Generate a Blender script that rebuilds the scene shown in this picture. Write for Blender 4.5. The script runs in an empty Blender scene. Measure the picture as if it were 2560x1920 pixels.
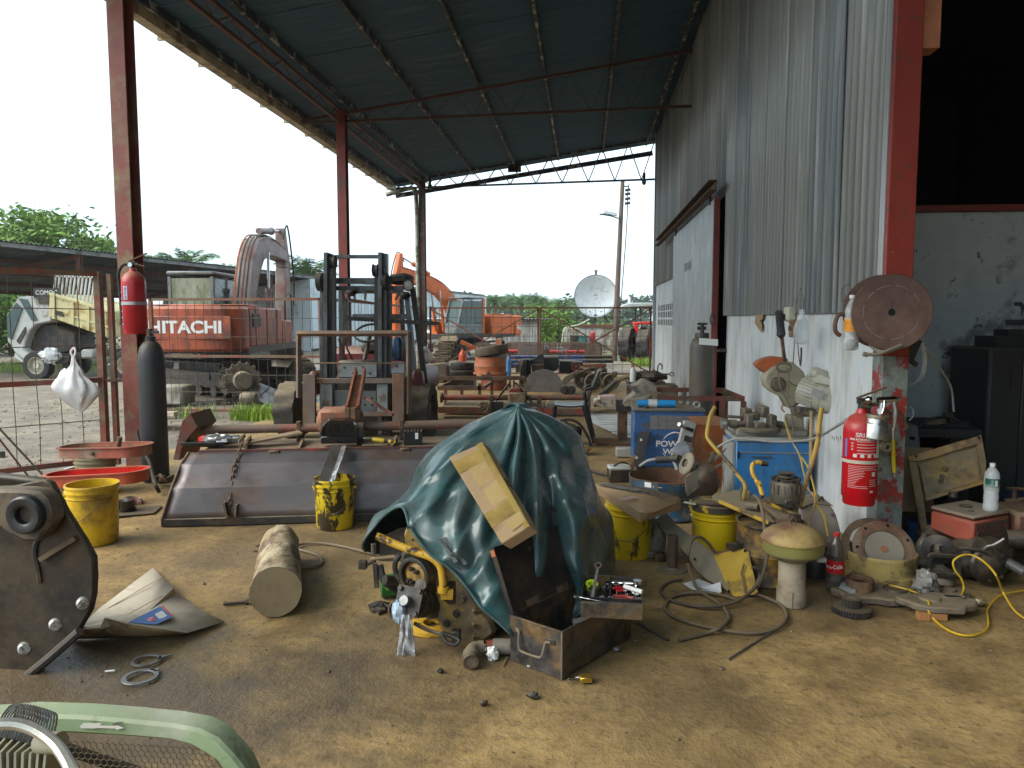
import bpy,math,random
import numpy as np
from math import sin,cos,pi,atan,hypot,radians,sqrt
from mathutils import Vector,Matrix,Euler,Quaternion,noise
MT,MR=Matrix.Translation,Matrix.Rotation
random.seed(7)
SC=bpy.context.scene
COL=SC.collection
FOC,EYE=1900.0,1.5
PITCH=atan(162/FOC)
YAW=atan(180/hypot(FOC,162))
FW=Vector((-sin(YAW)*cos(PITCH),cos(YAW)*cos(PITCH),-sin(PITCH)))
RT=Vector((cos(YAW),sin(YAW),0))
UP=RT.cross(FW)
cam=bpy.data.cameras.new('camera')
cam.sensor_width=36
cam.lens=FOC/2560*36
cam.clip_start,cam.clip_end=0.05,3000
co=bpy.data.objects.new('camera',cam)
COL.objects.link(co)
co.matrix_world=MT((0,0,EYE))@Matrix((RT,UP,-FW)).transposed().to_4x4()
SC.camera=co
w=bpy.data.worlds.new('World')
SC.world=w
w.use_nodes=True
nt=w.node_tree
nt.nodes.clear()
wo=nt.nodes.new('ShaderNodeOutputWorld')
bg=nt.nodes.new('ShaderNodeBackground')
sky=nt.nodes.new('ShaderNodeTexSky')
sky.sky_type='NISHITA'
sky.sun_disc=False
sky.sun_elevation=radians(40)
sky.sun_rotation=radians(-112)
sky.air_density,sky.dust_density,sky.ozone_density=1.0,5.0,1.5
cl=nt.nodes.new('ShaderNodeTexNoise')
cl.inputs['Scale'].default_value=1.6
cl.inputs['Detail'].default_value=5
cr=nt.nodes.new('ShaderNodeValToRGB')
cr.color_ramp.elements[0].position,cr.color_ramp.elements[1].position=.3,.75
cr.color_ramp.elements[0].color=(6.6,9.0,10.4,1)
cr.color_ramp.elements[1].color=(9.6,10.9,11.6,1)
mx=nt.nodes.new('ShaderNodeMix')
mx.data_type='RGBA'
mx.inputs[0].default_value=.88
nt.links.new(cl.outputs['Fac'],cr.inputs['Fac'])
nt.links.new(sky.outputs['Color'],mx.inputs[6])
nt.links.new(cr.outputs['Color'],mx.inputs[7])
nt.links.new(mx.outputs[2],bg.inputs['Color'])
bg.inputs['Strength'].default_value=.05
nt.links.new(bg.outputs['Background'],wo.inputs['Surface'])
sl=bpy.data.lights.new('sun','SUN')
sl.energy,sl.angle,sl.color=1.5,radians(50),(1,.95,.86)
so=bpy.data.objects.new('sun',sl)
COL.objects.link(so)
_d=Vector((sin(radians(-112))*cos(radians(40)),cos(radians(-112))*cos(radians(40)),sin(radians(40))))
so.rotation_euler=_d.to_track_quat('Z','Y').to_euler()
SC.view_settings.view_transform='Standard'
SC.view_settings.look='None'
SC.view_settings.gamma=1
SC.view_settings.use_curve_mapping=False
SC.view_settings.exposure=1.7
SC.cycles.use_denoising=True
SC.cycles.max_bounces=8
SC.cycles.diffuse_bounces=4
SC.cycles.transparent_max_bounces=12
SC.cycles.caustics_reflective=False
SC.cycles.caustics_refractive=False
SC.cycles.sample_clamp_indirect=6
ZM=dict(C1=(1480,1190,.1085),C2=(1560,1120,.14467),C3=(2080,1000,.16886),C4=(2240,740,.26512),C5=(1640,1400,.18083),A0=(0,0,1.15732),A1=(0,500,.3888),A2=(680,560,.28933),A3=(1040,640,.28933),A4=(1480,640,.28933),A5=(1920,640,.28933),A6=(1480,1020,.28933),A7=(1920,1060,.34954),A8=(880,1200,.36166),B1=(0,1040,.28933),B2=(0,1440,.28933),B3=(380,980,.36166),B4=(880,980,.30741),B5=(200,0,.67812),B6=(1600,0,.45802))
def ray(k,x,y):
 a=ZM[k]
 return FW*FOC+RT*(a[0]+x*a[2]-1280)+UP*(960-a[1]-y*a[2])
def gz(k,x,y,z=0.0):
 r=ray(k,x,y);t=(z-EYE)/r.z
 return Vector((r.x*t,r.y*t,z))
def dy(k,x,y,Y):
 r=ray(k,x,y);t=Y/r.y
 return Vector((r.x*t,Y,EYE+r.z*t))
def dx(k,x,y,X):
 r=ray(k,x,y);t=X/r.x
 return Vector((X,r.y*t,EYE+r.z*t))
def V(*a):return Vector(a)
def TR(x=0,y=0,z=0,rx=0,ry=0,rz=0,s=1):
 return MT((x,y,z))@Euler((radians(rx),radians(ry),radians(rz))).to_matrix().to_4x4()@Matrix.Scale(s,4)
def frame(p,d,up=None):
 d=Vector(d).normalized()
 if up is None:up=Vector((0,0,1))if abs(d.z)<.95 else Vector((0,1,0))
 x=Vector(up).cross(d).normalized();y=d.cross(x)
 m=Matrix((x,y,d)).transposed().to_4x4();m.translation=p
 return m
def circ(r,n,a0=0,a1=2*pi,ry=None):
 ry=r if ry is None else ry
 full=abs(a1-a0-2*pi)<1e-6
 k=n if full else n+1
 return[(r*cos(a0+(a1-a0)*i/n),ry*sin(a0+(a1-a0)*i/n))for i in range(k)]
def stadium(L,R,n=8):
 h=L/2-R
 return[(h+R*cos(a),R*sin(a))for a in[-pi/2+pi*i/n for i in range(n+1)]]+[(-h+R*cos(a),R*sin(a))for a in[pi/2+pi*i/n for i in range(n+1)]]
def rrect(w,h,r,n=4):
 o=[]
 for cx,cy,a in((w/2-r,h/2-r,0),(-w/2+r,h/2-r,pi/2),(-w/2+r,-h/2+r,pi),(w/2-r,-h/2+r,1.5*pi)):
  o+=[(cx+r*cos(a+pi/2*i/n),cy+r*sin(a+pi/2*i/n))for i in range(n+1)]
 return o
def smooth(pts,n=6,closed=False):
 P=[Vector(p)for p in pts];o=[];m=len(P)
 for i in range(m if closed else m-1):
  a,b,c,d=(P[(i+k)%m]if closed else P[min(max(i+k,0),m-1)]for k in(-1,0,1,2))
  for j in range(n):
   t=j/n
   o.append(.5*((2*b)+(c-a)*t+(2*a-5*b+4*c-d)*t*t+(3*b-a-3*c+d)*t**3))
 if not closed:o.append(P[-1])
 return o
class B:
 def __init__(s):s.v=[];s.f=[];s.M=Matrix()
 def at(s,*a,**k):s.M=TR(*a,**k);return s
 def mat(s,m):s.M=m;return s
 def add(s,vs,fs):
  o=len(s.v);M=s.M
  s.v+=[M@Vector(v)for v in vs];s.f+=[tuple(i+o for i in f)for f in fs];return s
 def box(s,c,d,rz=0,rx=0,ry=0):
  m=TR(*c,rx,ry,rz);x,y,z=d[0]/2,d[1]/2,d[2]/2
  return s.add([m@Vector(p)for p in((-x,-y,-z),(x,-y,-z),(x,y,-z),(-x,y,-z),(-x,-y,z),(x,-y,z),(x,y,z),(-x,y,z))],[(0,3,2,1),(4,5,6,7),(0,1,5,4),(1,2,6,5),(2,3,7,6),(3,0,4,7)])
 def hexa(s,p):
  return s.add(p,[(0,3,2,1),(4,5,6,7),(0,1,5,4),(1,2,6,5),(2,3,7,6),(3,0,4,7)])
 def sect(s,poly,p,q,up=None,cap=True):
  p,q=Vector(p),Vector(q);m=frame(p,q-p,up);L=(q-p).length;n=len(poly)
  vs=[m@Vector((x,y,0))for x,y in poly]+[m@Vector((x,y,L))for x,y in poly]
  fs=[(i,(i+1)%n,n+(i+1)%n,n+i)for i in range(n)]
  if cap:fs+=[tuple(range(n))[::-1],tuple(range(n,2*n))]
  return s.add(vs,fs)
 def bar(s,p,q,w,h=None,up=None):
  h=w if h is None else h
  return s.sect([(-w/2,-h/2),(w/2,-h/2),(w/2,h/2),(-w/2,h/2)],p,q,up)
 def ibeam(s,p,q,w,h,t=.012,up=None):
  a,b,u=w/2,h/2,t/2
  return s.sect([(-a,-b),(a,-b),(a,-b+t),(u,-b+t),(u,b-t),(a,b-t),(a,b),(-a,b),(-a,b-t),(-u,b-t),(-u,-b+t),(-a,-b+t)],p,q,up)
 def angle(s,p,q,w=.05,t=.006,up=None):
  return s.sect([(0,0),(w,0),(w,t),(t,t),(t,w),(0,w)],p,q,up)
 def chan(s,p,q,w=.05,h=.1,t=.008,up=None):
  return s.sect([(0,-h/2),(w,-h/2),(w,-h/2+t),(t,-h/2+t),(t,h/2-t),(w,h/2-t),(w,h/2),(0,h/2)],p,q,up)
 def prism(s,poly,h,z0=0):
  n=len(poly)
  return s.add([(x,y,z0)for x,y in poly]+[(x,y,z0+h)for x,y in poly],[(i,(i+1)%n,n+(i+1)%n,n+i)for i in range(n)]+[tuple(range(n))[::-1],tuple(range(n,2*n))])
 def ring(s,po,pi_,h,z0=0):
  n=len(po);vs=[(x,y,z0)for x,y in po]+[(x,y,z0)for x,y in pi_]+[(x,y,z0+h)for x,y in po]+[(x,y,z0+h)for x,y in pi_];fs=[]
  for i in range(n):
   j=(i+1)%n
   fs+=[(i,j,2*n+j,2*n+i),(n+j,n+i,3*n+i,3*n+j),(2*n+i,2*n+j,3*n+j,3*n+i),(j,i,n+i,n+j)]
  return s.add(vs,fs)
 def lathe(s,prof,n=24,m=None,a0=0,a1=2*pi):
  full=abs(a1-a0-2*pi)<1e-6;k=n if full else n+1
  vs=[];fs=[];L=len(prof);m=m or Matrix()
  for i in range(k):
   a=a0+(a1-a0)*i/n
   vs+=[m@Vector((r*cos(a),r*sin(a),z))for r,z in prof]
  for i in range(n):
   j=(i+1)%k
   for q in range(L-1):
    a,b=prof[q][0],prof[q+1][0]
    if a<1e-6 and b<1e-6:continue
    if a<1e-6:fs.append((i*L,j*L+q+1,i*L+q+1)if q==0 else(i*L+q,j*L+q+1,i*L+q+1))
    elif b<1e-6:fs.append((i*L+q,j*L+q,i*L+q+1))
    else:fs.append((i*L+q,j*L+q,j*L+q+1,i*L+q+1))
  return s.add(vs,fs)
 def cyl(s,p,q,r,n=16,r2=None):
  p,q=Vector(p),Vector(q);L=(q-p).length;r2=r if r2 is None else r2
  return s.lathe([(0,0),(r,0),(r2,L),(0,L)],n,frame(p,q-p))
 def pipe(s,p,q,r,ri,n=20):
  p,q=Vector(p),Vector(q);L=(q-p).length
  return s.lathe([(ri,0),(r,0),(r,L),(ri,L),(ri,0)],n,frame(p,q-p))
 def tube(s,pts,r,n=6,closed=False):
  P=[Vector(p)for p in pts];m=len(P);rr=r if isinstance(r,(list,tuple))else[r]*m
  vs=[];fs=[];up=None
  for i in range(m):
   d=(P[(i+1)%m]-P[i-1])if closed else(P[min(i+1,m-1)]-P[max(i-1,0)])
   d=d.normalized()if d.length>1e-9 else Vector((0,0,1))
   if up is None:up=Vector((0,0,1))if abs(d.z)<.9 else Vector((1,0,0))
   x=up.cross(d)
   x=x.normalized()if x.length>1e-6 else d.orthogonal().normalized()
   y=d.cross(x);up=y
   vs+=[P[i]+(x*cos(2*pi*k/n)+y*sin(2*pi*k/n))*rr[i]for k in range(n)]
  for i in range(m if closed else m-1):
   j=(i+1)%m
   fs+=[(i*n+k,i*n+(k+1)%n,j*n+(k+1)%n,j*n+k)for k in range(n)]
  if not closed:fs+=[tuple(range(n))[::-1],tuple(range((m-1)*n,m*n))]
  return s.add(vs,fs)
 def grid(s,fn,nu,nv,cu=False,th=0):
  P=[[Vector(fn(i/nu,j/nv))for j in range(nv+1)]for i in range(nu+(0 if cu else 1))]
  k=len(P);w=nv+1;vs=[p for r in P for p in r];fs=[]
  for i in range(nu):
   for j in range(nv):
    a,b=i,(i+1)%k
    fs.append((a*w+j,b*w+j,b*w+j+1,a*w+j+1))
  return s.add(vs,fs)
 def blob(s,c,r,seed=0,amp=.2,nu=14,nv=9,fr=1.5):
  c=Vector(c);r=Vector(r)if not isinstance(r,(int,float))else Vector((r,r,r));sd=Vector((seed*7.3,seed*3.1,seed*1.7))
  def f(u,v):
   a,b=2*pi*u,pi*(v-.5)*.998
   d=Vector((cos(a)*cos(b),sin(a)*cos(b),sin(b)))
   k=1+amp*(noise.noise(d*fr+sd)+.5*noise.noise(d*fr*2.7+sd))
   return c+Vector((d.x*r.x,d.y*r.y,d.z*r.z))*k
  return s.grid(f,nu,nv,cu=True)
 def bolts(s,pts,d,r=.012,h=.01,n=6):
  for p in pts:s.cyl(Vector(p),Vector(p)+Vector(d).normalized()*h,r,n)
  return s
 def tyre(s,R,ri,wd,n=40,lug=.02,m=None,mod=2):
  h=wd/2;m=m or Matrix()
  pr=[(ri,-h*.7),(ri*.98+R*.02,-h*.9),((ri+R)/2,-h),(R*.93,-h*.92),(R-lug,-h*.72),(R-lug,0),(R-lug,h*.72),(R*.93,h*.92),((ri+R)/2,h),(ri*.98+R*.02,h*.9),(ri,h*.7)]
  vs=[];fs=[];L=len(pr)
  for i in range(n):
   a=2*pi*i/n
   for q,(r,z)in enumerate(pr):
    if 3<=q<=7 and(i+(1 if q>5 else 0))%(2*mod)<mod:r=r+lug
    vs.append(m@Vector((r*cos(a),r*sin(a),z)))
  for i in range(n):
   j=(i+1)%n
   fs+=[(i*L+q,j*L+q,j*L+q+1,i*L+q+1)for q in range(L-1)]+[(j*L,i*L,i*L+L-1,j*L+L-1)]
  return s.add(vs,fs)
 def corr(s,L,W,pitch,amp,seg=6,kind='sin',t=.002):
  n=max(2,int(round(W/pitch)))*seg;ys=[W*i/n for i in range(n+1)]
  def pz(i):
   u=(i%seg)/seg
   if kind=='sin':return amp*sin(2*pi*u)
   return amp if u<.3 else(0 if u>.45 else amp*(.45-u)/.15)
  vs=[(x,y,pz(i))for x in(0,L)for i,y in enumerate(ys)];k=n+1
  return s.add(vs,[(i,i+1,k+i+1,k+i)for i in range(n)])
 def mesh(s,name,sm=40):
  me=bpy.data.meshes.new(name);me.from_pydata([tuple(v)for v in s.v],[],s.f)
  if sm:
   me.shade_smooth();me.set_sharp_from_angle(angle=radians(sm))
  return me
def link(o,parent=None):
 COL.objects.link(o)
 if parent is not None:o.parent=parent
 return o
def part(name,b,m,parent=None,sm=40,bev=0,solid=0,sub=0,loc=None,rot=None,label=None,kind=None):
 me=b if isinstance(b,bpy.types.Mesh)else b.mesh(name,sm)
 if m is not None and not me.materials:me.materials.append(m)
 o=link(bpy.data.objects.new(name,me),parent)
 o.shadow_terminator_geometry_offset=0
 if loc is not None:o.location=loc
 if rot is not None:o.rotation_euler=[radians(a)for a in rot]
 if solid:
  d=o.modifiers.new('thickness','SOLIDIFY');d.thickness=solid;d.offset=0
 if bev:
  d=o.modifiers.new('edge','BEVEL');d.width=bev;d.segments=1;d.limit_method='ANGLE';d.angle_limit=radians(40);d.harden_normals=False
 if sub:
  d=o.modifiers.new('round','SUBSURF');d.levels=d.render_levels=sub
 if label:o['label']=label
 if kind:o['kind']=kind
 return o
def tag(o,label,cat,group=None,kind=None):
 o['label']=label;o['category']=cat
 if group:o['group']=group
 if kind:o['kind']=kind
 return o
def thing(name,label,cat,loc=(0,0,0),rz=0,rx=0,ry=0,group=None,s=1):
 o=link(bpy.data.objects.new(name,None));o.empty_display_size=.1
 o.location=loc;o.rotation_euler=(radians(rx),radians(ry),radians(rz));o.scale=(s,s,s)
 return tag(o,label,cat,group)
def solo(name,label,cat,b,m,loc=(0,0,0),rz=0,rx=0,ry=0,group=None,**k):
 o=part(name,b,m,None,loc=loc,rot=(rx,ry,rz),**k)
 return tag(o,label,cat,group)
KIDS={}
def copy_tree(o,parent=None):
 c=o.copy();COL.objects.link(c)
 if parent is not None:c.parent=parent
 for ch in[x for x in COL.objects if x.parent is o]:copy_tree(ch,c)
 return c
def dup(o,label,loc,rz=0,rx=0,ry=0,group=None,s=None):
 c=copy_tree(o);c.location=loc;c.rotation_euler=(radians(rx),radians(ry),radians(rz));c['label']=label
 if s:c.scale=(s,s,s)
 if group:c['group']=group
 return c
def pl(name,mesh,m,parent,places,label=None):
 me=mesh if isinstance(mesh,bpy.types.Mesh)else mesh.mesh(name)
 if m is not None and not me.materials:me.materials.append(m)
 r=[]
 for p in places:
  o=link(bpy.data.objects.new(name,me),parent);o.shadow_terminator_geometry_offset=0
  if isinstance(p,Matrix):o.matrix_local=p
  else:o.location=p
  if label:o['label']=label
  r.append(o)
 return r
def poly3(b,k,pts,th=.01,d=(0,1,0)):
 P=[dy(k,x,y,Y)for x,y,Y in pts];n=len(P);d=Vector(d).normalized()*th
 return b.add(P+[p+d for p in P],[tuple(range(n)),tuple(range(n,2*n))[::-1]]+[(i,(i+1)%n,n+(i+1)%n,n+i)[::-1]for i in range(n)])
def text(s,size,m,parent,mtx,name='lettering',ext=.0008,sx=1,bold=0,align='CENTER'):
 c=bpy.data.curves.new(name,'FONT');c.body=s;c.size=size;c.extrude=ext;c.align_x=align;c.align_y='CENTER';c.offset=bold;c.resolution_u=3
 t=bpy.data.objects.new('tmp',c);COL.objects.link(t)
 dg=bpy.context.evaluated_depsgraph_get()
 me=bpy.data.meshes.new_from_object(t.evaluated_get(dg));bpy.data.objects.remove(t)
 me.materials.clear();me.materials.append(m)
 o=link(bpy.data.objects.new(name,me),parent)
 o.matrix_local=mtx@Matrix.Diagonal((sx,1,1,1))
 return o
def bend_text(o,R,dx=0):
 me=o.data
 for v in me.vertices:
  a=(v.co.x*o.scale.x+dx)/R;r=R+v.co.z
  v.co=Vector((r*sin(a)/o.scale.x,v.co.y,r*cos(a)-R))
MC={}
def mt(name,col,rough=.6,metal=0,var=.25,sc=6,two=None,amt=.5,sc2=4,edge=.04,dust=0,dcol=(.26,.2,.12),bump=.15,bsc=40,str_=(1,1,1),spec=.5,three=None,amt3=.3,sc3=12,r2=None,m2=None,coat=0):
 if name in MC:return MC[name]
 m=bpy.data.materials.new(name);m.use_nodes=True;MC[name]=m
 n=m.node_tree.nodes;L=m.node_tree.links;p=n['Principled BSDF']
 tc=n.new('ShaderNodeTexCoord');oi=n.new('ShaderNodeObjectInfo');ml=n.new('ShaderNodeMath');ml.operation='MULTIPLY';ml.inputs[1].default_value=37
 L.new(oi.outputs['Random'],ml.inputs[0])
 ad=n.new('ShaderNodeVectorMath');ad.operation='ADD';L.new(tc.outputs['Object'],ad.inputs[0]);L.new(ml.outputs[0],ad.inputs[1])
 mp=n.new('ShaderNodeMapping');mp.inputs['Scale'].default_value=str_;L.new(ad.outputs[0],mp.inputs['Vector'])
 def nz(s,det=5,ro=.6):
  t=n.new('ShaderNodeTexNoise');t.inputs['Scale'].default_value=s;t.inputs['Detail'].default_value=det;t.inputs['Roughness'].default_value=ro
  L.new(mp.outputs['Vector'],t.inputs['Vector']);return t.outputs['Fac']
 def mapr(x,a,b,c=0,d=1):
  t=n.new('ShaderNodeMapRange');t.inputs[1].default_value=a;t.inputs[2].default_value=b;t.inputs[3].default_value=c;t.inputs[4].default_value=d
  L.new(x,t.inputs[0]);return t.outputs[0]
 def mix(f,a,b):
  t=n.new('ShaderNodeMix');t.data_type='RGBA'
  if isinstance(f,float):t.inputs[0].default_value=f
  else:L.new(f,t.inputs[0])
  for k,x in((6,a),(7,b)):
   if isinstance(x,tuple):t.inputs[k].default_value=(*x,1)
   else:L.new(x,t.inputs[k])
  return t.outputs[2]
 n1=nz(sc);lo=tuple(c*(1-var)for c in col);hi=tuple(min(.95,c*(1+var))for c in col)
 c=mix(mapr(n1,.3,.7),lo,hi);ro=None
 if two:
  th=.5-(amt-.5)*.5;f2=mapr(nz(sc2,8,.65),th-edge,th+edge)
  tl=mix(mapr(nz(sc2*3),.3,.7),tuple(x*.6 for x in two),tuple(x*1.3 for x in two));c=mix(f2,c,tl)
  if r2 is not None:
   t=n.new('ShaderNodeMix');L.new(f2,t.inputs[0]);t.inputs[2].default_value=rough;t.inputs[3].default_value=r2;ro=t.outputs[0]
  if m2 is not None:
   t=n.new('ShaderNodeMix');L.new(f2,t.inputs[0]);t.inputs[2].default_value=metal;t.inputs[3].default_value=m2;L.new(t.outputs[0],p.inputs['Metallic'])
 if three:c=mix(mapr(nz(sc3,8,.7),.5-(amt3-.5)*.5-edge,.5-(amt3-.5)*.5+edge),c,three)
 if dust:
  g=n.new('ShaderNodeNewGeometry');sx=n.new('ShaderNodeSeparateXYZ');L.new(g.outputs['Normal'],sx.inputs[0])
  a=mapr(sx.outputs[2],.1,.8);b=mapr(nz(sc*1.5+2),.25,.65,.35,1);k=n.new('ShaderNodeMath');k.operation='MULTIPLY';L.new(a,k.inputs[0]);L.new(b,k.inputs[1])
  k2=n.new('ShaderNodeMath');k2.operation='MULTIPLY';L.new(k.outputs[0],k2.inputs[0]);k2.inputs[1].default_value=dust
  c=mix(k2.outputs[0],c,dcol)
  t=n.new('ShaderNodeMix');L.new(k2.outputs[0],t.inputs[0]);t.inputs[3].default_value=.9
  if ro is None:t.inputs[2].default_value=rough
  else:L.new(ro,t.inputs[2])
  ro=t.outputs[0]
 L.new(c,p.inputs['Base Color'])
 if ro is None:ro=mapr(nz(sc*2.3),.3,.7,max(.05,rough-.12),min(1,rough+.12))
 L.new(ro,p.inputs['Roughness'])
 if m2 is None:p.inputs['Metallic'].default_value=metal
 p.inputs['Specular IOR Level'].default_value=spec
 if coat:p.inputs['Coat Weight'].default_value=coat;p.inputs['Coat Roughness'].default_value=.2
 if bump:
  bm=n.new('ShaderNodeBump');bm.inputs['Strength'].default_value=bump;bm.inputs['Distance'].default_value=.01
  L.new(nz(bsc,4),bm.inputs['Height']);L.new(bm.outputs[0],p.inputs['Normal'])
 return m
def flat(name,col,rough=.5,metal=0):
 if name in MC:return MC[name]
 m=bpy.data.materials.new(name);m.use_nodes=True;p=m.node_tree.nodes['Principled BSDF'];MC[name]=m
 p.inputs['Base Color'].default_value=(*col,1);p.inputs['Roughness'].default_value=rough;p.inputs['Metallic'].default_value=metal
 return m
def clear(name,col,rough=.05,ior=1.45,tr=1.0):
 m=bpy.data.materials.new(name);m.use_nodes=True;n=m.node_tree.nodes;L=m.node_tree.links;p=n['Principled BSDF'];MC[name]=m
 p.inputs['Base Color'].default_value=(*col,1);p.inputs['Roughness'].default_value=rough;p.inputs['Transmission Weight'].default_value=tr;p.inputs['IOR'].default_value=ior
 return m
RUST=(.10,.048,.024);DIRT=(.20,.145,.085)
M_red=mt('red oxide paint',(.20,.035,.025),.5,var=.2,two=RUST,amt=.36,dust=.5,sc2=5)
M_redrust=mt('worn red steel',(.17,.045,.03),.6,var=.3,two=(.11,.065,.04),amt=.5,sc2=6,dust=.6)
M_rust=mt('rusty steel',(.115,.062,.036),.75,var=.4,two=(.05,.03,.02),amt=.42,dust=.5,sc2=9,bump=.3)
M_dk=mt('dark oily steel',(.04,.037,.035),.45,metal=.3,var=.4,two=(.09,.06,.04),amt=.38,sc2=7,dust=.55,bump=.25)
M_steel=mt('worn grey steel',(.2,.2,.2),.42,metal=.6,var=.25,two=(.1,.07,.05),amt=.4,sc2=8,r2=.7,m2=.1)
M_yel=mt('yellow paint',(.55,.34,.02),.45,var=.15,two=(.07,.05,.03),amt=.33,sc2=7,dust=.4)
M_blk=mt('black rubber',(.018,.018,.018),.7,var=.4,dust=.7,dcol=(.15,.12,.085),bump=.2)
M_wht=mt('white paint',(.62,.63,.62),.5,var=.1,two=(.35,.28,.2),amt=.25,sc2=4,dust=.3)
M_grey=mt('grey paint',(.3,.31,.3),.5,var=.15,two=(.14,.1,.07),amt=.3,sc2=5,dust=.6)
M_chrome=mt('bright chrome',(.6,.6,.6),.15,metal=1,var=.1,bump=0)
M_alu=mt('dull aluminium',(.42,.42,.41),.4,metal=.8,var=.2,two=(.2,.17,.13),amt=.3,m2=.2,r2=.7)
M_dusty=mt('dusty casting',(.15,.125,.09),.8,var=.3,two=(.08,.06,.045),amt=.4,dust=.8,bump=.3)
M_card=mt('brown cardboard',(.36,.24,.13),.8,var=.1,two=(.27,.17,.09),amt=.3,bump=.05)
M_black=flat('hole shade black',(.004,.004,.004),.9)  # flat black that paints in the shade inside holes and slots
M_white=flat('white print',(.75,.75,.73),.6)
M_wire=mt('dark wire',(.1,.075,.055),.6,metal=.3,var=.3)
M_wood=mt('weathered wood',(.33,.24,.14),.8,var=.35,str_=(1,6,6),sc=4,two=(.18,.12,.07),amt=.4,bump=.3)
M_glass=mt('tinted cab glass',(.05,.085,.08),.06,var=.2,bump=0,spec=.7)
M_orange=mt('orange paint',(.50,.11,.02),.45,var=.15,two=(.12,.05,.025),amt=.3,sc2=5,dust=.3)
def wb(t):
 b=B();b.M=MT(-t.location);return b
def slab(b,k,pts,Y,th):
 P=[dy(k,x,y,Y)for x,y in pts];n=len(P)
 a=sum(P[i].x*P[(i+1)%n].z-P[(i+1)%n].x*P[i].z for i in range(n))
 if a<0:P=P[::-1]
 return b.add(P+[p+V(0,th,0)for p in P],[(i,(i+1)%n,n+(i+1)%n,n+i)[::-1]for i in range(n)]+[tuple(range(n)),tuple(range(n,2*n))[::-1]])
def mesh_fill(b,p0,p1,p2,p3,nu,nv,r=.003):
 for i in range(1,nu):
  t=i/nu;a,c=p0.lerp(p1,t),p3.lerp(p2,t);m=a.lerp(c,.5)+V(random.uniform(-.012,.012),random.uniform(-.015,.015),0)
  b.tube([a,m,c],r,4)
 for j in range(1,nv):
  t=j/nv;b.tube([p0.lerp(p3,t),p0.lerp(p3,t).lerp(p1.lerp(p2,t),.5)+V(0,0,random.uniform(-.012,.008)),p1.lerp(p2,t)],r,4)
# ==== ground, floor
def floor_mat(name,base,lo,stains=(),wet=0.0,grit=1.0,sc=1.0,gr=(.25,.24,.23)):
 m=bpy.data.materials.new(name);m.use_nodes=True;MC[name]=m
 n=m.node_tree.nodes;L=m.node_tree.links;p=n['Principled BSDF']
 g=n.new('ShaderNodeNewGeometry');pos=g.outputs['Position']
 def nz(s,det=6,ro=.6,v=pos):
  t=n.new('ShaderNodeTexNoise');t.inputs['Scale'].default_value=s;t.inputs['Detail'].default_value=det;t.inputs['Roughness'].default_value=ro
  L.new(v,t.inputs['Vector']);return t.outputs['Fac']
 def mapr(x,a,b,c=0,d=1):
  t=n.new('ShaderNodeMapRange');t.inputs[1].default_value=a;t.inputs[2].default_value=b;t.inputs[3].default_value=c;t.inputs[4].default_value=d
  L.new(x,t.inputs[0]);return t.outputs[0]
 def mix(f,a,b,bl='MIX'):
  t=n.new('ShaderNodeMix');t.data_type='RGBA';t.blend_type=bl;L.new(f,t.inputs[0])
  for k,x in((6,a),(7,b)):
   if isinstance(x,tuple):t.inputs[k].default_value=(*x,1)
   else:L.new(x,t.inputs[k])
  return t.outputs[2]
 def op(o,a,b):
  t=n.new('ShaderNodeMath');t.operation=o
  for k,x in((0,a),(1,b)):
   if isinstance(x,(int,float)):t.inputs[k].default_value=x
   else:L.new(x,t.inputs[k])
  return t.outputs[0]
 big=nz(.55*sc,5);mid=nz(2.6*sc,6,.65);fine=nz(22*sc,5,.7);vf=nz(90*sc,3,.7)
 c=mix(mapr(mid,.38,.6),lo,base)
 c=mix(mapr(big,.42,.62,0,.6),c,tuple(x*.55 for x in base));c=mix(mapr(nz(7.5*sc,6,.7),.55,.66,0,.55),c,tuple(x*.42 for x in base));c=mix(mapr(nz(4.1*sc,5,.6),.56,.7,0,.4),c,tuple(min(1,x*1.35)for x in base))
 c=mix(mapr(fine,.5,.68,0,.6),c,tuple(x*.5 for x in lo))
 c=mix(mapr(vf,.58,.68,0,.6*grit),c,gr)
 ro=mapr(mid,.3,.7,.62,.95)
 for k,(x,y,r,dk,a)in enumerate(stains):
  v=n.new('ShaderNodeVectorMath');v.operation='DISTANCE';v.inputs[1].default_value=(x,y,0);L.new(pos,v.inputs[0])
  d=op('ADD',v.outputs['Value'],op('MULTIPLY',op('SUBTRACT',nz(1.7,6,.65),.5),r*1.6))
  f=mapr(d,r,r*.45,0,a)
  c=mix(f,c,dk);t=n.new('ShaderNodeMix');L.new(f,t.inputs[0]);L.new(ro,t.inputs[2]);t.inputs[3].default_value=.42;ro=t.outputs[0]
 if wet:
  f=mapr(nz(.33*sc,4,.5),.57,.61)
  c=mix(f,c,(.06,.05,.04));t=n.new('ShaderNodeMix');L.new(f,t.inputs[0]);L.new(ro,t.inputs[2]);t.inputs[3].default_value=.06;ro=t.outputs[0]
 L.new(c,p.inputs['Base Color']);L.new(ro,p.inputs['Roughness'])
 bm=n.new('ShaderNodeBump');bm.inputs['Strength'].default_value=.8;bm.inputs['Distance'].default_value=.02
 h=op('ADD',op('MULTIPLY',mid,.8),op('ADD',op('MULTIPLY',fine,.5),op('MULTIPLY',vf,.14)))
 if wet:h=op('MULTIPLY',h,op('SUBTRACT',1,f))
 L.new(h,bm.inputs['Height']);L.new(bm.outputs[0],p.inputs['Normal'])
 return m
OIL_SHADE=(.075,.055,.035)  # oil stains, with some of the big bucket's shade painted in
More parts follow.
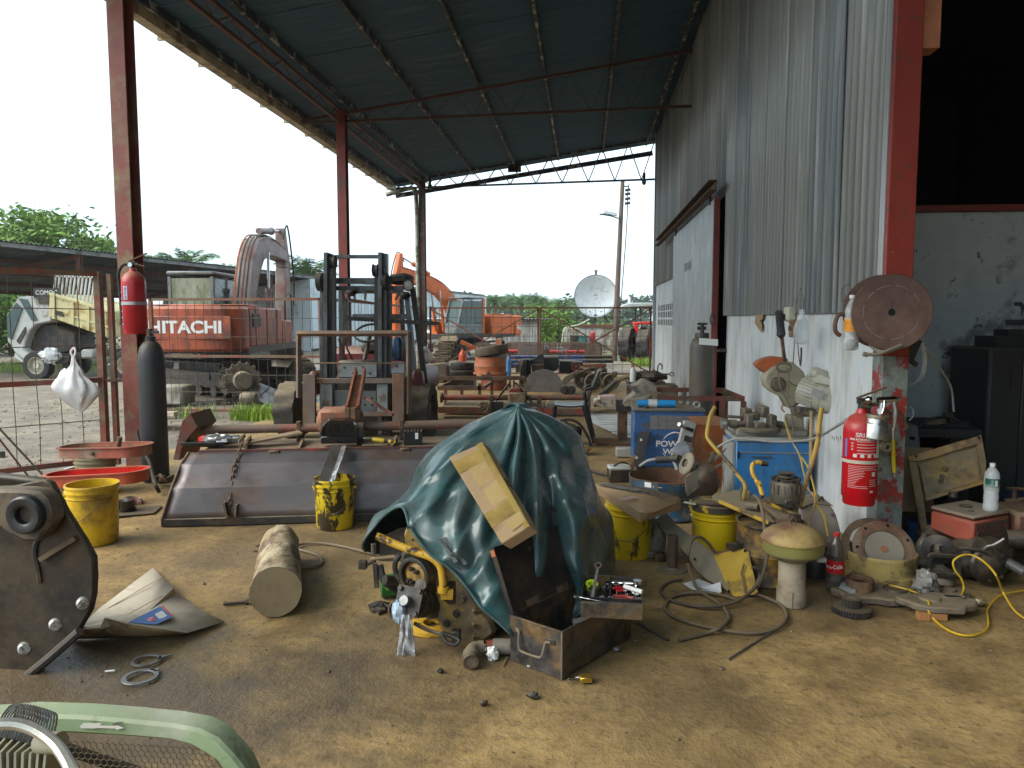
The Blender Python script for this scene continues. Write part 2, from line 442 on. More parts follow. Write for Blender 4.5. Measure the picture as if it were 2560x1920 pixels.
Mfloor=floor_mat('dirt covered concrete',(.42,.278,.105),(.20,.128,.046),[(-2.1,2.5,1.25,OIL_SHADE,.85),(-1.1,1.7,.9,OIL_SHADE,.7),(-.7,3.3,.75,OIL_SHADE,.55),(-1.15,2.7,.5,OIL_SHADE,.5),(1.3,4.3,.7,(.09,.065,.04),.6),(-1.9,4.9,1.1,(.1,.075,.05),.45),(.35,3.1,.5,OIL_SHADE,.4),(2.0,2.4,.7,(.1,.072,.04),.5),(.1,1.9,.5,(.1,.072,.04),.45)])
Myard=floor_mat('gravelly mud',(.29,.24,.175),(.14,.112,.08),wet=.36,grit=1.3,sc=.8)
def fz(x,y):
 return .010*noise.noise(Vector((x*1.1,y*1.1,0)))+.006*noise.noise(Vector((x*3.3,y*3.3,5)))-.004
b=B();b.grid(lambda u,v:(-4.75+13.8*u,-4+24.7*v,fz(-4.75+13.8*u,-4+24.7*v)),150,260)
part('workshop_floor',b,Mfloor,kind='structure',sm=80)
def uw(t,a):return a*(t if abs(t)<1e-9 else math.copysign(abs(t)**3,t))
b=B()
def yz(x,y):
 d=max(0,-4.75-x)+max(0,y-20.7)
 return-.02+(.05*noise.noise(Vector((x*.35,y*.35,3)))+.02*noise.noise(Vector((x*1.7,y*1.7,9))))*min(1,d)*(1 if hypot(x,y)<90 else 0)-.03
b.grid(lambda u,v:(lambda x,y:(x,y,yz(x,y)))(uw(2*u-1,700)+(-8),uw(2*v-1,700)+14),260,260)
part('yard_ground',b,Myard,kind='structure',sm=80)
# ==== lean-to canopy: posts, roof, trusses, gutter
PX=-4.28
PY=[6.9,13.4,20.1]
def rz_(x):return 5.1+(x+5.0)*.146
Mroof=mt('dark painted roof underside',(.028,.080,.135),.6,var=.2,two=(.06,.115,.16),amt=.3,sc2=3,str_=(.25,2.5,1),bump=0)
Mpurl=mt('peeling purlin steel',(.035,.037,.04),.7,two=(.36,.35,.33),amt=.36,sc2=5,bump=.1)
Mtruss=mt('rust brown truss',(.13,.05,.035),.7,two=(.07,.045,.035),amt=.45,sc2=6)
Mgut=mt('cream gutter',(.50,.43,.29),.55,two=(.22,.17,.1),amt=.38,sc2=4)
can=thing('canopy','tall lean-to canopy with dark corrugated roof on red steel posts beside the workshop','canopy',(0,0,0))
sl_=math.atan(.146);LX=7.05
sheet=B().corr(LX/cos(sl_),.80,.076,.009,6).mesh('roof_sheet',60)
sheet.materials.append(Mroof);ys=.5
pls=[]
for k in range(27):
 pls.append(MT((-5.12,ys+.755*k,rz_(-5.12)+.055+(.004 if k%2 else 0)))@Euler((0,-sl_,radians(random.uniform(-.12,.12)))).to_matrix().to_4x4())
pl("roof_sheet",sheet,None,can,pls)
for x in(-4.98,-4.1,-2.95,-1.82,-.68,.48,1.6):
 part('purlin',B().chan((x,2.0,rz_(x)-.01),(x,20.5,rz_(x)-.01),.045,.10,.006,up=(0,0,1)),Mpurl,can)
def truss(Y,dark=False):
 b=B();m=mt('dark truss',(.075,.035,.03),.7)if not dark else Mpurl
 e_=.0 if dark else-.1;t0,t1=V(-5.0,Y,rz_(-5.0)+e_),V(1.78,Y,rz_(1.78)+e_);b0,b1=V(-5.0,Y,rz_(-5.0)-.14),V(1.78,Y,rz_(-5)-.02)
 part('rafter',B().bar(t0,t1,.04,.05),m,can);part('truss_chord',B().bar(b0,b1,.04,.045),m,can)
 n=20
 for i in range(n):
  b.bar(b0.lerp(b1,(i+(0 if i%2 else 1))/n),t0.lerp(t1,(i+(1 if i%2 else 0))/n),.024 if dark else .008)
 part('lacing',b,m,can)
for Y in(6.9,13.4):truss(Y)
truss(20.15,True)
zb,zt=rz_(PX)-.27,rz_(PX)-.06
for z in(zb,zt):part('eave_girder_chord',B().bar((PX,2.0,z),(PX,20.3,z),.05,.05),Mtruss,can)
b=B();n=46
for i in range(n):
 y0=2.0+18.3*i/n;y1=y0+18.3/n
 b.bar((PX,y0,zb if i%2 else zt),(PX,y1,zt if i%2 else zb),.012)
part('lacing',b,Mtruss,can)
b=B();b.sect([(0,0),(.15,0),(.17,.13),(.162,.13),(.143,.008),(.008,.008),(.008,.15),(0,.15)],(-5.1,2.0,rz_(-5)-.13),(-5.1,20.6,rz_(-5)-.13),up=(0,0,1))
gut=part('gutter',b,Mgut,can)
br=B().box((-.085,0,.0),(.22,.035,.02)).box((-.19,0,.07),(.02,.035,.16)).mesh('gutter_bracket')
pl('gutter_bracket',br,Mgut,gut,[V(-5.09,2.3+1.0*k,rz_(-5)-.145)for k in range(19)])
part('fascia',B().box((-1.7,0,0),(6.95,.03,.12)),Mpurl,can,loc=(0,20.62,rz_(-1.7)+.0),rot=(0,-math.degrees(sl_),0))
b=B();dp=[dy('B5',1130,718,20.0),dy('B5',1222,692,20.0)]
b.tube([(-4.98,20.3,4.95),(-4.98,20.25,4.86),dp[0]+V(0,0,.02)],.05,10)
part('downpipe_elbow',b,Mgut,can)
part('downpipe',B().tube(smooth([dp[0],dp[0].lerp(dp[1],.85),dp[1]+V(.08,0,-.05),dp[1]+V(.12,0,-.25),dp[1]+V(.14,0,-1.5),V(dp[1].x+.15,20.0,.05)],4),.055,10),mt('mossy plastic pipe',(.34,.36,.31),.6,two=(.12,.12,.07),amt=.42,sc2=5),can)
for k,(Y,lb)in enumerate(zip(PY,['nearest red steel post of the canopy, with an extinguisher strapped to it','middle red steel post of the canopy, standing behind the forklift mast','farthest dark brown steel post at the far end of the canopy, beside the downpipe'])):
 t=thing('canopy_post',lb,'steel post',(PX,Y,0),group='steel posts carrying the canopy')
 mm=[mt('peeling red post',(.21,.04,.03),.5,var=.2,two=(.20,.085,.05),amt=.4,sc2=2.2,edge=.1,three=(.23,.26,.12),amt3=.25,sc3=1.8,dust=.2),M_red,mt('brown post',(.09,.045,.035),.6,two=(.16,.11,.09),amt=.4)][k]
 part('column',B().ibeam((0,0,0),(0,0,rz_(PX)-.06),.16,.17,.012,up=(0,1,0)),mm,t,bev=.002)
 part('base_plate',B().box((0,0,.012),(.26,.26,.02)).bolts([(a,c,.02)for a in(-.1,.1)for c in(-.1,.1)],(0,0,1),.014,.02),M_rust,t)
 part('cap_plate',B().box((0,0,rz_(PX)-.05),(.22,.22,.012)),M_rust,t)
# ==== workshop building
WX=1.80
bd=thing('workshop_building','workshop with grey ribbed cladding over a white lower wall and red steel columns','building',(0,0,0))
Mplast=mt('whitewashed plaster',(.64,.68,.70),.7,var=.05,two=(.52,.51,.48),amt=.36,sc2=1.6,edge=.12,str_=(1,2.2,.45),three=(.26,.22,.17),amt3=.17,sc3=5,bump=.12)
Mclad=mt('weathered grey cladding',(.40,.43,.44),.45,metal=.1,var=.16,sc=3,two=(.50,.53,.53),amt=.4,sc2=3,str_=(1,4,.12),three=(.35,.36,.35),amt3=.34,sc3=2,bump=0)
Mclad2=mt('darker cladding sheet',(.31,.36,.40),.45,metal=.1,var=.16,sc=3,two=(.45,.49,.51),amt=.4,sc2=3,str_=(1,4,.12),three=(.29,.30,.30),amt3=.4,sc3=2,bump=0)
part('lower_wall',B().box((WX+.09,7.42,.78),(.14,5.1,1.56)),Mplast,bd)
part('lower_wall',B().box((WX+.09,17.2,1.18),(.14,5.0,2.36)),Mplast,bd)
def clad(y0,y1,z0,z1,mats,th=.012):
 y=y0;k=0
 while y<y1-.05:
  w_=min(.76,y1-y);b=B()
  prof=[];yy=0
  while yy<w_-.02:
   prof+=[(yy,0),(yy+.012,-.024),(yy+.034,-.024),(yy+.046,0),(yy+.085,0),(yy+.089,-.004),(yy+.097,-.004),(yy+.101,0)];yy+=.127
  prof=[q for q in prof if q[0]<w_]+[(w_+.012,-.001)]
  nn=len(prof);b.add([(x,a,z)for z in(0,z1-z0)for a,x in prof],[(i+1,i,nn+i,nn+i+1)for i in range(nn-1)])
  part('cladding_sheet',b,mats[k%len(mats)],bd,sm=20,solid=.0012,loc=(WX-.004-(.003 if k%2 else 0),y,z0),rot=(0,random.uniform(-.1,.1),0))
  y+=.76;k+=1
clad(4.88,10.0,1.545,6.9,[Mclad,Mclad2,Mclad,Mclad])
clad(10.0,14.75,3.08,6.9,[Mclad2,Mclad])
clad(14.75,19.72,2.34,6.9,[Mclad,Mclad2])
b=B()
for y in np.arange(4.95,9.95,.127):b.cyl((WX-.008,y+.075,1.585+random.uniform(-.01,.01)),(WX-.016,y+.075,1.585),.007,6)
part('screw',b,M_dk,bd,kind='stuff')
cp=dy('A0',1893,1100,4.74);cq=dy('A0',1950,1100,4.74)
Mcol=mt('peeling red column',(.27,.035,.022),.5,var=.12,two=(.20,.22,.20),amt=.16,sc2=4,edge=.015,three=(.17,.05,.035),amt3=.3,sc3=9)
Mcolb=mt('stripped column foot',(.27,.03,.025),.5,var=.12,two=(.21,.235,.215),amt=.5,sc2=5,edge=.012,three=(.12,.1,.08),amt3=.3,sc3=9)
for nm,z0,z1,m_ in(('column',1.28,6.5,Mcol),('column_foot',0,1.28,Mcolb)):
 part(nm,B().box(((cp.x+cq.x)/2,4.82,(z0+z1)/2),(cq.x-cp.x,.16,z1-z0)),m_,bd,bev=.004)
part('corner_flashing',B().box((WX-.012,4.83,4.2),(.02,.07,5.3)),Mclad,bd)
ob=dy('B6',1563,278,4.95)
part('orange_bracket',B().box((ob.x,4.97,ob.z+.9),(.115,.14,1.8)),mt('pale orange paint',(.60,.23,.12),.5),bd,bev=.004)
part('column',B().box((WX+.07,9.93,3.0),(.10,.1,6.0)),M_red,bd)
part('column',B().box((WX+.03,19.78,3.3),(.16,.1,6.6)),Mclad2,bd)
dr=thing('sliding_door','tall grey sliding door hung from a rail on the workshop wall','sliding door',(WX-.12,12.35,0))
Mdoor=mt('grey painted door',(.33,.35,.36),.5,metal=.1,var=.08,two=(.42,.43,.43),amt=.38,sc2=1.2,str_=(1,1.2,.6),edge=.14,three=(.22,.21,.2),amt3=.33,sc3=3)
part('door_leaf',B().box((0,.0,1.55),(.05,4.5,2.98)),Mdoor,dr)
part('door_edge',B().box((-.002,-2.28,1.55),(.075,.06,3.0)),M_red,dr)
part('door_rail',B().chan((-.05,-2.55,3.16),(-.05,2.55+2.2,3.16),.1,.13,.01,up=(0,0,1)),M_rust,dr)
for y in(-1.9,1.9):part('hanger',B().box((-.03,y,3.08),(.03,.08,.14)).cyl((-.07,y,3.16),(-.02,y,3.16),.045,14),M_dk,dr)
dmt=MT((-.0265,0,0))@Matrix(((0,0,-1,0),(-1,0,0,0),(0,1,0,0),(0,0,0,1)))
Mfaint=flat('faded stencil',(.2,.2,.2),.7)
text('STOR BAJA',.2,Mfaint,dr,MT((0,.2,2.34))@dmt,sx=.9)
part('door_bearing',B().pipe((-.03,-2.31,1.5),(-.055,-2.31,1.5),.075,.062,20).pipe((-.03,-2.31,1.5),(-.055,-2.31,1.5),.045,.035,20).bolts([(-.03,-2.31+.053*cos(a),1.5+.053*sin(a))for a in np.arange(0,6.2,.7)],(-1,0,0),.009,.025),M_steel,dr)
pk=thing('padlock','small steel padlock hanging on the hasp of the sliding door','padlock',(WX-.19,10.02,1.02))
part('body',B().box((0,0,0),(.025,.06,.06)),M_steel,pk,bev=.004);part('shackle',B().tube(smooth([(0,-.02,.03),(0,-.02,.065),(0,0,.085),(0,.02,.065),(0,.02,.03)],4),.006,6),M_chrome,pk)
part('hasp',B().box((WX-.03,10.0,1.1),(.14,.16,.035)),M_dk,bd)
vb=part('vent_block',B(),None,bd);bpy.data.objects.remove(vb)
ya,yb_=dx('A4',703,400,WX).y,dx('A4',571,400,WX).y
b=B();nh=9;pitch=(yb_-ya)/nh
rows=[(dx('A4',600,450,WX).z,.13),(dx('A4',600,508,WX).z,.13),(dx('A4',600,572,WX).z,.13)]
lo_,hi_=rows[2][0]-.13,rows[0][0]+.17
edges=[lo_]+sum([[z-.065,z+.065]for z,_ in rows[::-1]],[])+[hi_]
for i in range(0,8,2):b.box((WX-.001,(ya+yb_)/2,(edges[i]+edges[i+1])/2),(.008,yb_-ya,edges[i+1]-edges[i]))
for z,_ in rows:
 for k in range(nh+1):b.box((WX-.0005,ya+k*pitch,z),(.006,pitch*.4,.132))
part('vent_block',b,Mplast,bd)
part('vent_shade',B().box((WX+.011,(ya+yb_)/2,(lo_+hi_)/2),(.018,yb_-ya-.02,hi_-lo_-.02)),M_black,bd)  # nearly flush black sheet, painted in for the shade inside the vent holes
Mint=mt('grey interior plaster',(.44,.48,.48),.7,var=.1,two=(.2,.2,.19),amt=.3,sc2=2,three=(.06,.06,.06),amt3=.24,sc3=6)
IW=dy('A0',2090,458,6.6)
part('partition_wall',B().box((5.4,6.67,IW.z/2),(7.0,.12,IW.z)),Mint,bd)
part('partition_trim',B().box((5.4,6.64,IW.z+.03),(7.0,.14,.05)),M_red,bd)
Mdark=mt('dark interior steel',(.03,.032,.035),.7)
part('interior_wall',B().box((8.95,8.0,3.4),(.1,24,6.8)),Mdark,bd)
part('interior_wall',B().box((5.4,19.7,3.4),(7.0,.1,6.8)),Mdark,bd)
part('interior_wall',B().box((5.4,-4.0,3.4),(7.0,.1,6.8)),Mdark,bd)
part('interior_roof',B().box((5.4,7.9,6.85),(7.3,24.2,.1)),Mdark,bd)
part('eave_wall',B().box((WX+.06,.4,6.05),(.1,8.6,1.7)),Mclad,bd)
sg=solo('wall_stencil','small dark stencilled arrow and plate sign on the grey inner wall','wall marking',B().add([(0,0,0),(.06,0,.0),(.085,0,-.03),(.08,0,-.075),(.055,0,-.12),(.062,0,-.07),(.05,0,-.035),(0,0,-.03)],[(0,1,2,6,7),(2,3,4,5,6)]).box((.03,0,-.165),(.17,.004,.045)),flat('stencil black',(.06,.06,.06)),(0,0,0),sm=0)
sg.location=dy('A5',2125,398,6.6)
sg.children if False else None
# ==== open shed along the left of the yard
Msh=mt('dark shed sheet',(.045,.055,.06),.6,var=.3,two=(.10,.12,.10),amt=.4,sc2=1.5,bump=0)
Mshw=mt('pale shed cladding',(.50,.57,.61),.45,metal=.1,var=.06,two=(.42,.46,.47),amt=.35,sc2=1,bump=0)
sd=Vector((sin(radians(8.5)),cos(radians(8.5)),0));sn=Vector((-sd.y,sd.x,0))
EZ=3.5
E0=gz('A0',-60,518,EZ);E1=gz('A0',600,600,EZ);E2=gz('A2',1420,622,EZ)
EL=(E1-E0).length;EL2=(E2-E0).length
sh=thing('open_shed','long open shed with dark corrugated roof on steel posts behind the truck','shed',E0*Vector((1,1,0))if False else V(E0.x,E0.y,0))
fr=Matrix((sd,sn,V(0,0,1))).transposed().to_4x4()
def sp(u,d,z):return sd*u+sn*d+V(0,0,z)
me=B().corr(7.6,.8,.16,.018,4).mesh('roof_sheet',60);me.materials.append(Msh)
dro=math.atan(1.0/7.6)
pl('roof_sheet',me,None,sh,[MT(sp(.78*k,-.1,EZ+.06))@(fr@MR(radians(90),4,'Z')@MR(dro,4,'Y'))for k in range(int(EL2/.78)+1)])
for d in(0,1.9,3.8,5.7,7.4):part('purlin',B().bar(sp(0,d,EZ-d*.131-.03),sp(EL2,d,EZ-d*.131-.03),.06,.12),M_redrust if d else mt('grey eave flashing',(.17,.17,.165),.6,two=(.08,.08,.075),amt=.4,sc2=2),sh)
k=0
for u in np.arange(3.5,EL+1,5.2):
 for d in(.1,7.3):part('post',B().ibeam(sp(u,d,0),sp(u,d,EZ-d*.131-.06),.14,.14),M_redrust,sh)
 part('rafter',B().bar(sp(u,.1,EZ-.16),sp(u,7.3,EZ-7.3*.131-.16),.08,.14),M_redrust,sh)
 part('brace',B().bar(sp(u,.15,EZ-1.3),sp(u,1.6,EZ-.42),.06,.08),M_redrust,sh)
me=B().corr(3.3,.8,.2,.02,6,'box').mesh('wall_sheet',60);me.materials.append(Mshw)
u0=(gz('A1',1905,493,EZ)-E0).length
pl('wall_sheet',me,None,sh,[MT(sp(u0+.78*k,-.02,EZ-.1))@(fr@MR(radians(90),4,'Y')@MR(radians(90),4,'X'))for k in range(int((EL2-u0)/.78)+1)])
part('gable_wall',B().hexa([sp(u0,0,0),sp(u0+.05,0,0),sp(u0+.05,7.3,0),sp(u0,7.3,0),sp(u0,0,EZ-.1),sp(u0+.05,0,EZ-.1),sp(u0+.05,7.3,EZ-1.05),sp(u0,7.3,EZ-1.05)]),Mshw,sh)
# ==== excavators
def track_belt(t,y,L,R,wd,m):
 n=34;pitch=(2*(L-2*R)+2*pi*R)/n;P=[]
 per=2*(L-2*R)+2*pi*R;h=L/2-R
 for i in range(n):
  s_=per*i/n
  if s_<2*h:p,a=V(-h+s_,y,2*R),0
  elif s_<2*h+pi*R:a=-(s_-2*h)/R;p=V(h+R*sin(-a),y,R+R*cos(a))
  elif s_<4*h+pi*R:p,a=V(h-(s_-2*h-pi*R),y,0),pi
  else:a=pi-(s_-4*h-pi*R)/R;p=V(-h+R*sin(-a),y,R+R*cos(a))
  P.append(MT(p)@MR(-a,4,'Y'))
 sm_=B().box((0,0,-.01),(pitch*.93,wd,.025)).box((-pitch*.2,0,.015),(.02,wd*.98,.04)).box((pitch*.2,0,.012),(.02,wd*.98,.03)).mesh('track_shoe')
 pl('track_shoe',sm_,m,t,P)
 b=B()
 part('track_frame',b.box((0,y,R),(L*.72,.18,R*.9)).box((0,y,R*1.2),(L*.5,.24,R*.4)),m,t)
 for x in(-h,h):part('sprocket' if x<0 else 'idler',B().mat(TR(x,y,R,90)).lathe([(.02,-.1),(R*.4,-.14),(R*.45,-.05),(R*.82,-.05),(R*.9,.0),(R*.82,.05),(R*.45,.05),(R*.4,.14),(.02,.1)],18),M_dusty,t)
 for x in np.linspace(-h*.75,h*.75,5):part('track_roller',B().cyl((x,y-.14,R*.35),(x,y+.14,R*.35),R*.3,12),m,t)
def excavator(name,lb,loc,head,und,s,mp,mcab,mboom,boom,stick,logo):
 t=thing(name,lb,'excavator',loc,group='excavators standing in the yard',s=s)
 U=MR(radians(und-head),4,'Z')
 t.rotation_euler.z=radians(head)
 un=part('undercarriage',B().mat(U).box((0,0,.62),(1.6,1.5,.3)).cyl((0,0,.75),(0,0,1.02),.6,24),M_dk,t)
 tu=link(bpy.data.objects.new('tracks',None),t);tu.matrix_local=U
 for y in(-1.0,1.0):track_belt(tu,y,3.7,.40,.52,M_dk)
 part('platform',B().box((.2,0,1.1),(4.0,2.45,.16)),M_dk,t)
 b=B();pr=[(-2.55,-1.25),(-2.2,-1.27),(-1.9,-1.27),(-1.9,1.27),(-2.2,1.27),(-2.55,1.25)]
 cw=[(-2.35+.35*0,0)]
 out=[]
 for i in range(13):
  yy=-1.25+2.5*i/12;out.append((-2.35-.22*(1-(yy/1.25)**2)+.22*max(0,abs(yy)-1.05)/.2,yy))
 b.prism([(-1.75,1.25)]+[(-1.75,-1.25)]+out,.98,1.08)
 part('counterweight',b,mp,t,bev=.06,sm=50)
 b=B().box((-2.6,.1,1.55),(.03,1.72,.38));
 part('engine_hood',B().box((-.7,0,1.98),(2.05,1.2,.26)).box((-1.2,.0,2.1),(1.0,2.2,.03)),mp,t,bev=.04)
 part('side_panel',B().box((-.55,-.93,1.6),(2.35,.62,.9)),mp,t,bev=.04)
 part('side_panel',B().box((-.95,.93,1.6),(1.55,.62,.9)),mp,t,bev=.04)
 for x in(-1.35,-.55,.2):part('panel_seam',B().box((x,-1.245,1.6),(.02,.012,.86)),M_dk,t)
 vt=part('vent_grille',B().box((-1.3,-1.25,1.75),(.5,.014,.3)),M_dk,t)
 pl('vent_slat',B().box((0,0,0),(.46,.02,.02)),M_dk,vt,[V(-1.3,-1.262,1.64+.055*k)for k in range(5)])
 part('fuel_tank',B().box((1.1,-.93,1.45),(.9,.6,.62)),mp,t,bev=.04)
 cx,cy=(1.15,.78)if logo!='A' else(1.2,.92);zc=1.18;W,D,Hc=(.98,1.55,1.62)if logo!='A' else(1.14,1.85,1.72)
 c=part('cab',B().box((cx,cy,zc+.26),(D,W,.52)),mcab,t,bev=.05)
 P={}
 for kx,x in(('b',cx-D/2+.03),('m',cx-.08),('f',cx+D/2-.03)):
  for ky,y in(('l',cy+W/2-.04),('r',cy-W/2+.04)):
   tx=x-(.3 if kx=='f' else 0)
   part('cab_pillar',B().bar((x,y,zc+.5),(tx,y,zc+Hc-.06),.075),mcab,c)
 part('cab_roof',B().box((cx-.14,cy,zc+Hc+.03),(D-.2,W+.04,.09)),mcab,c,bev=.03)
 for nm,q in(('rear_window',[(cx-D/2+.02,cy-W/2+.08,zc+.53),(cx-D/2+.02,cy+W/2-.08,zc+.53),(cx-D/2+.02,cy+W/2-.08,zc+Hc-.1),(cx-D/2+.02,cy-W/2+.08,zc+Hc-.1)]),('windscreen',[(cx+D/2-.02,cy-W/2+.06,zc+.15),(cx+D/2-.02,cy+W/2-.06,zc+.15),(cx+D/2-.33,cy+W/2-.06,zc+Hc-.1),(cx+D/2-.33,cy-W/2+.06,zc+Hc-.1)]),('side_window',[(cx-D/2+.08,cy+W/2-.005,zc+.52),(cx-.13,cy+W/2-.005,zc+.52),(cx-.13,cy+W/2-.005,zc+Hc-.1),(cx-D/2+.08,cy+W/2-.005,zc+Hc-.1)]),('door_window',[(cx-.02,cy+W/2-.005,zc+.45),(cx+D/2-.08,cy+W/2-.005,zc+.45),(cx+D/2-.36,cy+W/2-.005,zc+Hc-.1),(cx-.02,cy+W/2-.005,zc+Hc-.1)]),('side_window',[(cx-D/2+.08,cy-W/2+.005,zc+.52),(cx+D/2-.08,cy-W/2+.005,zc+.52),(cx+D/2-.36,cy-W/2+.005,zc+Hc-.1),(cx-D/2+.08,cy-W/2+.005,zc+Hc-.1)])):
  part(nm,B().add(q,[(0,1,2,3)]),(mt('mossy rear glass',(.30,.32,.24),.35,var=.25,sc=5,two=(.2,.22,.13),amt=.5,str_=(1,1,.3),bump=0)if(nm=='rear_window' and logo=='A')else M_glass),c,sm=0,solid=.008)
 part('seat',B().box((cx-.25,cy,zc+.55),(.5,.5,.14)).box((cx-.48,cy,zc+.9),(.12,.48,.6)),M_blk,c,bev=.03)
 part('handrail',B().tube(smooth([(1.75,-1.15,1.5),(1.75,-1.15,2.35),(1.45,-1.15,2.45),(1.2,-1.15,2.3),(1.2,-1.15,1.7)],4),.02,6),M_dk,t)
 yb=-.22
 top,bot=boom
 b=B();n=len(top)
 poly=[V(x,yb-.2,z)for x,z in top+bot[::-1]];m_=len(poly)
 a=sum(poly[i].x*poly[(i+1)%m_].z-poly[(i+1)%m_].x*poly[i].z for i in range(m_))
 b.add(poly+[p+V(0,.4,0)for p in poly],[(i,(i+1)%m_,m_+(i+1)%m_,m_+i)for i in range(m_)]+[(i,i+1,m_-2-i,m_-1-i)for i in range(n-1)]+[(m_+m_-1-i,m_+m_-2-i,m_+i+1,m_+i)for i in range(n-1)])
 bo=part('boom',b,mboom,t,bev=.02,sm=30)
 sp_=[V(x,yb,z)for x,z in stick]
 b=B().hexa([sp_[0]+V(-.16,-.15,0),sp_[0]+V(.2,-.15,0),sp_[0]+V(.2,.15,0),sp_[0]+V(-.16,.15,0),sp_[1]+V(-.26,-.15,0),sp_[1]+V(.26,-.15,0),sp_[1]+V(.26,.15,0),sp_[1]+V(-.26,.15,0)])
 b.hexa([sp_[1]+V(-.26,-.15,0),sp_[1]+V(.26,-.15,0),sp_[1]+V(.26,.15,0),sp_[1]+V(-.26,.15,0),sp_[2]+V(-.16,-.14,0),sp_[2]+V(.0,-.14,0),sp_[2]+V(.0,.14,0),sp_[2]+V(-.16,.14,0)])
 part('stick',b,mboom,t,bev=.02)
 def ram(p,q,r,nm='hydraulic_cylinder',f=.55):
  p,q=V(p[0],p[1],p[2]),V(q[0],q[1],q[2]);m2=p.lerp(q,f)
  o=part(nm,B().cyl(p,m2,r,12).cyl(p.lerp(q,f-.03),p.lerp(q,f+.02),r*1.25,12),mboom,t);part('piston_rod',B().cyl(m2,q,r*.5,10),M_chrome,o)
 mid=top[len(top)//2]
 ram((top[-3][0]-.05,yb,top[-3][1]+.16),(sp_[2].x-.06,yb,sp_[2].z-.08),.085)
 b3=bot[len(bot)//2]
 for y in(yb-.3,yb+.3):ram((1.75,y,1.3),(b3[0]+.1,y,b3[1]+.22),.075)
 for k in range(4):
  y=yb-.15+.1*k;part('hose',B().tube(smooth([(top[0][0]-.1,y,top[0][1])]+[(x-.05,y,z+.05)for x,z in top[:-1]]+[(top[-1][0]-.1,y,top[-1][1]+.06)],5),.022,5),[M_blk,M_redrust,M_blk,M_orange][k],bo)
 part('hose',B().tube(smooth([(sp_[2].x-.5,yb-.2,sp_[2].z-.35),(sp_[2].x-.1,yb-.22,sp_[2].z+.05),(sp_[1].x+.3,yb-.22,sp_[1].z-.2),(sp_[1].x+.28,yb-.2,sp_[1].z-1.1)],5),.025,5),M_blk,bo)
 q=sp_[0];b=B()
 pr=[(q.x+.05+.62*cos(a_)-.1,q.z-.35+.5*sin(a_))for a_ in np.linspace(.9,-2.6,10)]
 b.grid(lambda u,v:(pr[round(v*9)][0],yb-.5+u*1.0,pr[round(v*9)][1]),4,9)
 part('bucket',b,M_dk,t,solid=.03)
 return t
Mhit=mt('faded red paint',(.46,.095,.036),.4,var=.12,two=(.17,.045,.028),amt=.40,sc2=2,str_=(1,1,.5),edge=.12,three=(.08,.04,.03),amt3=.25,sc3=4,dust=.25)
Mcabg=mt('weathered grey cab',(.17,.19,.19),.45,var=.2,two=(.09,.1,.09),amt=.4,sc2=3)
Mboomg=mt('dull maroon boom',(.24,.20,.19),.5,var=.15,two=(.19,.08,.06),amt=.4,sc2=2,edge=.1)
top1=[(.35,1.25),(.55,2.3),(.95,3.35),(1.45,3.85),(2.1,4.0),(3.0,3.95),(4.0,3.75)]
bot1=[(.75,1.15),(1.02,2.1),(1.38,2.92),(1.78,3.36),(2.3,3.55),(3.0,3.55),(4.1,3.5)]
ex1=excavator('excavator','faded red excavator with its rear toward the fence and white letters on the counterweight',(-7.68,15.7,-.05),95,152,.87,Mhit,Mcabg,Mboomg,(top1,bot1),[(3.75,.9),(4.15,3.3),(4.05,4.45)],'A')
tm=MT((-2.578,-.15,1.6))@Matrix(((0,0,-1,0),(-1,0,0,0),(0,1,0,0),(0,0,0,1)))
cwl=text('HITACHI',.36,M_white,ex1,tm,sx=1.12,bold=.012)
part('logo_panel',B().box((-2.555,-.15,1.6),(.035,1.95,.5)),Mhit,ex1,bev=.015)
Mor2=mt('bright orange paint',(.56,.115,.02),.4,var=.1,two=(.35,.08,.02),amt=.3,sc2=3,dust=.15)
top2=[(.4,1.3),(.62,2.1),(1.0,2.85),(1.6,3.4),(2.4,3.75),(3.3,3.95),(4.1,4.1)]
bot2=[(.85,1.25),(1.1,1.95),(1.4,2.5),(1.9,2.95),(2.6,3.25),(3.4,3.5),(4.15,3.75)]
p2=dy('A2',1740,1000,30)
ex2=excavator('excavator','bright orange excavator with a grey cab, far off behind the scrap',(p2.x-.1,30,-.05),231,262,.83,Mor2,Mcabg,Mor2,(top2,bot2),[(4.2,.9),(4.15,3.5),(4.1,4.75)],'B')
text('90',.3,M_white,ex2,MT((-2.0,1.272,1.45))@MR(pi,4,'Z')@MR(pi/2,4,'X'),bold=.01)
part('orange_cab_stripe',B().box((.37,1.278,2.0),(.14,.03,1.6)),Mor2,ex2)
# ==== tipper truck with tilted cab
TY=18.6
tp=dy('A1',250,1140,TY)
tk=thing('tipper_truck','white tipper truck with cab tilted forward and yellow dump bed raised','truck',(tp.x,TY,0))
Mtw=mt('dirty white cab paint',(.50,.50,.47),.45,var=.1,two=(.25,.22,.17),amt=.36,sc2=2)
Mty=mt('chalky yellow bed',(.56,.50,.26),.5,var=.1,two=(.40,.27,.09),amt=.38,sc2=2.5,three=(.16,.08,.04),amt3=.25,sc3=4)
S=lambda pts,Y,th:slab(wb(tk),'A1',pts,Y,th)
cabp=[(38,740),(95,655),(118,622),(180,618),(330,622),(330,780),(230,800),(190,840),(165,900),(150,960),(195,985),(150,1032),(98,985),(45,905)]
cb=part('cab',S(cabp,TY+.1,1.55),Mtw,tk,bev=.03)
part('windscreen',S([(42,745),(100,662),(140,700),(118,760),(72,895),(48,880)],TY+.06,.06),M_glass,cb)
part('side_window',S([(120,632),(170,640),(235,770),(205,778)],TY+.06,.06),M_glass,cb)
part('door_panel',S([(105,905),(160,815),(165,850),(120,925)],TY+.07,.05),M_dk,cb)
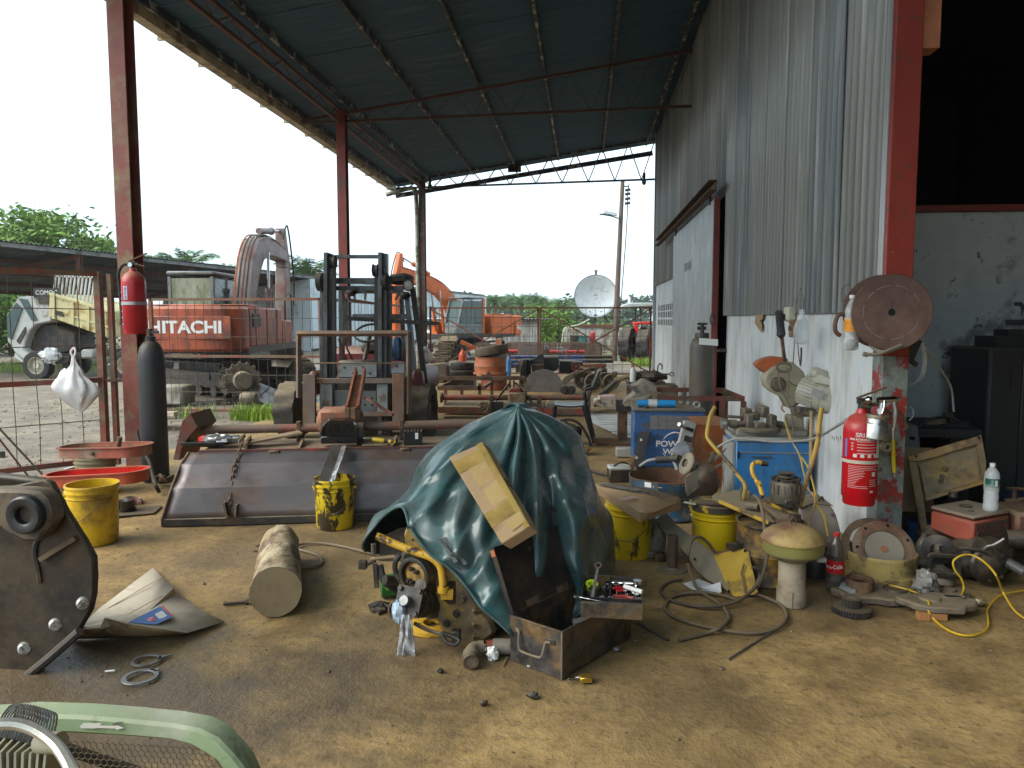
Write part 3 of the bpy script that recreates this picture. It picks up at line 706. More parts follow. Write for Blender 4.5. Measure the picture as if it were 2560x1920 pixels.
part('bumper',S([(95,985),(150,1035),(175,1010),(180,985),(200,1000),(160,1055),(92,1010)],TY+.05,1.65),Mtw,cb)
part('roof_panel',S([(240,625),(325,628),(320,668),(250,668)],TY+.06,.06),M_dk,cb)
bedp=[(318,600),(690,712),(690,885),(350,765),(310,740)]
bd_=part('dump_bed',S(bedp,TY-.05,2.0),Mty,tk,bev=.02)
for x,y0,y1 in((332,602,760),(455,645,795),(555,680,835),(640,702,862)):part('bed_rib',S([(x,y0),(x+18,y0+6),(x+18,y1+6),(x,y1)],TY-.09,.05),Mty,bd_)
part('bed_rail',S([(316,594),(692,706),(692,722),(316,610)],TY-.1,.08),Mty,bd_);part('bed_rail',S([(330,700),(692,812),(692,822),(330,710)],TY-.08,.06),Mty,bd_)
part('name_plate',S([(330,702),(405,722),(405,750),(330,730)],TY-.085,.04),M_dk,bd_)
rk=part('headboard_rack',S([(350,484),(650,490),(650,500),(350,494)],TY+.3,.05),Mtw,tk)
for i in range(12):part('rack_bar',S([(352+i*25,488),(361+i*25,488),(352+i*24-12,648+i*7),(343+i*24-12,645+i*7)],TY+.3,.04),Mtw,rk)
part('chassis_rail',S([(250,1000),(700,960),(700,1005),(250,1045)],TY+.25,.9),M_dk,tk)
part('engine',S([(170,860),(250,790),(330,800),(480,850),(500,960),(330,1010),(220,1000),(170,950)],TY+.35,.8),M_dk,tk,bev=.04)
part('fuel_tank',S([(515,960),(605,960),(605,1020),(515,1020)],TY-.05,.5),M_grey,tk,bev=.05)
part('battery_box',S([(330,1010),(440,1005),(440,1050),(330,1060)],TY+.0,.4),M_dk,tk,bev=.02)
whm=lambda p,R:B().mat(MT(p-tk.location)@MR(pi/2,4,'X')).tyre(R,R*.58,.26,40,.012)
rim=lambda p,R:B().mat(MT(p-tk.location)@MR(pi/2,4,'X')).lathe([(0,.10),(R*.2,.11),(R*.22,.05),(R*.5,.02),(R*.56,.12),(R*.58,.12),(R*.58,-.1),(0,-.1)],24)
for x in(250,820):
 p=dy('A1',x,1063,TY+.1);w_=part('wheel',whm(p,.39),M_blk,tk);part('rim',rim(p,.39),mt('cream rim',(.45,.42,.33),.5),w_)
 p=p+V(0,1.5,0);w_=part('wheel',whm(p,.39),M_blk,tk);part('rim',rim(p,.39),MC['cream rim'],w_)
tb_=wb(tk);solo('plastic_sheet','crumpled clear plastic sheet stuffed in the truck engine bay','plastic sheet',B().blob((0,0,0),(.28,.12,.2),4,.5,fr=3),mt('cloudy plastic',(.5,.52,.53),.3),tuple(dy('A1',325,1000,TY-.08)),sm=20)
nm_=dy('A1',298,596,TY+.05)
text('COMOC',.16,M_white,tk,MT(nm_+V(0,.0,0)-tk.location)@MR(pi/2,4,'X'))
part('sign_board',B().box(nm_+V(0,.03,0)-tk.location,(.75,.03,.24)),M_dk,tk)
# ==== far yard: pole, lamp, dish, tank wall, hut, tractor
pb=dy('A3',1712,900,29.8);pt_=dy('A0',1345,391,29.8)
po=thing('utility_pole','tall weathered utility pole with insulators rising beyond the far fence','utility pole',(pb.x,29.8,0))
Mpole=mt('weathered pole',(.12,.085,.065),.8,var=.3,str_=(4,4,.4))
b=wb(po);tops=V(pt_.x,29.8,pt_.z);b.tube([V(pb.x,29.8,-.1),V(pb.x,29.8,.02).lerp(tops,.5),tops],[.12,.095,.075],12);part('shaft',b,Mpole,po)
b=wb(po)
for z in(.35,.5,.68,.85):part('insulator',wb(po).cyl(tops-V(-.1,0,z),tops-V(-.3,0,z-.03),.05,8),M_blk,po)
part('cable_drop',wb(po).tube(smooth([tops+V(.25,0,-.1),tops+V(.2,0,-.5),tops+V(.16,0,-2),V(pb.x+.16,29.8,1)],6),.018,5),M_blk,po)
part('bracket',wb(po).box(tops-V(-.1,0,.2),(.3,.04,.04)),M_dk,po)
la=thing('solar_street_lamp','solar street lamp with tilted panel on an arm of the utility pole','street lamp',dy('A0',1337,472,29.75))
la_o=la.location.copy()
part('arm',wb(la).tube([la_o,dy('A0',1318,466,29.7),dy('A0',1298,463,29.65)],.025,6),M_steel,la)
part('solar_panel',B().mat(MT(dy('A0',1319,461,29.7)-la_o)@Euler((radians(18),radians(12),0)).to_matrix().to_4x4()).box((0,0,0),(.5,.6,.03)),M_glass,la)
part('lamp_head',B().mat(MT(dy('A0',1301,463,29.65)-la_o)).box((0,0,0),(.22,.16,.05)),M_grey,la,bev=.01)
dc=dy('A3',1553,345,38);di=thing('satellite_dish','large white satellite dish standing behind the fence beside the pole','satellite dish',(dc.x,38,dc.z))
Md=mt('white dish mesh',(.58,.62,.64),.5,var=.05,two=(.5,.54,.56),amt=.4,sc2=3)
sg_=MR(radians(90+6),4,'X')@MR(radians(0),4,'Y')
pr=[(1.05*t,.26*t*t)for t in np.linspace(0,1,9)]
part('reflector',B().mat(MT((0,.15,0))@MR(radians(-84),4,'X')@Matrix.Scale(-1,4,(0,0,1))).lathe(pr,48),Md,di,solid=.02,sm=60)
part('rim',B().mat(MT((0,.15,0))@MR(radians(-84),4,'X')@Matrix.Scale(-1,4,(0,0,1))).tube([(1.05*cos(a),1.05*sin(a),.26)for a in np.linspace(0,2*pi,48,endpoint=False)],.018,6,True),M_steel,di)
for x in(-.55,.55):part('stand_leg',B().bar((x*.5,.1,-.75),(x*1.15,.2,-1.3),.1),M_dk,di)
part('stand',B().cyl((0,.2,-.1),(0,.35,-1.3),.06,12).box((0,.1,-.98),(.16,.16,.14)),M_dk,di)
part('feed_horn',B().cyl((0,-.1,1.02),(0,-.1,1.2),.05,10).cyl((0,-.1,1.2),(0,-.1,1.25),.09,10).bar((0,.1,.95),(0,-.1,1.06),.05),M_dk,di)
tw=thing('concrete_wall','stained grey concrete tank wall below the satellite dish','concrete wall',(dc.x+.2,36.5,0))
Mcon=mt('stained concrete',(.38,.37,.33),.85,var=.15,two=(.20,.17,.12),amt=.42,sc2=1.6,str_=(1,1,.5),bump=.2)
a_,c_=dy('A3',1278,622,36.5),dy('A3',1960,622,36.5)
part('wall',wb(tw).box(((a_.x+c_.x)/2,36.8,a_.z/2),(c_.x-a_.x,.5,a_.z)),Mcon,tw,bev=.02)
part('coping_beam',wb(tw).box((dy('A3',1560,605,36.5).x,36.7,a_.z+.09),(1.6,.4,.16)),M_redrust,tw)
part('pipe',wb(tw).tube(smooth([dy('A3',1262,760,36.3),dy('A3',1268,680,36.3),dy('A3',1290,620,36.3),dy('A3',1400,595,36.3),dy('A3',1500,545,36.3)],5),.03,6),mt('pale hose',(.5,.52,.42),.5),tw)
for i,(x,y,c)in enumerate(((1382,712,M_dk),(1428,715,mt('green drum',(.05,.18,.15),.5)))):
 p=dy('A3',x,y+28,36.2);solo('jerrycan' if i==0 else 'green_drum',['dark oil can standing on the ledge of the concrete wall','small green drum standing on the ledge of the concrete wall'][i],['can','drum'][i],B().lathe([(0,0),(.3,0),(.3,.02),(.28,.05),(.29,.3),(.28,.55),(.3,.58),(.3,.6),(0,.6)],18),c,(p.x,p.y,p.z-.3))
part('ledge',wb(tw).box((dy('A3',1390,745,36.3).x,36.3,dy('A3',1390,745,36.2).z-.32),(1.1,.5,.08)),Mcon,tw)
def extinguisher(name,lb,loc,rz,s,mbody,group,hose=True):
 t=thing(name,lb,'fire extinguisher',loc,rz,group=group,s=s)
 b_=part('cylinder',B().lathe([(0,0),(.078,0),(.082,.01),(.082,.035),(.09,.045),(.09,.40),(.085,.44),(.062,.475),(.03,.495),(.024,.52),(0,.52)],32),mbody,t)
 part('valve',B().cyl((0,0,.515),(0,0,.56),.022,12).box((0,0,.56),(.05,.03,.03)).cyl((.02,0,.545),(.045,0,.545),.016,10),M_dk,t)
 part('lever',B().bar((-.03,0,.575),(.12,0,.635),.022,.008),M_redrust,t)
 part('carry_handle',B().bar((-.02,0,.56),(.10,0,.535),.022,.008),M_redrust,t)
 part('gauge',B().cyl((0,-.02,.545),(0,-.04,.545),.018,14),M_chrome,t)
 if hose:part('discharge_hose',B().tube(smooth([(-.02,0,.55),(-.075,-.01,.545),(-.115,-.01,.48),(-.118,0,.38),(-.112,0,.25),(-.108,0,.14)],6),.013,8),M_blk,t)
 if hose:part('nozzle',B().cyl((-.108,0,.14),(-.107,0,.07),.015,10,.022),M_blk,t)
 return t
Mext=mt('dusty red extinguisher',(.42,.012,.02),.32,var=.1,two=(.3,.02,.025),amt=.3,sc2=6,dust=.8,bump=.02)
p=dy('A3',1527,752,36.2)
extinguisher('fire_extinguisher','tiny red fire extinguisher standing far off against the concrete wall',tuple(V(p.x,p.y,p.z)),0,1.15,Mext,'red fire extinguishers')
part('ledge',wb(tw).box((p.x,36.3,p.z-.03),(.5,.4,.06)),Mcon,tw)
hb=gz('A3',900,790,0);HY=33.0
ht=thing('small_hut','small pale hut with corrugated roof behind the orange excavator','hut',(dy('A3',900,700,HY).x,HY,0))
hx0,hx1,hx2,hz=dy('A3',742,545,HY).x,dy('A3',985,545,HY).x,dy('A3',1050,545,HY).x,dy('A3',900,548,HY).z
Mhut=mt('pale hut boards',(.45,.46,.44),.7,var=.1,two=(.28,.27,.24),amt=.4,sc2=2,str_=(3,3,.4))
part('hut_wall',wb(ht).box(((hx0+hx2)/2,HY+.8,hz/2),(hx2-hx0,1.6,hz)),Mhut,ht)
for i in range(6):part('wall_board',wb(ht).box((hx0+.08+i*(hx2-hx0-.16)/5,HY-.012,hz/2),((hx2-hx0)/6.4,.02,hz-.04)),Mhut,ht)
part('hut_roof',B().mat(MT(V(hx0-.55,HY-.35,hz+.02)-ht.location)@MR(radians(0),4,'Y')@MR(radians(90),4,'Z')@Matrix.Scale(-1,4,(0,1,0))).corr(2.3,hx2-hx0+1.1,.15,.03,6),mt('mossy roof sheet',(.14,.13,.1),.7,two=(.3,.3,.27),amt=.4),ht,solid=.01)
part('opening_shade',wb(ht).box((hx0-.14,HY+.5,hz/2-.05),(.26,1.2,hz-.12)),Mdark,ht)  # solid dark box standing in for the shade under the hut eave
TRY=28.0;tq=dy('A3',1990,780,TRY)
tr=thing('farm_tractor','red tractor with tall rear tyres half hidden by the workshop corner','tractor',(tq.x,TRY,0))
R_=.62;wc=dy('A3',1985,772,TRY)
def wheel(t,p,R,ax,mrim,lug=.05,wd=.42):
 w_=part('wheel',B().mat(MT(p)@ax).tyre(R,R*.56,wd,36,lug),M_blk,t)
 part('rim',B().mat(MT(p)@ax).lathe([(0,.02),(R*.18,.03),(R*.2,-.02),(R*.5,-.05),(R*.56,.1),(R*.58,.1),(R*.58,-.1),(0,-.1)],24),mrim,w_)
wheel(tr,wc-tr.location,.66,MR(radians(70),4,'Z')@MR(pi/2,4,'X'),M_rust)
wheel(tr,wc-tr.location+V(-.62,.3,0),.66,MR(radians(70),4,'Z')@MR(pi/2,4,'X'),M_rust)
part('fender',slab(wb(tr),'A3',[(1875,572),(2060,566),(2060,590),(1915,592),(1935,670),(1915,680)],TRY-.3,.7),flat('tractor red',(.55,.03,.02),.4),tr,bev=.02)
part('canopy_roof',slab(wb(tr),'A3',[(1775,440),(1790,418),(1850,404),(2060,402),(2060,432),(1800,448)],TRY-.3,1.4),mt('pale canopy',(.42,.46,.45),.5),tr,bev=.03)
for x in(1890,1935):part('canopy_post',slab(wb(tr),'A3',[(x,440),(x+12,440),(x+14,590),(x+2,590)],TRY,.05),M_dk,tr)
part('body',wb(tr).box(wc+V(.9,.3,.05),(1.6,.7,.7)),flat('tractor red',(0,0,0)),tr,bev=.05)
gp=dy('A3',655,545,37);
gr=thing('parked_van','pale van roof peeping between the orange excavator and the hut','van',(gp.x,37,0))
part('body',wb(gr).box((gp.x,37.6,.8),(1.9,1.6,1.3)),Mtw,gr,bev=.1);part('window',wb(gr).box((gp.x,36.79,1.25),(1.5,.02,.35)),M_glass,gr)
pv=dy('A2',1420,920,31.5)
gr=thing('parked_pickup','silver pickup parked behind the boom of the orange excavator','pickup',(pv.x,31.5,0))
part('body',wb(gr).box((pv.x,33,.75),(1.7,3.2,.6)),mt('silver paint',(.42,.44,.46),.3,metal=.4),gr,bev=.1);part('cabin',wb(gr).box((pv.x,33.4,1.3),(1.5,1.7,.55)),MC['silver paint'],gr,bev=.15)
part('windscreen',wb(gr).box((pv.x,32.53,1.32),(1.3,.03,.38)),M_glass,gr);part('grille',wb(gr).box((pv.x-.1,31.38,.8),(.9,.03,.22)),M_dk,gr)
for x in(-.65,.65):part('headlight',wb(gr).box((pv.x+x,31.39,.85),(.25,.03,.16)),M_chrome,gr);
for x in(-.75,.75):
 for y in(.6,2.6):part('wheel',B().mat(MT((x,y,.32))@MR(pi/2,4,'Y')).tyre(.32,.19,.2,24,.01),M_blk,gr)
# ==== vegetation
def leafm(name,c,var=.35):
 return mt(name,c,.55,var=var,sc=1.2,bump=0,spec=.3,two=tuple(x*1.7 for x in c),amt=.4,sc2=.9,edge=.2)
Mpalm=leafm('palm fronds',(.060,.115,.028));Mpalm2=leafm('greyer palm fronds',(.065,.105,.045));Mleaf=leafm('bright leaves',(.12,.20,.03));Mbush=leafm('bush leaves',(.085,.16,.025));Mbark=mt('palm bark',(.10,.075,.05),.9,var=.4,bump=.4)
Mgrass=leafm('grass blades',(.17,.26,.03))
def crown_mesh(seed,n=26,L=2.3):
 r=random.Random(seed);v=[];f=[]
 for i in range(n):
  a=i*2.39996+r.uniform(-.2,.2);e0=radians(86-84*(i/n)**1.05+r.uniform(-7,7));l=L*r.uniform(.8,1.1)*(.75+.25*min(1,i/6))
  p=V(.08*cos(a),.08*sin(a),0);e=e0;st=13;hd=V(cos(a),sin(a),0);sd_=V(-sin(a),cos(a),0);tw=r.uniform(-.4,.4);pts=[p]
  for k in range(st):
   p=p+(hd*cos(e)+V(0,0,sin(e)))*(l/st);e-=radians(r.uniform(2.5,4.5)+.45*k);pts.append(p)
  o=len(v)
  for k,q in enumerate(pts):
   wd=.035*(1-k/st)+.006;v+=[q-sd_*wd,q+sd_*wd]
  f+=[(o+2*k,o+2*k+1,o+2*k+3,o+2*k+2)for k in range(st)]
  for k in range(1,st+1):
   for sgn in(-1,1):
    for h in(0,.5):
     q=pts[k]if h==0 else pts[k].lerp(pts[k-1],.5)
     t=(k-h)/st;ll=.52*l/2.3*(.35+.65*sin(pi*min(1,t*.9+.08)))*r.uniform(.85,1.1);dr_=(pts[k]-pts[k-1]).normalized()
     d=(sd_*sgn*(.85)+dr_*(.55)+V(0,0,-.25+r.uniform(-.35,.2)+tw*sgn)).normalized();wv=dr_*(.035*l/2.3+.012)
     o=len(v);v+=[q-wv*.6,q+wv*.6,q+d*ll*.6+wv*.7-V(0,0,.02),q+d*ll-V(0,0,.12*ll)]
     f.append((o,o+1,o+2,o+3))
 b=B();b.v=v;b.f=f
 return b.mesh('crown',0)
CROWN=[crown_mesh(k)for k in(3,8,21,34)]
TRUNK=B().tube([(0,0,-.3),(.02,.01,1),(0,0,2.2)],[.26,.24,.2],9)
for k in range(60):
 a=k*2.4;z=2.2*k/60;TRUNK.add([(.19*cos(a-.3),.19*sin(a-.3),z),(.19*cos(a+.3),.19*sin(a+.3),z),(.36*cos(a),.36*sin(a),z+.22)],[(0,1,2)])
TRUNK=TRUNK.mesh('trunk',0);TRUNK.materials.append(Mbark)
def palm(loc,s,k,hz,lb,grp,m):
 t=thing('oil_palm',lb,'palm tree',loc,random.uniform(0,360),group=grp)
 o=part('trunk',TRUNK,None,t);o.scale=(s,s,hz/2.2)
 c=link(bpy.data.objects.new('crown',CROWN[k%4]),t);c.location=(0,0,hz-.05);c.scale=(s,s,s)
 if not CROWN[k%4].materials:CROWN[k%4].materials.append(m)
 return t
rg=random.Random(5);k=0
prof=[(1030,724),(1065,716),(1090,722),(1135,726),(1180,732),(1225,727),(1262,731),(1305,724),(1345,728),(1400,735),(1430,750),(1475,765),(1530,765)]
def topy(x):
 for(a,y0),(b_,y1)in zip(prof,prof[1:]):
  if a<=x<=b_:return y0+(y1-y0)*(x-a)/(b_-a)
 return prof[-1][1]if x>a else prof[0][1]
for row,(Y,st,off)in enumerate(((92,52,0),(108,46,4),(126,42,1))):
 x=1030+row*17
 while x<(1430 if row<2 else 1540):
  q=dy('A0',x/1.15732,(topy(x)+off+rg.uniform(-3,7))/1.15732,Y)
  s=1.1*Y/100*rg.uniform(.85,1.2);hz=q.z-1.45*s
  palm((q.x,Y+rg.uniform(-3,3),-.3),s,k,max(.6,hz),['nearest row palm','second row palm','farthest row palm'][row]+' of the far plantation, about '+('behind the bright excavator' if x<1250 else 'above the small hut' if x<1345 else 'between the hut and the dish' if x<1430 else 'behind the satellite dish'),'oil palms of the distant plantation',Mpalm);k+=1
  x+=st*rg.uniform(.8,1.2)
for i,(kk,x,y,Y,s,lb)in enumerate((('A1',1185,275,47,1.35,'oil palm rising over the shed roof just left of the red excavator cab'),('A1',1060,330,44,1.0,'smaller oil palm over the shed roof, leftmost beside its bigger neighbour'),('A1',1460,385,50,1.0,'small oil palm over the shed roof between the cab and boom'),('A1',1975,330,48,1.2,'oil palm to the right of the raised maroon boom'),('A1',832,300,52,.85,'oil palm half hidden behind the nearest red post'),('A1',60,120,50,.8,'oil palm poking over the leafy tree at the far left'))):
 q=dy(kk,x,y,Y);palm((q.x,Y,-.3),s,i,q.z-1.25*s,lb,'oil palms behind the shed',Mpalm2)
def leaf_mass(b,c,r,n,sz,rr,gap=.5):
 c=Vector(c);cl_=[]
 for _ in range(max(6,n//60)):
  d=Vector((rr.gauss(0,1),rr.gauss(0,1),rr.gauss(0,1))).normalized()*(rr.random()**.4)
  cl_.append(c+Vector((d.x*r[0],d.y*r[1],d.z*r[2])))
 v,f=b.v,b.f
 for _ in range(n):
  q=rr.choice(cl_)+Vector((rr.gauss(0,1)*r[0],rr.gauss(0,1)*r[1],rr.gauss(0,1)*r[2]))*.16
  a=Vector((rr.gauss(0,1),rr.gauss(0,1),rr.gauss(0,.5))).normalized();u=a.orthogonal().normalized();u.rotate(Quaternion(a,rr.uniform(0,6.3)));s=sz*rr.uniform(.6,1.3)
  o=len(v);v+=[q-a*s,q-u*s*.45,q+a*s,q+u*s*.45];f.append((o,o+1,o+2,o+3))
 return cl_
def leafy(name,lb,cat,loc,r,hz,n,sz,m,seed,grp=None):
 rr=random.Random(seed);t=thing(name,lb,cat,loc,group=grp);b=B()
 cl_=leaf_mass(b,(0,0,hz),r,n,sz,rr)
 part('crown',b,m,t,sm=0)
 b=B();b.tube([(0,0,-.3),(.05,0,hz*.45),(0,.05,hz*.8)],[.16*r[0]/2.5+.02,.11*r[0]/2.5+.015,.05],8)
 for q in cl_[:9]:b.tube([(.02,0,hz*.4),q*.6+V(0,0,hz*.15),q],[.06*r[0]/2.5+.008,.035*r[0]/2.5+.005,.006],5)
 part('trunk',b,Mbark,t);return t
q=dy('A1',180,260,38)
leafy('broadleaf_tree','bright green leafy tree rising behind the left end of the shed roof','tree',(q.x,38,-.1),(3.6,2.2,1.7),q.z,5200,.19,Mleaf,3)
q=dy('A1',560,330,42);leafy('broadleaf_tree','lower leafy tree behind the shed roof, just left of the nearest post','tree',(q.x,42,-.1),(2.0,1.6,1.0),q.z-.2,2200,.18,Mleaf,4)
for i in range(7):
 q=dy('A1',-40+105*i,900,30+i*1.2)
 leafy('shrub',['dense green shrub behind the truck cab at the far left','green shrub behind the shed, first right of the cab','green shrub behind the shed seen between the bars','green shrub behind the shed over the truck engine','green shrub seen below the yellow dump bed','green shrub behind the shed near the post','green shrub behind the shed, hidden mostly by the post'][i],'shrub',(q.x,q.y,-.1),(1.9,1.2,1.3),1.5+.3*(i==0),2600,.11,Mbush,20+i,'shrubs behind the shed')
for i,(x,y,Y,w_)in enumerate(((1085,690,39,.7),(1225,690,40,.8),(1160,700,42,.9),(1010,660,46,1.2))):
 q=dy('A3',x,y,Y);leafy('shrub',['bright green shrub just right of the small hut','bright green shrub by the left end of the concrete wall','shrub between the hut and the concrete wall','dark shrub over the hut roof'][i],'shrub',(q.x,Y,-.1),(w_,.8,1.1),1.2,1800,.085,Mleaf if i<2 else Mbush,40+i,'shrubs by the small hut')
b=B();rr=random.Random(2)
for i in range(40):
 x=960+26*i;q=dy('A0',x/1.15732,700,165+rr.uniform(-8,8));leaf_mass(b,(q.x,q.y,2.5),(5,3,3.6),210,.8,rr)
part('far_forest',b,mt('far forest green',(.05,.09,.04),.8,var=.3,sc=.2,bump=0),kind='stuff',sm=0)
b=B()
for i in range(26):
 x=960+24*i;q=dy('A0',x/1.15732,700,70+rr.uniform(-4,4));leaf_mass(b,(q.x,q.y,.5),(1.8,1.5,.8),160,.25,rr)
part('plantation_undergrowth',b,Mbush,kind='stuff',sm=0)
def grass(polys,n,h,seed,name):
 rr=random.Random(seed);b=B();v,f=b.v,b.f
 for(cx,cy,rx,ry),nn in zip(polys,n):
  for _ in range(nn):
   a,r=rr.uniform(0,6.283),rr.random()**.6;x,y=cx+rx*r*cos(a),cy+ry*r*sin(a)
   if noise.noise(Vector((x*1.3,y*1.3,seed)))<-.05:continue
   hh=h*rr.uniform(.4,1.2);d=V(rr.gauss(0,.5),rr.gauss(0,.5),0)*hh;s_=V(d.y,-d.x,0).normalized()*.006
   z0=-.06;o=len(v);v+=[V(x,y,z0)-s_,V(x,y,z0)+s_,V(x,y,hh*.6)+d*.4+s_*.7,V(x,y,hh*.6)+d*.4-s_*.7,V(x,y,hh*.85)+d];f+=[(o,o+1,o+2,o+3),(o+3,o+2,o+4)]
 part(name,b,Mgrass,kind='stuff',sm=0)
g1,g2,g3=gz('A1',1640,1385),gz('A1',180,1105),gz('A3',1950,950)
grass([(g1.x+.25,g1.y,.62,.6),(g1.x+1.0,g1.y+1.2,.6,.5),(g1.x-.9,g1.y-.1,.35,.25),(g2.x-.5,g2.y+.8,2.6,.7),(g2.x-3,g2.y+3,3,2),(2.1,25.5,.5,1.6),(1.9,30,1.2,3)],[1500,600,60,1500,900,900,900],.22,3,'grass_tufts')
# ==== mesh gate and fences
Mfen=mt('rusty fence angle',(.22,.055,.035),.6,var=.25,two=(.17,.12,.07),amt=.5,sc2=4,edge=.08)
def fence(name,lb,A,Bp,z0,z1,nx,nz1,nz2,zm=None,wd=.05,ends=(1,1),r=.0045,mid=True,grp='welded mesh fence panels',dark=False):
 t=thing(name,lb,'fence',V(A.x,A.y,0),group=grp);mm=Mfen
 a,c=V(A.x,A.y,0),V(Bp.x,Bp.y,0);u=V(0,0,1)
 part('top_rail',wb(t).bar(a+u*z1,c+u*z1,wd,wd*.8),mm,t);part('bottom_rail',wb(t).bar(a+u*z0,c+u*z0,wd,wd*.8),mm,t)
 for p,e in((a,ends[0]),(c,ends[1])):
  if e:part('stile',wb(t).bar(p+u*(z0-.02),p+u*(z1+.02),wd,wd),mm,t)
 zs=[z0,zm,z1]if zm else[z0,z1]
 if zm:part('mid_rail',wb(t).bar(a+u*zm,c+u*zm,wd,wd*.8),mm,t)
 for q,(za,zb)in enumerate(zip(zs,zs[1:])):
  k=nz1 if q==0 else nz2;L=c-a
  for i in range(1,nx):
   p=a+L*(i/nx)+V(0,0,0);part('mesh_wire',wb(t).tube([p+u*za,p+u*((za+zb)/2)+L.normalized()*random.uniform(-.012,.012),p+u*zb],r,4),M_wire,t)
  for j in range(1,k):
   z=za+(zb-za)*j/k;part('mesh_wire',wb(t).tube([a+u*z,a.lerp(c,.33)+u*(z+random.uniform(-.015,.01)),a.lerp(c,.66)+u*(z+random.uniform(-.015,.01)),c+u*z],r,4),M_wire,t)
 return t
GR=dy('A1',628,475,6.95);GL=gz('A1',-40,450,GR.z);gd=(GL-GR).normalized()
ga=fence('mesh_gate','rusty mesh gate at the left edge with a white bag tied to its wires',GR,GR+gd*2.6,dy('A1',680,1600,6.95).z-.1,GR.z,14,2,3,dy('A1',650,1155,6.95).z,.06,(1,1),.0045)
part('hinge_stile',wb(ga).bar(V(GR.x+.1,GR.y+.03,GR.z),V(GR.x+.1,GR.y+.03,.08),.045,.045),Mfen,ga)
part('latch',wb(ga).box(V(GR.x+.14,GR.y,dy('A1',730,1160,6.95).z),(.2,.05,.03)),M_rust,ga)
fa=dy('A1',967,640,11.4);fb=dy('A1',2060,628,11.4)
fence('mesh_fence','rusty mesh fence panel standing before the red excavator',fa,fb,dy('A1',1000,1348,11.4).z,fa.z,19,3,3,dy('A1',1000,1003,11.4).z)
fence('mesh_fence','mesh fence panel running away behind the forklift along the post line',V(fb.x+.06,11.5,0),V(-4.36,19.9,0),.1,fa.z,34,3,3,.95)
zz=dy('A3',1063,448,20.25).z
for(xa,xb,lb)in((-4.12,dy('A3',1063,448,20.25).x-.02,'left cross braced panel of the far mesh fence, before the bright excavator'),(dy('A3',1063,448,20.25).x+.04,1.74,'right cross braced panel of the far mesh fence, before the dish')):
 t=fence('mesh_fence',lb,V(xa,20.25,0),V(xb,20.25,0),.06,zz,12,7,7,None,.05,(1,1),.006)
 for p,q in(((xa,.08),(xb,zz-.03)),((xa,zz-.03),(xb,.08))):part('brace',wb(t).bar(V(p[0],20.2+.04*(p[1]>.5),p[1]),V(q[0],20.2+.04*(p[1]>.5),q[1]),.035),Mfen,t)
bp=dy('A1',480,1180,6.55);bg_=thing('carrier_bag','white plastic carrier bag tied to the wires of the mesh gate','plastic bag',tuple(bp),s=.76)
Mbag=mt('white plastic film',(.72,.73,.74),.35,var=.06,bump=0);Mbag.node_tree.nodes['Principled BSDF'].inputs['Subsurface Weight'].default_value=.25
def bagf(u,v):
 a=2*pi*u;z=.34-.66*v
 prof=[.012,.028,.045,.10,.165,.20,.215,.20,.16,.09,.01];i=min(9,int(v*10));f_=v*10-i;r=prof[i]*(1-f_)+prof[i+1]*f_
 r*=1+(.30*noise.noise(V(cos(a)*1.9,sin(a)*1.9,v*4))+.10*sin(a*9+v*4)*(1-v))*min(1,v*6+.2)
 return V(r*cos(a)*1.1+.06*(v-.25)*(v>.1)*cos(a),r*sin(a)*.6,z+.035*noise.noise(V(cos(a)*2,sin(a)*2,v*3+5))-.04*cos(a)*(v>.3))
part('bag',B().grid(bagf,40,26,cu=True),Mbag,bg_,sm=50);part('knot_loop',B().tube(smooth([(0,0,.32),(-.03,0,.38),(0,.02,.43),(.03,0,.38),(.01,0,.32)],4),.012,6),Mbag,bg_)
# ==== scrap between the canopy posts
def at(k,x,y,Y):return dy(k,x,y,Y)
U16=16.0
p=at('A3',675,1165,16.2)
t=thing('steel_drum','dark red lower drum carrying the wider orange drum','drum',(p.x,16.2,0));part('shell',B().lathe([(0,0),(.28,0),(.285,.02),(.28,.04),(.28,.3),(.285,.33),(0,.33)],28),mt('red drum',(.30,.075,.035),.6,two=(.15,.06,.04),amt=.4,dust=.5),t)
p=at('A3',645,1030,16.2)
t=thing('steel_drum','wide orange drum with a tyre lying on top, standing in the scrap','drum',(p.x,16.2,.33));part('shell',B().lathe([(0,0),(.375,0),(.375,.035),(.335,.045),(.335,.16),(.34,.17),(.335,.18),(.335,.335),(.345,.345),(.345,.36),(0,.36)],32),mt('faded orange drum',(.42,.13,.055),.6,two=(.25,.12,.07),amt=.42,dust=.5,sc2=5),t);part('band_clamp',B().box((.0,-.385,.02),(.05,.03,.09)),M_rust,t)
t=thing('tyre','dusty tyre with its wheel disc lying tilted on the orange drum','tyre',(p.x+.02,16.2,.82),rx=-4,ry=-9,group='old tyres')
part('tread',B().tyre(.36,.21,.2,44,.014),mt('muddy rubber',(.09,.075,.055),.85,var=.3,dust=.9,dcol=(.30,.24,.16)),t);part('wheel_disc',B().lathe([(.05,.02),(.06,.05),(.12,.05),(.15,.09),(.2,.1),(.215,.1),(.215,-.08)],28),M_dusty,t);
for a in range(6):part('hole',B().cyl((.16*cos(a*1.047),.16*sin(a*1.047),.094),(.16*cos(a*1.047),.16*sin(a*1.047),.102),.024,10),M_black,t)
for i,(x,y,R,lb)in enumerate(((390,1035,.34,'lower of two black tyres stacked left of the orange drum'),(400,995,.27,'upper smaller black tyre stacked left of the orange drum'))):
 q=at('A3',x,y,16.6);t=thing('tyre',lb,'tyre',(q.x,16.6,.30+.17*i),group='old tyres');part('tread',B().tyre(R,R*.58,.17,44,.012),M_blk,t)
q=at('A3',390,1100,16.6);solo('concrete_block','dark low block under the two black tyres','block',B().box((0,0,.1),(.62,.5,.2)),M_dk,(q.x,16.6,0),bev=.02)
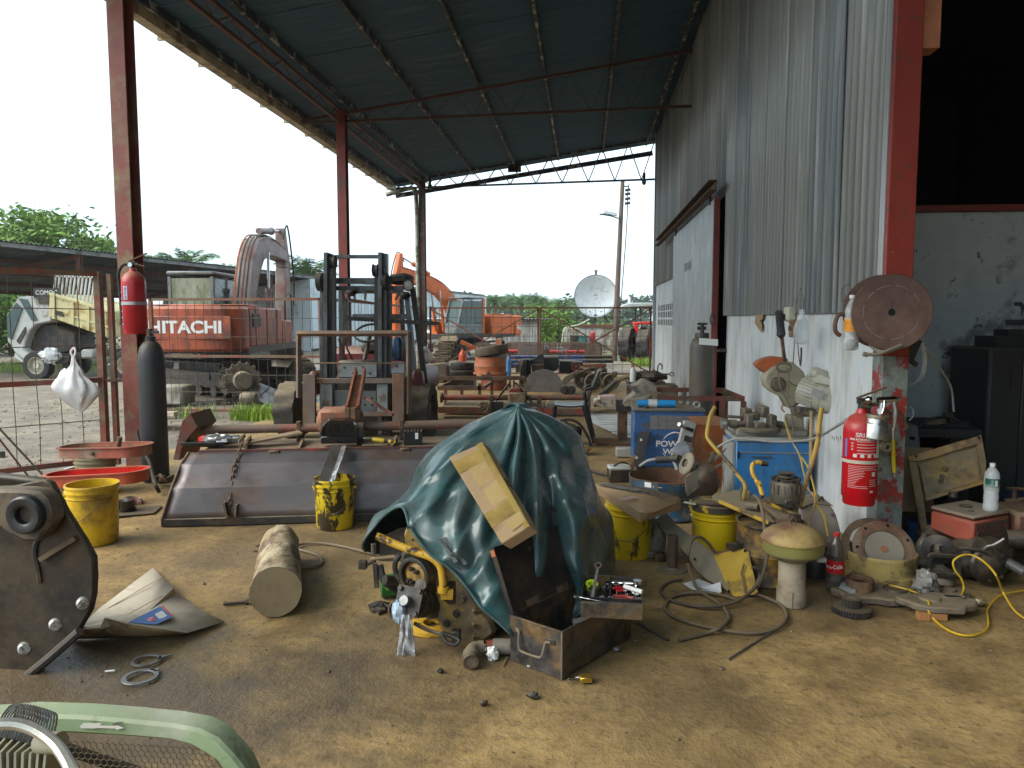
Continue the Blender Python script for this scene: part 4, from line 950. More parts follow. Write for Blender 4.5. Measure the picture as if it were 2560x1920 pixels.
def bottle(lb,x,yt,Y,r,m,h=None):
 q=at('A3',x,yt,Y);h=q.z;t=thing('gas_cylinder',lb,'gas cylinder',(q.x,Y,0),group='gas cylinders')
 part('bottle',B().lathe([(0,0),(r,0),(r*1.0,h-.22),(r*.85,h-.14),(r*.45,h-.08),(r*.3,h-.06),(r*.3,h-.02),(0,h-.02)],20),m,t);part('valve',B().cyl((0,0,h-.03),(0,0,h+.03),.025,8).box((.02,0,h+.01),(.09,.03,.03)),M_dk,t)
bottle('orange red gas cylinder standing left of the orange drum',403,795,19.0,.105,mt('orange red bottle',(.52,.075,.025),.45,two=(.3,.07,.03),amt=.3))
bottle('small blue gas cylinder right of the orange drum',800,845,19.2,.06,mt('blue bottle',(.05,.19,.45),.45))
Mblue=mt('blue implement paint',(.025,.09,.30),.4,two=(.02,.04,.11),amt=.4,sc2=4,dust=.5)
for i,(x0,x1,y,Y,r,lb)in enumerate(((800,1690,872,22.0,.048,'upper long blue pipe with a dark end behind the far fence'),(810,1700,908,21.6,.052,'lower long blue pipe with a dark end behind the far fence'),(790,1640,940,21.2,.04,'pale blue bar under the two long blue pipes'))):
 a,c=at('A3',x0,y,Y),at('A3',x1,y,Y);t=thing('blue_pipe',lb,'pipe',(a.x,Y,0),group='blue pipes behind the fence')
 part('pipe',wb(t).cyl(a,c,r,14),Mblue,t);part('end_sleeve',wb(t).cyl(a.lerp(c,.74),c+V(.02,0,0),r*1.08,14),M_dk,t)
 for f in(.35,.68):part('collar',wb(t).cyl(a.lerp(c,f),a.lerp(c,f+.015),r*1.3,14),Mblue,t)
 for f in(.1,.9):part('support',wb(t).box(V(a.x+(c.x-a.x)*f,Y,(a.z-r)/2),(.08,.1,a.z-r)),M_rust,t)
a,c=at('A3',760,752,24.6),at('A3',1600,757,24.6)
t=thing('rusty_trough','long rusty steel trough behind the blue pipes','trough',(a.x,24.6,0))
for nm,y_,z_ in(('side_wall',24.6,a.z),('side_wall',25.7,a.z)):part(nm,wb(t).box(((a.x+c.x)/2,y_,z_/2+.1),(c.x-a.x,.06,z_-.2)),mt('rusty trough',(.16,.105,.075),.75,two=(.09,.06,.045),amt=.45,sc2=2,str_=(1,1,.4)),t)
for x in(a.x,c.x):part('end_wall',wb(t).box((x,25.15,a.z/2),(.06,1.2,a.z-.1)),M_rust,t)
q0,q1=at('A3',880,752,24.0),at('A3',1092,752,24.0)
t=thing('steel_plate','dark brown steel plate leaning on the rusty trough','steel plate',(q0.x,24,0));part('plate',wb(t).hexa([V(q0.x,23.8,.02),V(q1.x,23.8,.02),V(q1.x,23.83,.02),V(q0.x,23.83,.02),V(q0.x,24.2,q0.z),V(q1.x,24.2,q1.z),V(q1.x,24.23,q1.z),V(q0.x,24.23,q0.z)]),mt('brown plate',(.085,.05,.04),.7,two=(.05,.03,.025),amt=.5,sc2=2),t)
for i,(x0,x1,y,lb)in enumerate(((1140,1455,828,'red steel shaft lying behind the blue pipes'),(800,875,822,'short red shaft left of the brown plate'))):
 a,c=at('A3',x0,y,23.2),at('A3',x1,y,23.2);t=thing('red_shaft',lb,'shaft',(a.x,23.2,0),group='red shafts');part('shaft',wb(t).cyl(a,c,.05,12),flat('red shaft paint',(.45,.03,.03),.45),t);part('foot',wb(t).box((a.x+.1,23.2,a.z/2-.03),(.1,.2,a.z-.06)),M_rust,t);part('foot',wb(t).box((c.x-.1,23.2,a.z/2-.03),(.1,.2,a.z-.06)),M_rust,t)
for i,(x,y0,y1)in enumerate(((1128,755,805),(1238,758,832),(1282,788,842))):
 q,q2=at('A3',x,y0,22.9),at('A3',x,y1,22.9);t=thing('clevis_link',['leftmost pale forked link by the red shaft','tallest pale forked link at the middle of the red shaft','rightmost pale forked link on the red shaft'][i],'link',(q.x,22.9,0),group='pale forked links')
 for s_ in(-.06,.06):part('arm',wb(t).bar(V(q.x+s_,22.9,q2.z),V(q.x+s_*.8,22.9,q.z),.03),M_alu,t)
 part('cross_pin',wb(t).cyl(V(q.x-.09,22.9,(q.z+q2.z)/2),V(q.x+.09,22.9,(q.z+q2.z)/2),.02,8),M_alu,t);part('foot',wb(t).box(V(q.x,22.9,q2.z/2),(.16,.1,q2.z)),M_rust,t)
Mbs=mt('black sheet steel',(.025,.028,.03),.55,var=.3,dust=.6)
def slabthing(name,lb,cat,k,pts,Y,th,m,grp=None,bev=.01,lean=0):
 P=[dy(k,x,y,Y)for x,y in pts];z0=min(p.z for p in P);cx=sum(p.x for p in P)/len(P)
 t=thing(name,lb,cat,(cx,Y,max(0,z0)),group=grp);part('body',slab(wb(t),k,pts,Y,th),m,t,bev=bev);return t
slabthing('fuel_tank','black sheet steel fuel tank lying in the scrap right of the mower guard','tank','A3',[(1092,880),(1110,868),(1215,868),(1232,885),(1225,985),(1180,1000),(1100,985)],17.6,.5,Mbs,bev=.03)
slabthing('scrap_sheet','bent black sheet with a pointed corner above the half round plate','sheet','A3',[(985,905),(1078,840),(1100,850),(1110,895),(1090,935),(1000,940)],17.4,.12,Mbs)
slabthing('scrap_block','brown steel block under the bent black sheet','block','A3',[(1000,938),(1095,938),(1092,1000),(1002,1005)],17.2,.3,M_rust)
slabthing('mower_guard','dark upright mower guard plate left of the half round plate','guard','A3',[(895,1120),(900,960),(915,900),(935,893),(948,930),(942,1010),(918,1130)],16.8,.5,M_dk,bev=.02)
slabthing('scrap_block','tall dark block behind the half round plate','block','A3',[(945,890),(985,895),(990,1100),(935,1110)],17.2,.4,Mbs)
slabthing('scrap_block','low dark scrap block behind the spoked idler wheels','block','A3',[(1240,905),(1440,915),(1440,1020),(1235,1010)],18.2,.5,Mbs)
t=slabthing('half_round_plate','half round grey steel plate standing in the scrap','steel plate','A3',[(935,1175)]+[(1100+165*cos(a),1120-142*sin(a))for a in np.linspace(pi,0,18)]+[(1268,1175)],15.6,.02,mt('grey round plate',(.14,.125,.115),.6,two=(.1,.075,.06),amt=.42,sc2=2),bev=0)
def idler(x,y,r,Y,lb,tilt=12):
 q=at('A3',x,y,Y);R=r*.28933*Y/1900;t=thing('idler_wheel',lb,'wheel',(q.x,Y,max(q.z,R)),rx=90,rz=tilt,group='rusty idler wheels')
 part('rim',B().lathe([(R*.8,-.05),(R*.96,-.06),(R*.96,-.035),(R,-.03),(R,.03),(R*.96,.035),(R*.96,.06),(R*.8,.05),(R*.8,-.05)],30),M_dusty,t)
 part('web',B().lathe([(R*.22,.02),(R*.8,.02),(R*.8,-.02),(R*.22,-.02)],30),mt('brown web',(.085,.065,.045),.85,dust=.5),t);part('hub',B().lathe([(0,.08),(R*.2,.08),(R*.26,.03),(R*.26,-.03),(R*.2,-.08),(0,-.08)],18),M_dusty,t)
 for a in range(5):part('rib',B().bar((R*.2*cos(a*1.257),R*.2*sin(a*1.257),.02),(R*.8*cos(a*1.257),R*.8*sin(a*1.257),.02),.035,.03),M_dusty,t)
idler(1440,1085,80,16.4,'spoked idler wheel furthest left, half behind the next one');idler(1532,1098,78,15.9,'front spoked idler wheel with a raised hub, second from the left');idler(1632,1085,70,16.6,'dim idler wheel behind, third from the left');idler(1682,1092,72,15.9,'rightmost spoked idler wheel, beside the leaning boards')
slabthing('scoop_plate','pale tan scoop plate leaning left of the idler wheels','scoop','A3',[(1258,1075),(1290,1040),(1400,988),(1415,1000),(1375,1050),(1290,1108),(1265,1105)],15.5,.06,M_dusty)
for i,(x,lb)in enumerate(((1285,'left dark roller stub below the scoop plate'),(1345,'right dark roller stub below the scoop plate'))):
 q=at('A3',x,1145,15.3);solo('roller',lb,'roller',B().cyl((0,-.2,0),(0,.2,0),.085,16).cyl((0,-.22,0),(0,-.2,0),.05,12),M_dk,(q.x,15.3,.09),group='dark roller stubs')
slabthing('orange_channel','short orange rusty channel lying over the idler wheels','channel','A3',[(1445,935),(1640,932),(1642,988),(1448,992)],17.0,.12,mt('rusty orange',(.24,.085,.035),.7,two=(.12,.06,.035),amt=.42,dust=.4))
q=at('A3',1380,955,17.3);idl=solo('pulley','small red spoked pulley beside the orange channel','pulley',B().lathe([(.08,-.03),(.11,-.03),(.11,.03),(.08,.03),(.08,-.03)],20).lathe([(0,.03),(.03,.03),(.03,-.03),(0,-.03)],12).bar((.02,0,0),(.09,0,0),.02).bar((-.02,0,0),(-.09,0,0),.02).bar((0,.02,0),(0,.09,0),.02).bar((0,-.02,0),(0,-.09,0),.02),M_red,(q.x,17.3,max(.12,q.z)),rx=90)
rs=random.Random(11)
for i in range(16):
 x=1440+rs.uniform(0,290);y=985+rs.uniform(-25,45);q=at('A3',x,y,16.9+rs.uniform(-.3,.6));
 solo('scrap_casting','rusty casting heaped over the idler wheels','scrap',B().blob((0,0,0),(rs.uniform(.05,.13),rs.uniform(.05,.1),rs.uniform(.03,.08)),i,.5,9,6,2.5),rs.choice([M_rust,M_dk,M_dusty]),tuple(q),rz=rs.uniform(0,360),group='rusty castings heaped over the wheels',sm=25)
slabthing('scrap_sheet','grey bent panel leaning at the left behind the forklift','panel','A3',[(55,790),(95,780),(172,920),(120,930),(78,900)],17.5,.05,M_steel)
slabthing('scrap_sheet','dark bent panel beside the grey leaning panel','panel','A3',[(40,820),(70,800),(110,930),(60,940)],17.8,.05,M_dk)
slabthing('hopper_panel','rusty brown curved hopper side behind the forklift wheel','panel','A3',[(60,940),(150,935),(235,925),(270,950),(268,1045),(240,1100),(95,1090)],15.8,.35,mt('brown hopper',(.10,.075,.055),.65,two=(.16,.10,.06),amt=.35,sc2=2,dust=.5),bev=.02)
for i in range(11):
 q=at('A3',285-i*8,720+i*21,21.5);solo('track_shoe','grouser shoe of a loose track hanging in a pile before the bright excavator','track shoe',B().box((0,0,0),(.46,.26,.035)).box((0,-.1,.03),(.46,.02,.05)),M_dusty,(q.x-.05*(i%3),21.5,q.z),rx=48,ry=6-rs.uniform(0,12),rz=rs.uniform(-5,5),group='shoes of the loose track')
t=thing('orange_boom_link','orange linkage arm lying before the bright excavator','link arm',tuple(at('A3',460,780,21)));part('arm',wb(t).bar(at('A3',385,740,21),at('A3',530,805,21),.07,.1),Mor2,t);part('arm',wb(t).bar(at('A3',420,770,21.05),at('A3',470,860,21.05),.06),M_dk,t);part('arm',wb(t).bar(at('A3',500,800,20.95),at('A3',420,830,20.95),.05),Mor2,t)
slabthing('orange_bracket','bright orange bracket on the ground left of the orange drum','bracket','A3',[(275,985),(310,940),(340,945),(480,968),(478,980),(330,965),(290,990)],17.2,.08,Mor2)
slabthing('track_section','bent length of rusty track lying behind the orange drum','track','A3',[(540,820),(560,780),(610,762),(680,760),(700,800),(660,790),(600,790),(570,830)],20.8,.4,M_dusty)
slabthing('orange_stand','short orange upright bracket right of the bright excavator track','bracket','A3',[(672,795),(690,720),(712,712),(735,720),(740,800)],24,.3,mt('orange brown paint',(.34,.13,.06),.6))
t=thing('steel_stand','long rusty steel stand frame before the orange drum','steel frame',(at('A3',520,1060,13).x,13,0))
Y=13.0
for(x0,y0,x1,y1,w_,YY)in((95,1055,942,1055,.05,13.0),(190,1140,600,1140,.05,12.7),(940,1050,942,1100,.05,13.0)):part('bar',wb(t).bar(at('A3',x0,y0,YY),at('A3',x1,y1,YY),w_,w_*1.4),M_rust,t)
for x,YY,yt in((255,13.05,1060),(550,12.7,1100),(395,13.05,1070),(655,13.05,1070),(905,13.05,1060)):q=at('A3',x,yt,YY);part('leg',wb(t).bar(q,V(q.x,YY,0),.05),M_rust,t)
part('bar',wb(t).bar(at('A3',190,1140,12.7),at('A3',310,1085,13.0),.045),M_rust,t);part('bar',wb(t).bar(at('A3',580,1140,12.7),at('A3',650,1090,13.0),.05),M_dusty,t)
Y=12.0;q=at('A3',880,1225,Y)
t=thing('rotary_tiller','long red tubed rotary tiller lying behind the green tarpaulin','tiller',(q.x,Y,0));Mrt=mt('worn red tube',(.26,.05,.035),.5,two=(.16,.11,.07),amt=.5,sc2=4,dust=.4)
part('axle_tube',wb(t).cyl(at('A3',222,1222,Y),at('A3',1500,1222,Y),.045,16),Mrt,t)
for x in(222,1475,1500):part('end_flange',wb(t).cyl(at('A3',x,1222,Y)-V(.015,0,0),at('A3',x,1222,Y)+V(.015,0,0),.085,16),M_redrust,t)
g_=at('A3',880,1232,Y);part('gearbox',wb(t).box(g_,(.28,.3,.22)),mt('muddy red gearbox',(.19,.10,.06),.8,two=(.24,.19,.12),amt=.48,dust=.5),t,bev=.02);part('gearbox_cap',wb(t).box(g_+V(-.03,-.02,.14),(.2,.18,.09)),M_red,t,bev=.02)
for x0,x1,y0,y1 in((190,700,1262,1350),(640,1100,1255,1345),(1090,1512,1262,1360)):
 a,c=at('A3',x0,y1,11.7),at('A3',x1,y1,11.7);zt=at('A3',x0,y0,12.4).z
 part('deck_plate',wb(t).hexa([V(a.x,11.75,.03),V(c.x,11.75,.03),V(c.x,12.5,.16),V(a.x+.1,12.5,.16),V(a.x,11.75,.10),V(c.x,11.75,.10),V(c.x,12.5,.2),V(a.x+.1,12.5,.2)]),M_dusty,t,bev=.006)
 part('front_lip',wb(t).box(((a.x+c.x)/2,11.73,.075),(c.x-a.x,.02,.1)),Mrt,t)
for p0,p1 in(((690,1250),(815,1090)),((1015,1285),(862,1095))):part('stay',wb(t).bar(at('A3',*p0,11.9),at('A3',*p1,12.0),.03),M_rust,t)
for x in(815,850):part('mast',wb(t).bar(at('A3',x,1180,12.0),at('A3',x-4,1075,12.0),.035),M_rust,t)
for x in(655,1065,1490):part('bracket',wb(t).box(at('A3',x,1275,11.85),(.06,.1,.26)),M_rust,t)
part('skid_plate',wb(t).box(at('A3',700,1320,11.6),(.2,.05,.22)),M_dk,t)
b=B()
for i in range(14):b.tube(smooth([(rs.uniform(-.09,.09),rs.uniform(-.06,.06),rs.uniform(0,.16))for _ in range(6)],3),.012,5)
solo('rope_bundle','tangled bundle of brown rope on the tiller deck','rope',b,mt('old rope',(.26,.20,.12),.9,bump=.4),tuple(at('A3',600,1350,11.5)))
q=gz('A3',450,1400);solo('strap_loop','loop of worn belt strap on the floor before the tiller','belt',B().tube([(.35*cos(a)+.05*sin(2*a),.06*sin(a)+.02*cos(3*a),.012)for a in np.linspace(0,2*pi,28,endpoint=False)],.012,5,True),M_rust,tuple(q),rz=8)
# ==== plastic chair and things around it
Y=9.5;q=at('A3',1330,1560,Y)
ch=thing('plastic_chair','black plastic chair facing left behind the green tarpaulin','chair',(q.x,Y,0));Mpc=mt('black chair plastic',(.015,.015,.017),.28,var=.2,dust=.25,bump=0)
cx0,sz_=at('A3',1180,1300,Y).x-q.x,.43
part('seat',B().grid(lambda u,v:(cx0+.02+.40*u,-.22+.44*v,sz_+.02*(2*u-1)**2-.015*(1-(2*v-1)**2)),8,8),Mpc,ch,solid=.02,bev=0)
part('backrest',B().grid(lambda u,v:(cx0+.42+.16*u**1.2+.02*sin(pi*v)*1.0,-.2+.4*v,sz_+.02+.42*u),8,8),Mpc,ch,solid=.02)
for y in(-.22,.22):
 part('leg',B().tube([(cx0+.03,y,sz_),(cx0-.0,y*1.05,0)],[.03,.022],6),Mpc,ch);part('leg',B().tube([(cx0+.40,y,sz_+.02),(cx0+.46,y*1.05,.22),(cx0+.52,y*1.12,0)],[.045,.036,.026],6),Mpc,ch)
 part('armrest',B().tube(smooth([(cx0+.54,y*1.05,sz_+.24),(cx0+.4,y*1.15,sz_+.2),(cx0+.42,y*1.1,sz_+.05),(cx0+.40,y,sz_)],4),.02,6),Mpc,ch)
b=B().blob((0,0,.13),(.2,.15,.13),8,.35,16,10,2.2);q=at('A3',1290,1420,9.0)
t=thing('black_tool_case','dark bulging tool bag beside the chair with a hose looped over it','bag',(q.x,9.0,.02));part('bag',b,M_blk,t,sm=30);part('patch',B().box((.02,-.15,.17),(.08,.02,.03)),M_red,t)
part('hose_loop',B().tube(smooth([(-.28,-.05,.02),(-.2,-.1,.2),(-.02,-.12,.30),(.15,-.12,.27),(.27,-.1,.1),(.30,-.1,-.01)],6),.017,7),M_blk,t)
q=at('A3',1380,1505,8.4);solo('yellow_bag','crumpled yellow and black bag lying behind the tarpaulin','bag',B().blob((0,0,.07),(.15,.1,.08),2,.5,16,10,3),mt('yellow black bag',(.42,.25,.05),.5,two=(.02,.02,.02),amt=.4),(q.x,8.4,.0),sm=20)
P=[gz('A4',*c_)for c_ in((-60,1372),(360,1378),(420,1480),(420,1600),(215,1560),(130,1510),(20,1462))]
b=B();n=len(P);
solo('ribbed_sheet','pale ribbed metal sheet lying on the floor by the blue welder','metal sheet',b.add([p+V(0,0,.012)for p in P]+[p+V(0,0,.022)for p in P],[tuple(range(n)),tuple(range(n,2*n))]+[(i,(i+1)%n,n+(i+1)%n,n+i)for i in range(n)]),mt('pale sheet',(.55,.55,.55),.5,two=(.36,.33,.3),amt=.36,sc2=2,str_=(1,5,1)),sm=0)
for i in range(9):
 a,c=gz('A4',10+i*20,1390+i*20),gz('A4',380,1385+i*22)
 solo('ridge','ridge','sheet',B(),M_white)if False else None
 o=part('rib',B().bar(a+V(0,0,.026),c+V(0,0,.026),.012,.008),MC['pale sheet'],COL.objects.get('ribbed_sheet'))
q=gz('A4',260,1618);ps=thing('post_stand','short rusty square post stand carrying the grey casing','stand',tuple(q));zt=at('A4',260,1310,q.y).z
part('post',B().box((0,0,zt/2),(.115,.115,zt)),M_rust,ps,bev=.006);part('base',B().box((-.06,0,.02),(.5,.4,.04)),M_rust,ps);part('base_bar',B().box((-.2,-.15,.06),(.3,.06,.05)),M_rust,ps);part('head',B().box((.0,0,zt+.03),(.16,.16,.14)),M_dk,ps)
gc=thing('grey_casing','curved grey sheet casing resting on the rusty post stand','casing',(q.x+.3,q.y,zt+.1));Mgc=mt('dusty grey casing',(.27,.25,.21),.6,two=(.17,.14,.1),amt=.4,dust=.6)
def cpt(x,y):return at('A4',x,y,q.y)-gc.location
b=B();pts=[(262,1262),(300,1225),(350,1195),(360,1170),(330,1125),(400,1095),(440,1062),(480,1075),(560,1120),(605,1170),(600,1200),(520,1200),(455,1225),(420,1260),(360,1285),(290,1300),(265,1290)]
part('shell',slab(wb(gc),'A4',pts,q.y-.12,.26),Mgc,gc,bev=.03);part('rim',slab(wb(gc),'A4',[(262,1268),(300,1240),(420,1225),(520,1190),(520,1205),(430,1265),(350,1300),(285,1305)],q.y-.17,.06),MC['dusty grey casing'],gc,bev=.015);part('bracket',wb(gc).bar(at('A4',310,1110,q.y-.15),at('A4',370,1165,q.y-.15),.03),M_steel,gc)
q=gz('A6',285,425);t=thing('paving_block','pale grey concrete block on the floor left of the blue welder','block',tuple(q));part('block',B().box((0,.05,.05),(.2,.14,.1)),Mcon,t,bev=.01)
slabthing('leaning_board','grey striped board leaning on the scrap bench','board','A4',[(42,1200),(195,1070),(262,1075),(120,1215)],13.2,.04,M_dusty);slabthing('leaning_board','dark board laid over the grey leaning board','board','A4',[(75,1190),(195,1085),(225,1088),(120,1195)],13.1,.03,M_dk)
q=at('A4',255,1062,13.3);solo('wooden_roller','tan wooden roller end lying on the leaning boards','roller',B().cyl((-.13,0,-.03),(.13,0,.04),.045,14),M_wood,tuple(q))
bx=slabthing('white_box','chipped white steel box on the floor beside the post stand','box','A4',[(18,1240),(180,1240),(182,1310),(15,1305)],12.4,.28,mt('chipped white',(.5,.47,.38),.6,two=(.2,.15,.1),amt=.42,sc2=8),bev=.008)
solo('paper_pad','pinkish white folded papers on the chipped white box','papers',B().box((0,0,0),(.27,.2,.05),6).box((.03,.02,.03),(.2,.16,.02),-8),flat('pinkish paper',(.6,.45,.42),.8),tuple(at('A4',130,1222,12.5)))
bn=thing('steel_bench','low rusty bench under the pile of machine parts by the white wall','bench',(at('A4',500,1100,12.6).x,12.6,0));zt=at('A4',500,1092,12.3).z
x0,x1=at('A4',300,1100,12.6).x,at('A4',625,1100,12.6).x
part('top',wb(bn).box(((x0+x1)/2,12.7,zt-.03),(x1-x0,.6,.05)),M_rust,bn);part('block',wb(bn).box(((x0+x1)/2+.25,12.6,zt-.2),(.5,.5,.3)),M_dusty,bn,bev=.01)
for x in(x0+.05,x1-.05):
 for y in(12.45,12.95):part('leg',wb(bn).box((x,y,(zt-.05)/2),(.06,.06,zt-.06)),M_rust,bn)
q=at('A4',355,1088,12.4);wbt=thing('white_bottle','white plastic bottle with a red cap on the scrap bench','bottle',(q.x,12.45,zt-.004));hh=at('A4',355,940,12.4).z-zt
part('body',B().lathe([(0,0),(.045,0),(.048,.02),(.047,hh*.6),(.03,hh*.8),(.014,hh*.86),(0,hh*.86)],18),flat('white plastic',(.7,.7,.68),.35),wbt);part('cap',B().cyl((0,0,hh*.86),(0,0,hh),.016,12),flat('red cap',(.5,.03,.03),.4),wbt)
PN=[('rod_end','slim rod with a ring end lying on top of the bench pile','rod',B().cyl((-.4,0,0),(.2,0,.03),.014,8).pipe((.24,-.015,.03),(.24,.015,.03),.04,.022,16)),('toothed_bar','toothed steel bar lying across the bench pile','bar',B().box((0,0,0),(.5,.08,.05)).box((-.2,0,.03),(.04,.08,.03)).box((-.1,0,.03),(.04,.08,.03)).box((0,0,.03),(.04,.08,.03)).box((.1,0,.03),(.04,.08,.03)).box((.2,0,.03),(.04,.08,.03))),('machine_casting','lumpy grey casting on the left of the bench pile','casting',B().blob((0,0,.05),(.14,.11,.08),3,.5,12,8,2.5)),('machine_casting','large dark casting at the middle of the bench pile','casting',B().blob((0,0,.05),(.2,.14,.1),5,.4,12,8,2.5)),('hook','bent steel hook standing up on the bench pile','hook',B().tube(smooth([(0,0,0),(0,0,.12),(.03,0,.18),(.07,0,.14),(.06,0,.08)],5),.013,7)),('pipe_stub','short black pipe stub on the right of the bench pile','pipe',B().pipe((-.12,0,.04),(.12,0,.05),.045,.034,14))]
for i,(nm,lb,cat,b)in enumerate(PN):
 q=at('A4',[560,470,400,500,570,590][i],[1020,1035,1050,1050,1010,1060][i],12.5);solo(nm,lb,cat,b,[M_steel,M_dk,M_dusty,M_dk,M_steel,M_rust][i],(q.x,12.5+.05*(i%3),max(zt+.0,q.z-.03)),rz=[0,14,30,-20,0,20][i],sm=25)
# ==== forklift
FY=8.6
fk0=at('A2',735,1600,FY);fk=thing('forklift','grey and maroon forklift seen head on, mast raised behind the rotary tiller','forklift',(fk0.x,FY,0))
Mmast=mt('grey mast steel',(.085,.095,.105),.4,metal=.3,var=.2,two=(.05,.042,.036),amt=.42,sc2=5,str_=(1,1,.4));Mfk=mt('rusty fork carriage',(.13,.10,.085),.55,metal=.2,var=.3,two=(.17,.09,.05),amt=.45,sc2=4,str_=(1,1,.5),dust=.3);Mmar=mt('maroon body paint',(.12,.018,.02),.3,var=.15,dust=.5)
def fq(x,y,Y=FY):return dy('A2',x,y,Y)-fk.location
def fbar(nm,x0,x1,y0,y1,Y,th,m):return part(nm,slab(wb(fk),'A2',[(x0,y0),(x1,y0),(x1,y1),(x0,y1)],Y,th),m,fk,bev=.004)
zb_=1820
for x0,x1 in((445,478),(915,950)):fbar('mast_rail',x0,x1,245,zb_,FY+.16,.12,Mmast)
for x0,x1 in((480,508),(953,990)):fbar('mast_rail',x0,x1,255,zb_,FY+.22,.10,Mmast)
for x0,x1 in((412,440),(968,1018)):fbar('outer_rail',x0,x1,450 if x0>500 else 470,zb_,FY+.30,.12,Mmast)
fbar('mast_crossbar',480,950,266,296,FY+.24,.06,Mmast);fbar('mast_crossbar',480,950,465,515,FY+.34,.08,Mmast);fbar('mast_crossbar',410,1130,535,572,FY+.42,.06,Mmast)
for x,y0 in((535,330),(905,400)):
 part('lift_chain',wb(fk).bar(dy('A2',x,y0,FY+.2),dy('A2',x,1500,FY+.2),.05,.03),M_blk,fk)
 part('chain_pulley',wb(fk).mat(MT(dy('A2',x-8,y0,FY+.2)-fk.location)@MR(pi/2,4,'Y')).lathe([(0,-.03),(.075,-.03),(.06,-.01),(.06,.01),(.075,.03),(0,.03)],20),M_blk,fk)
for x in(428,985):part('mast_roller',wb(fk).mat(MT(dy('A2',x-8,500,FY+.26)-fk.location)@MR(pi/2,4,'Y')).lathe([(0,-.03),(.11,-.03),(.11,.03),(0,.03)],24),M_blk,fk)
fbar('lift_cylinder',520,545,640,1500,FY+.28,.06,M_dk)
part('load_backrest',wb(fk).tube(smooth([dy('A2',232,1500,FY-.05),dy('A2',232,990,FY-.05),dy('A2',236,960,FY-.05),dy('A2',262,948,FY-.05),dy('A2',700,947,FY-.05),dy('A2',1150,945,FY-.05),dy('A2',1178,958,FY-.05),dy('A2',1182,990,FY-.05),dy('A2',1182,1640,FY-.05)],5),.034,4),Mfk,fk,sm=20)
fbar('backrest_bar',262,1150,1197,1210,FY-.03,.012,Mfk)
for y0,y1 in((1335,1378),(1625,1662)):fbar('carriage_bar',375,1040,y0,y1,FY-.03,.07,Mfk)
for x0,x1 in((265,372),(1040,1140)):fbar('fork_shank',x0,x1,1300,1800,FY-.09,.05,Mfk);part('fork_blade',wb(fk).hexa([V(*(dy('A2',x0,1790,FY-.1).xy),.06),V(*(dy('A2',x1,1790,FY-.1).xy),.06),V(*(dy('A2',x1,1790,FY-.05).xy),.06),V(*(dy('A2',x0,1790,FY-.05).xy),.06),V(*(dy('A2',x0,1790,FY-.1).xy),.11),V(*(dy('A2',x1,1790,FY-.1).xy),.11),V(*(dy('A2',x1,1790,FY-.05).xy),.11),V(*(dy('A2',x0,1790,FY-.05).xy),.11)]),Mfk,fk)
fbar('carriage_plate',565,905,1195,1325,FY+.05,.03,M_grey if False else mt('grey carriage plate',(.20,.22,.23),.5,metal=.2,two=(.12,.09,.07),amt=.38));fbar('carriage_plate',1030,1145,1190,1290,FY+.05,.03,MC['grey carriage plate'])
for x0,x1 in((430,520),(905,1000)):fbar('carriage_upright',x0,x1,1380,1625,FY+.02,.03,MC['grey carriage plate'])
fbar('carriage_inner',545,900,1440,1620,FY+.06,.03,mt('dark grey inner',(.09,.10,.105),.5))
for x in(807,868):
 for y in(1505,1563):part('hole',wb(fk).cyl(dy('A2',x,y,FY+.058),dy('A2',x,y,FY+.064),.03*.5,14),M_black,fk)
for x,y in((625,1240),(700,1290),(785,1235),(845,1290),(1075,1225)):part('bolt',wb(fk).cyl(dy('A2',x,y,FY+.04),dy('A2',x,y,FY+.055),.012,6),M_dk,fk)
for x,s_ in((185,-1),(1305,1)):
 p=dy('A2',x,1660,FY+.65);p.z=.36
 w_=part('wheel',wb(fk).mat(MT(p-fk.location)@MR(pi/2,4,'Y')).tyre(.36,.2,.27,44,.022),mt('dusty grey tyre',(.045,.043,.04),.85,var=.3,dust=.8),fk)
 part('rim',wb(fk).mat(MT(p-fk.location)@MR(pi/2,4,'Y')).lathe([(0,.08*s_),(.1,.09*s_),(.17,.02*s_),(.2,.1*s_),(.2,-.1*s_),(0,-.1*s_)],20),M_rust,w_)
part('fender',slab(wb(fk),'A2',[(1190,1270),(1260,1245),(1290,1290),(1305,1400),(1300,1480),(1200,1490)],FY+.5,1.1),Mmar,fk,bev=.05)
part('fender',slab(wb(fk),'A2',[(290,1290),(380,1260),(400,1480),(290,1490)],FY+.5,1.1),Mmar,fk,bev=.05)
part('chassis',slab(wb(fk),'A2',[(400,1330),(1190,1330),(1190,1750),(400,1750)],FY+.75,1.5),M_dk,fk,bev=.05)
part('counterweight',slab(wb(fk),'A2',[(500,1060),(1170,1060),(1190,1640),(480,1640)],FY+2.0,.6),Mmar,fk,bev=.1)
part('dashboard',slab(wb(fk),'A2',[(560,1180),(905,1180),(905,1340),(560,1340)],FY+.6,.25),M_dk,fk,bev=.03)
part('seat',slab(wb(fk),'A2',[(755,1030),(800,1010),(915,1010),(930,1050),(925,1120),(770,1130)],FY+1.2,.5),M_blk,fk,bev=.05);part('seat_back',slab(wb(fk),'A2',[(1030,980),(1085,970),(1115,1000),(1118,1180),(1030,1180)],FY+1.5,.15),mt('blue seat cover',(.02,.06,.13),.6),fk,bev=.04)
part('steering_wheel',wb(fk).mat(MT(fq(845,940,FY+.9))@Euler((radians(35),0,0)).to_matrix().to_4x4()).tube([(.19*cos(a),.19*sin(a),0)for a in np.linspace(0,2*pi,24,endpoint=False)],.016,6,True),M_blk,fk);part('steering_column',wb(fk).cyl(dy('A2',845,945,FY+.9),dy('A2',800,1180,FY+.7),.03,10),M_dk,fk)
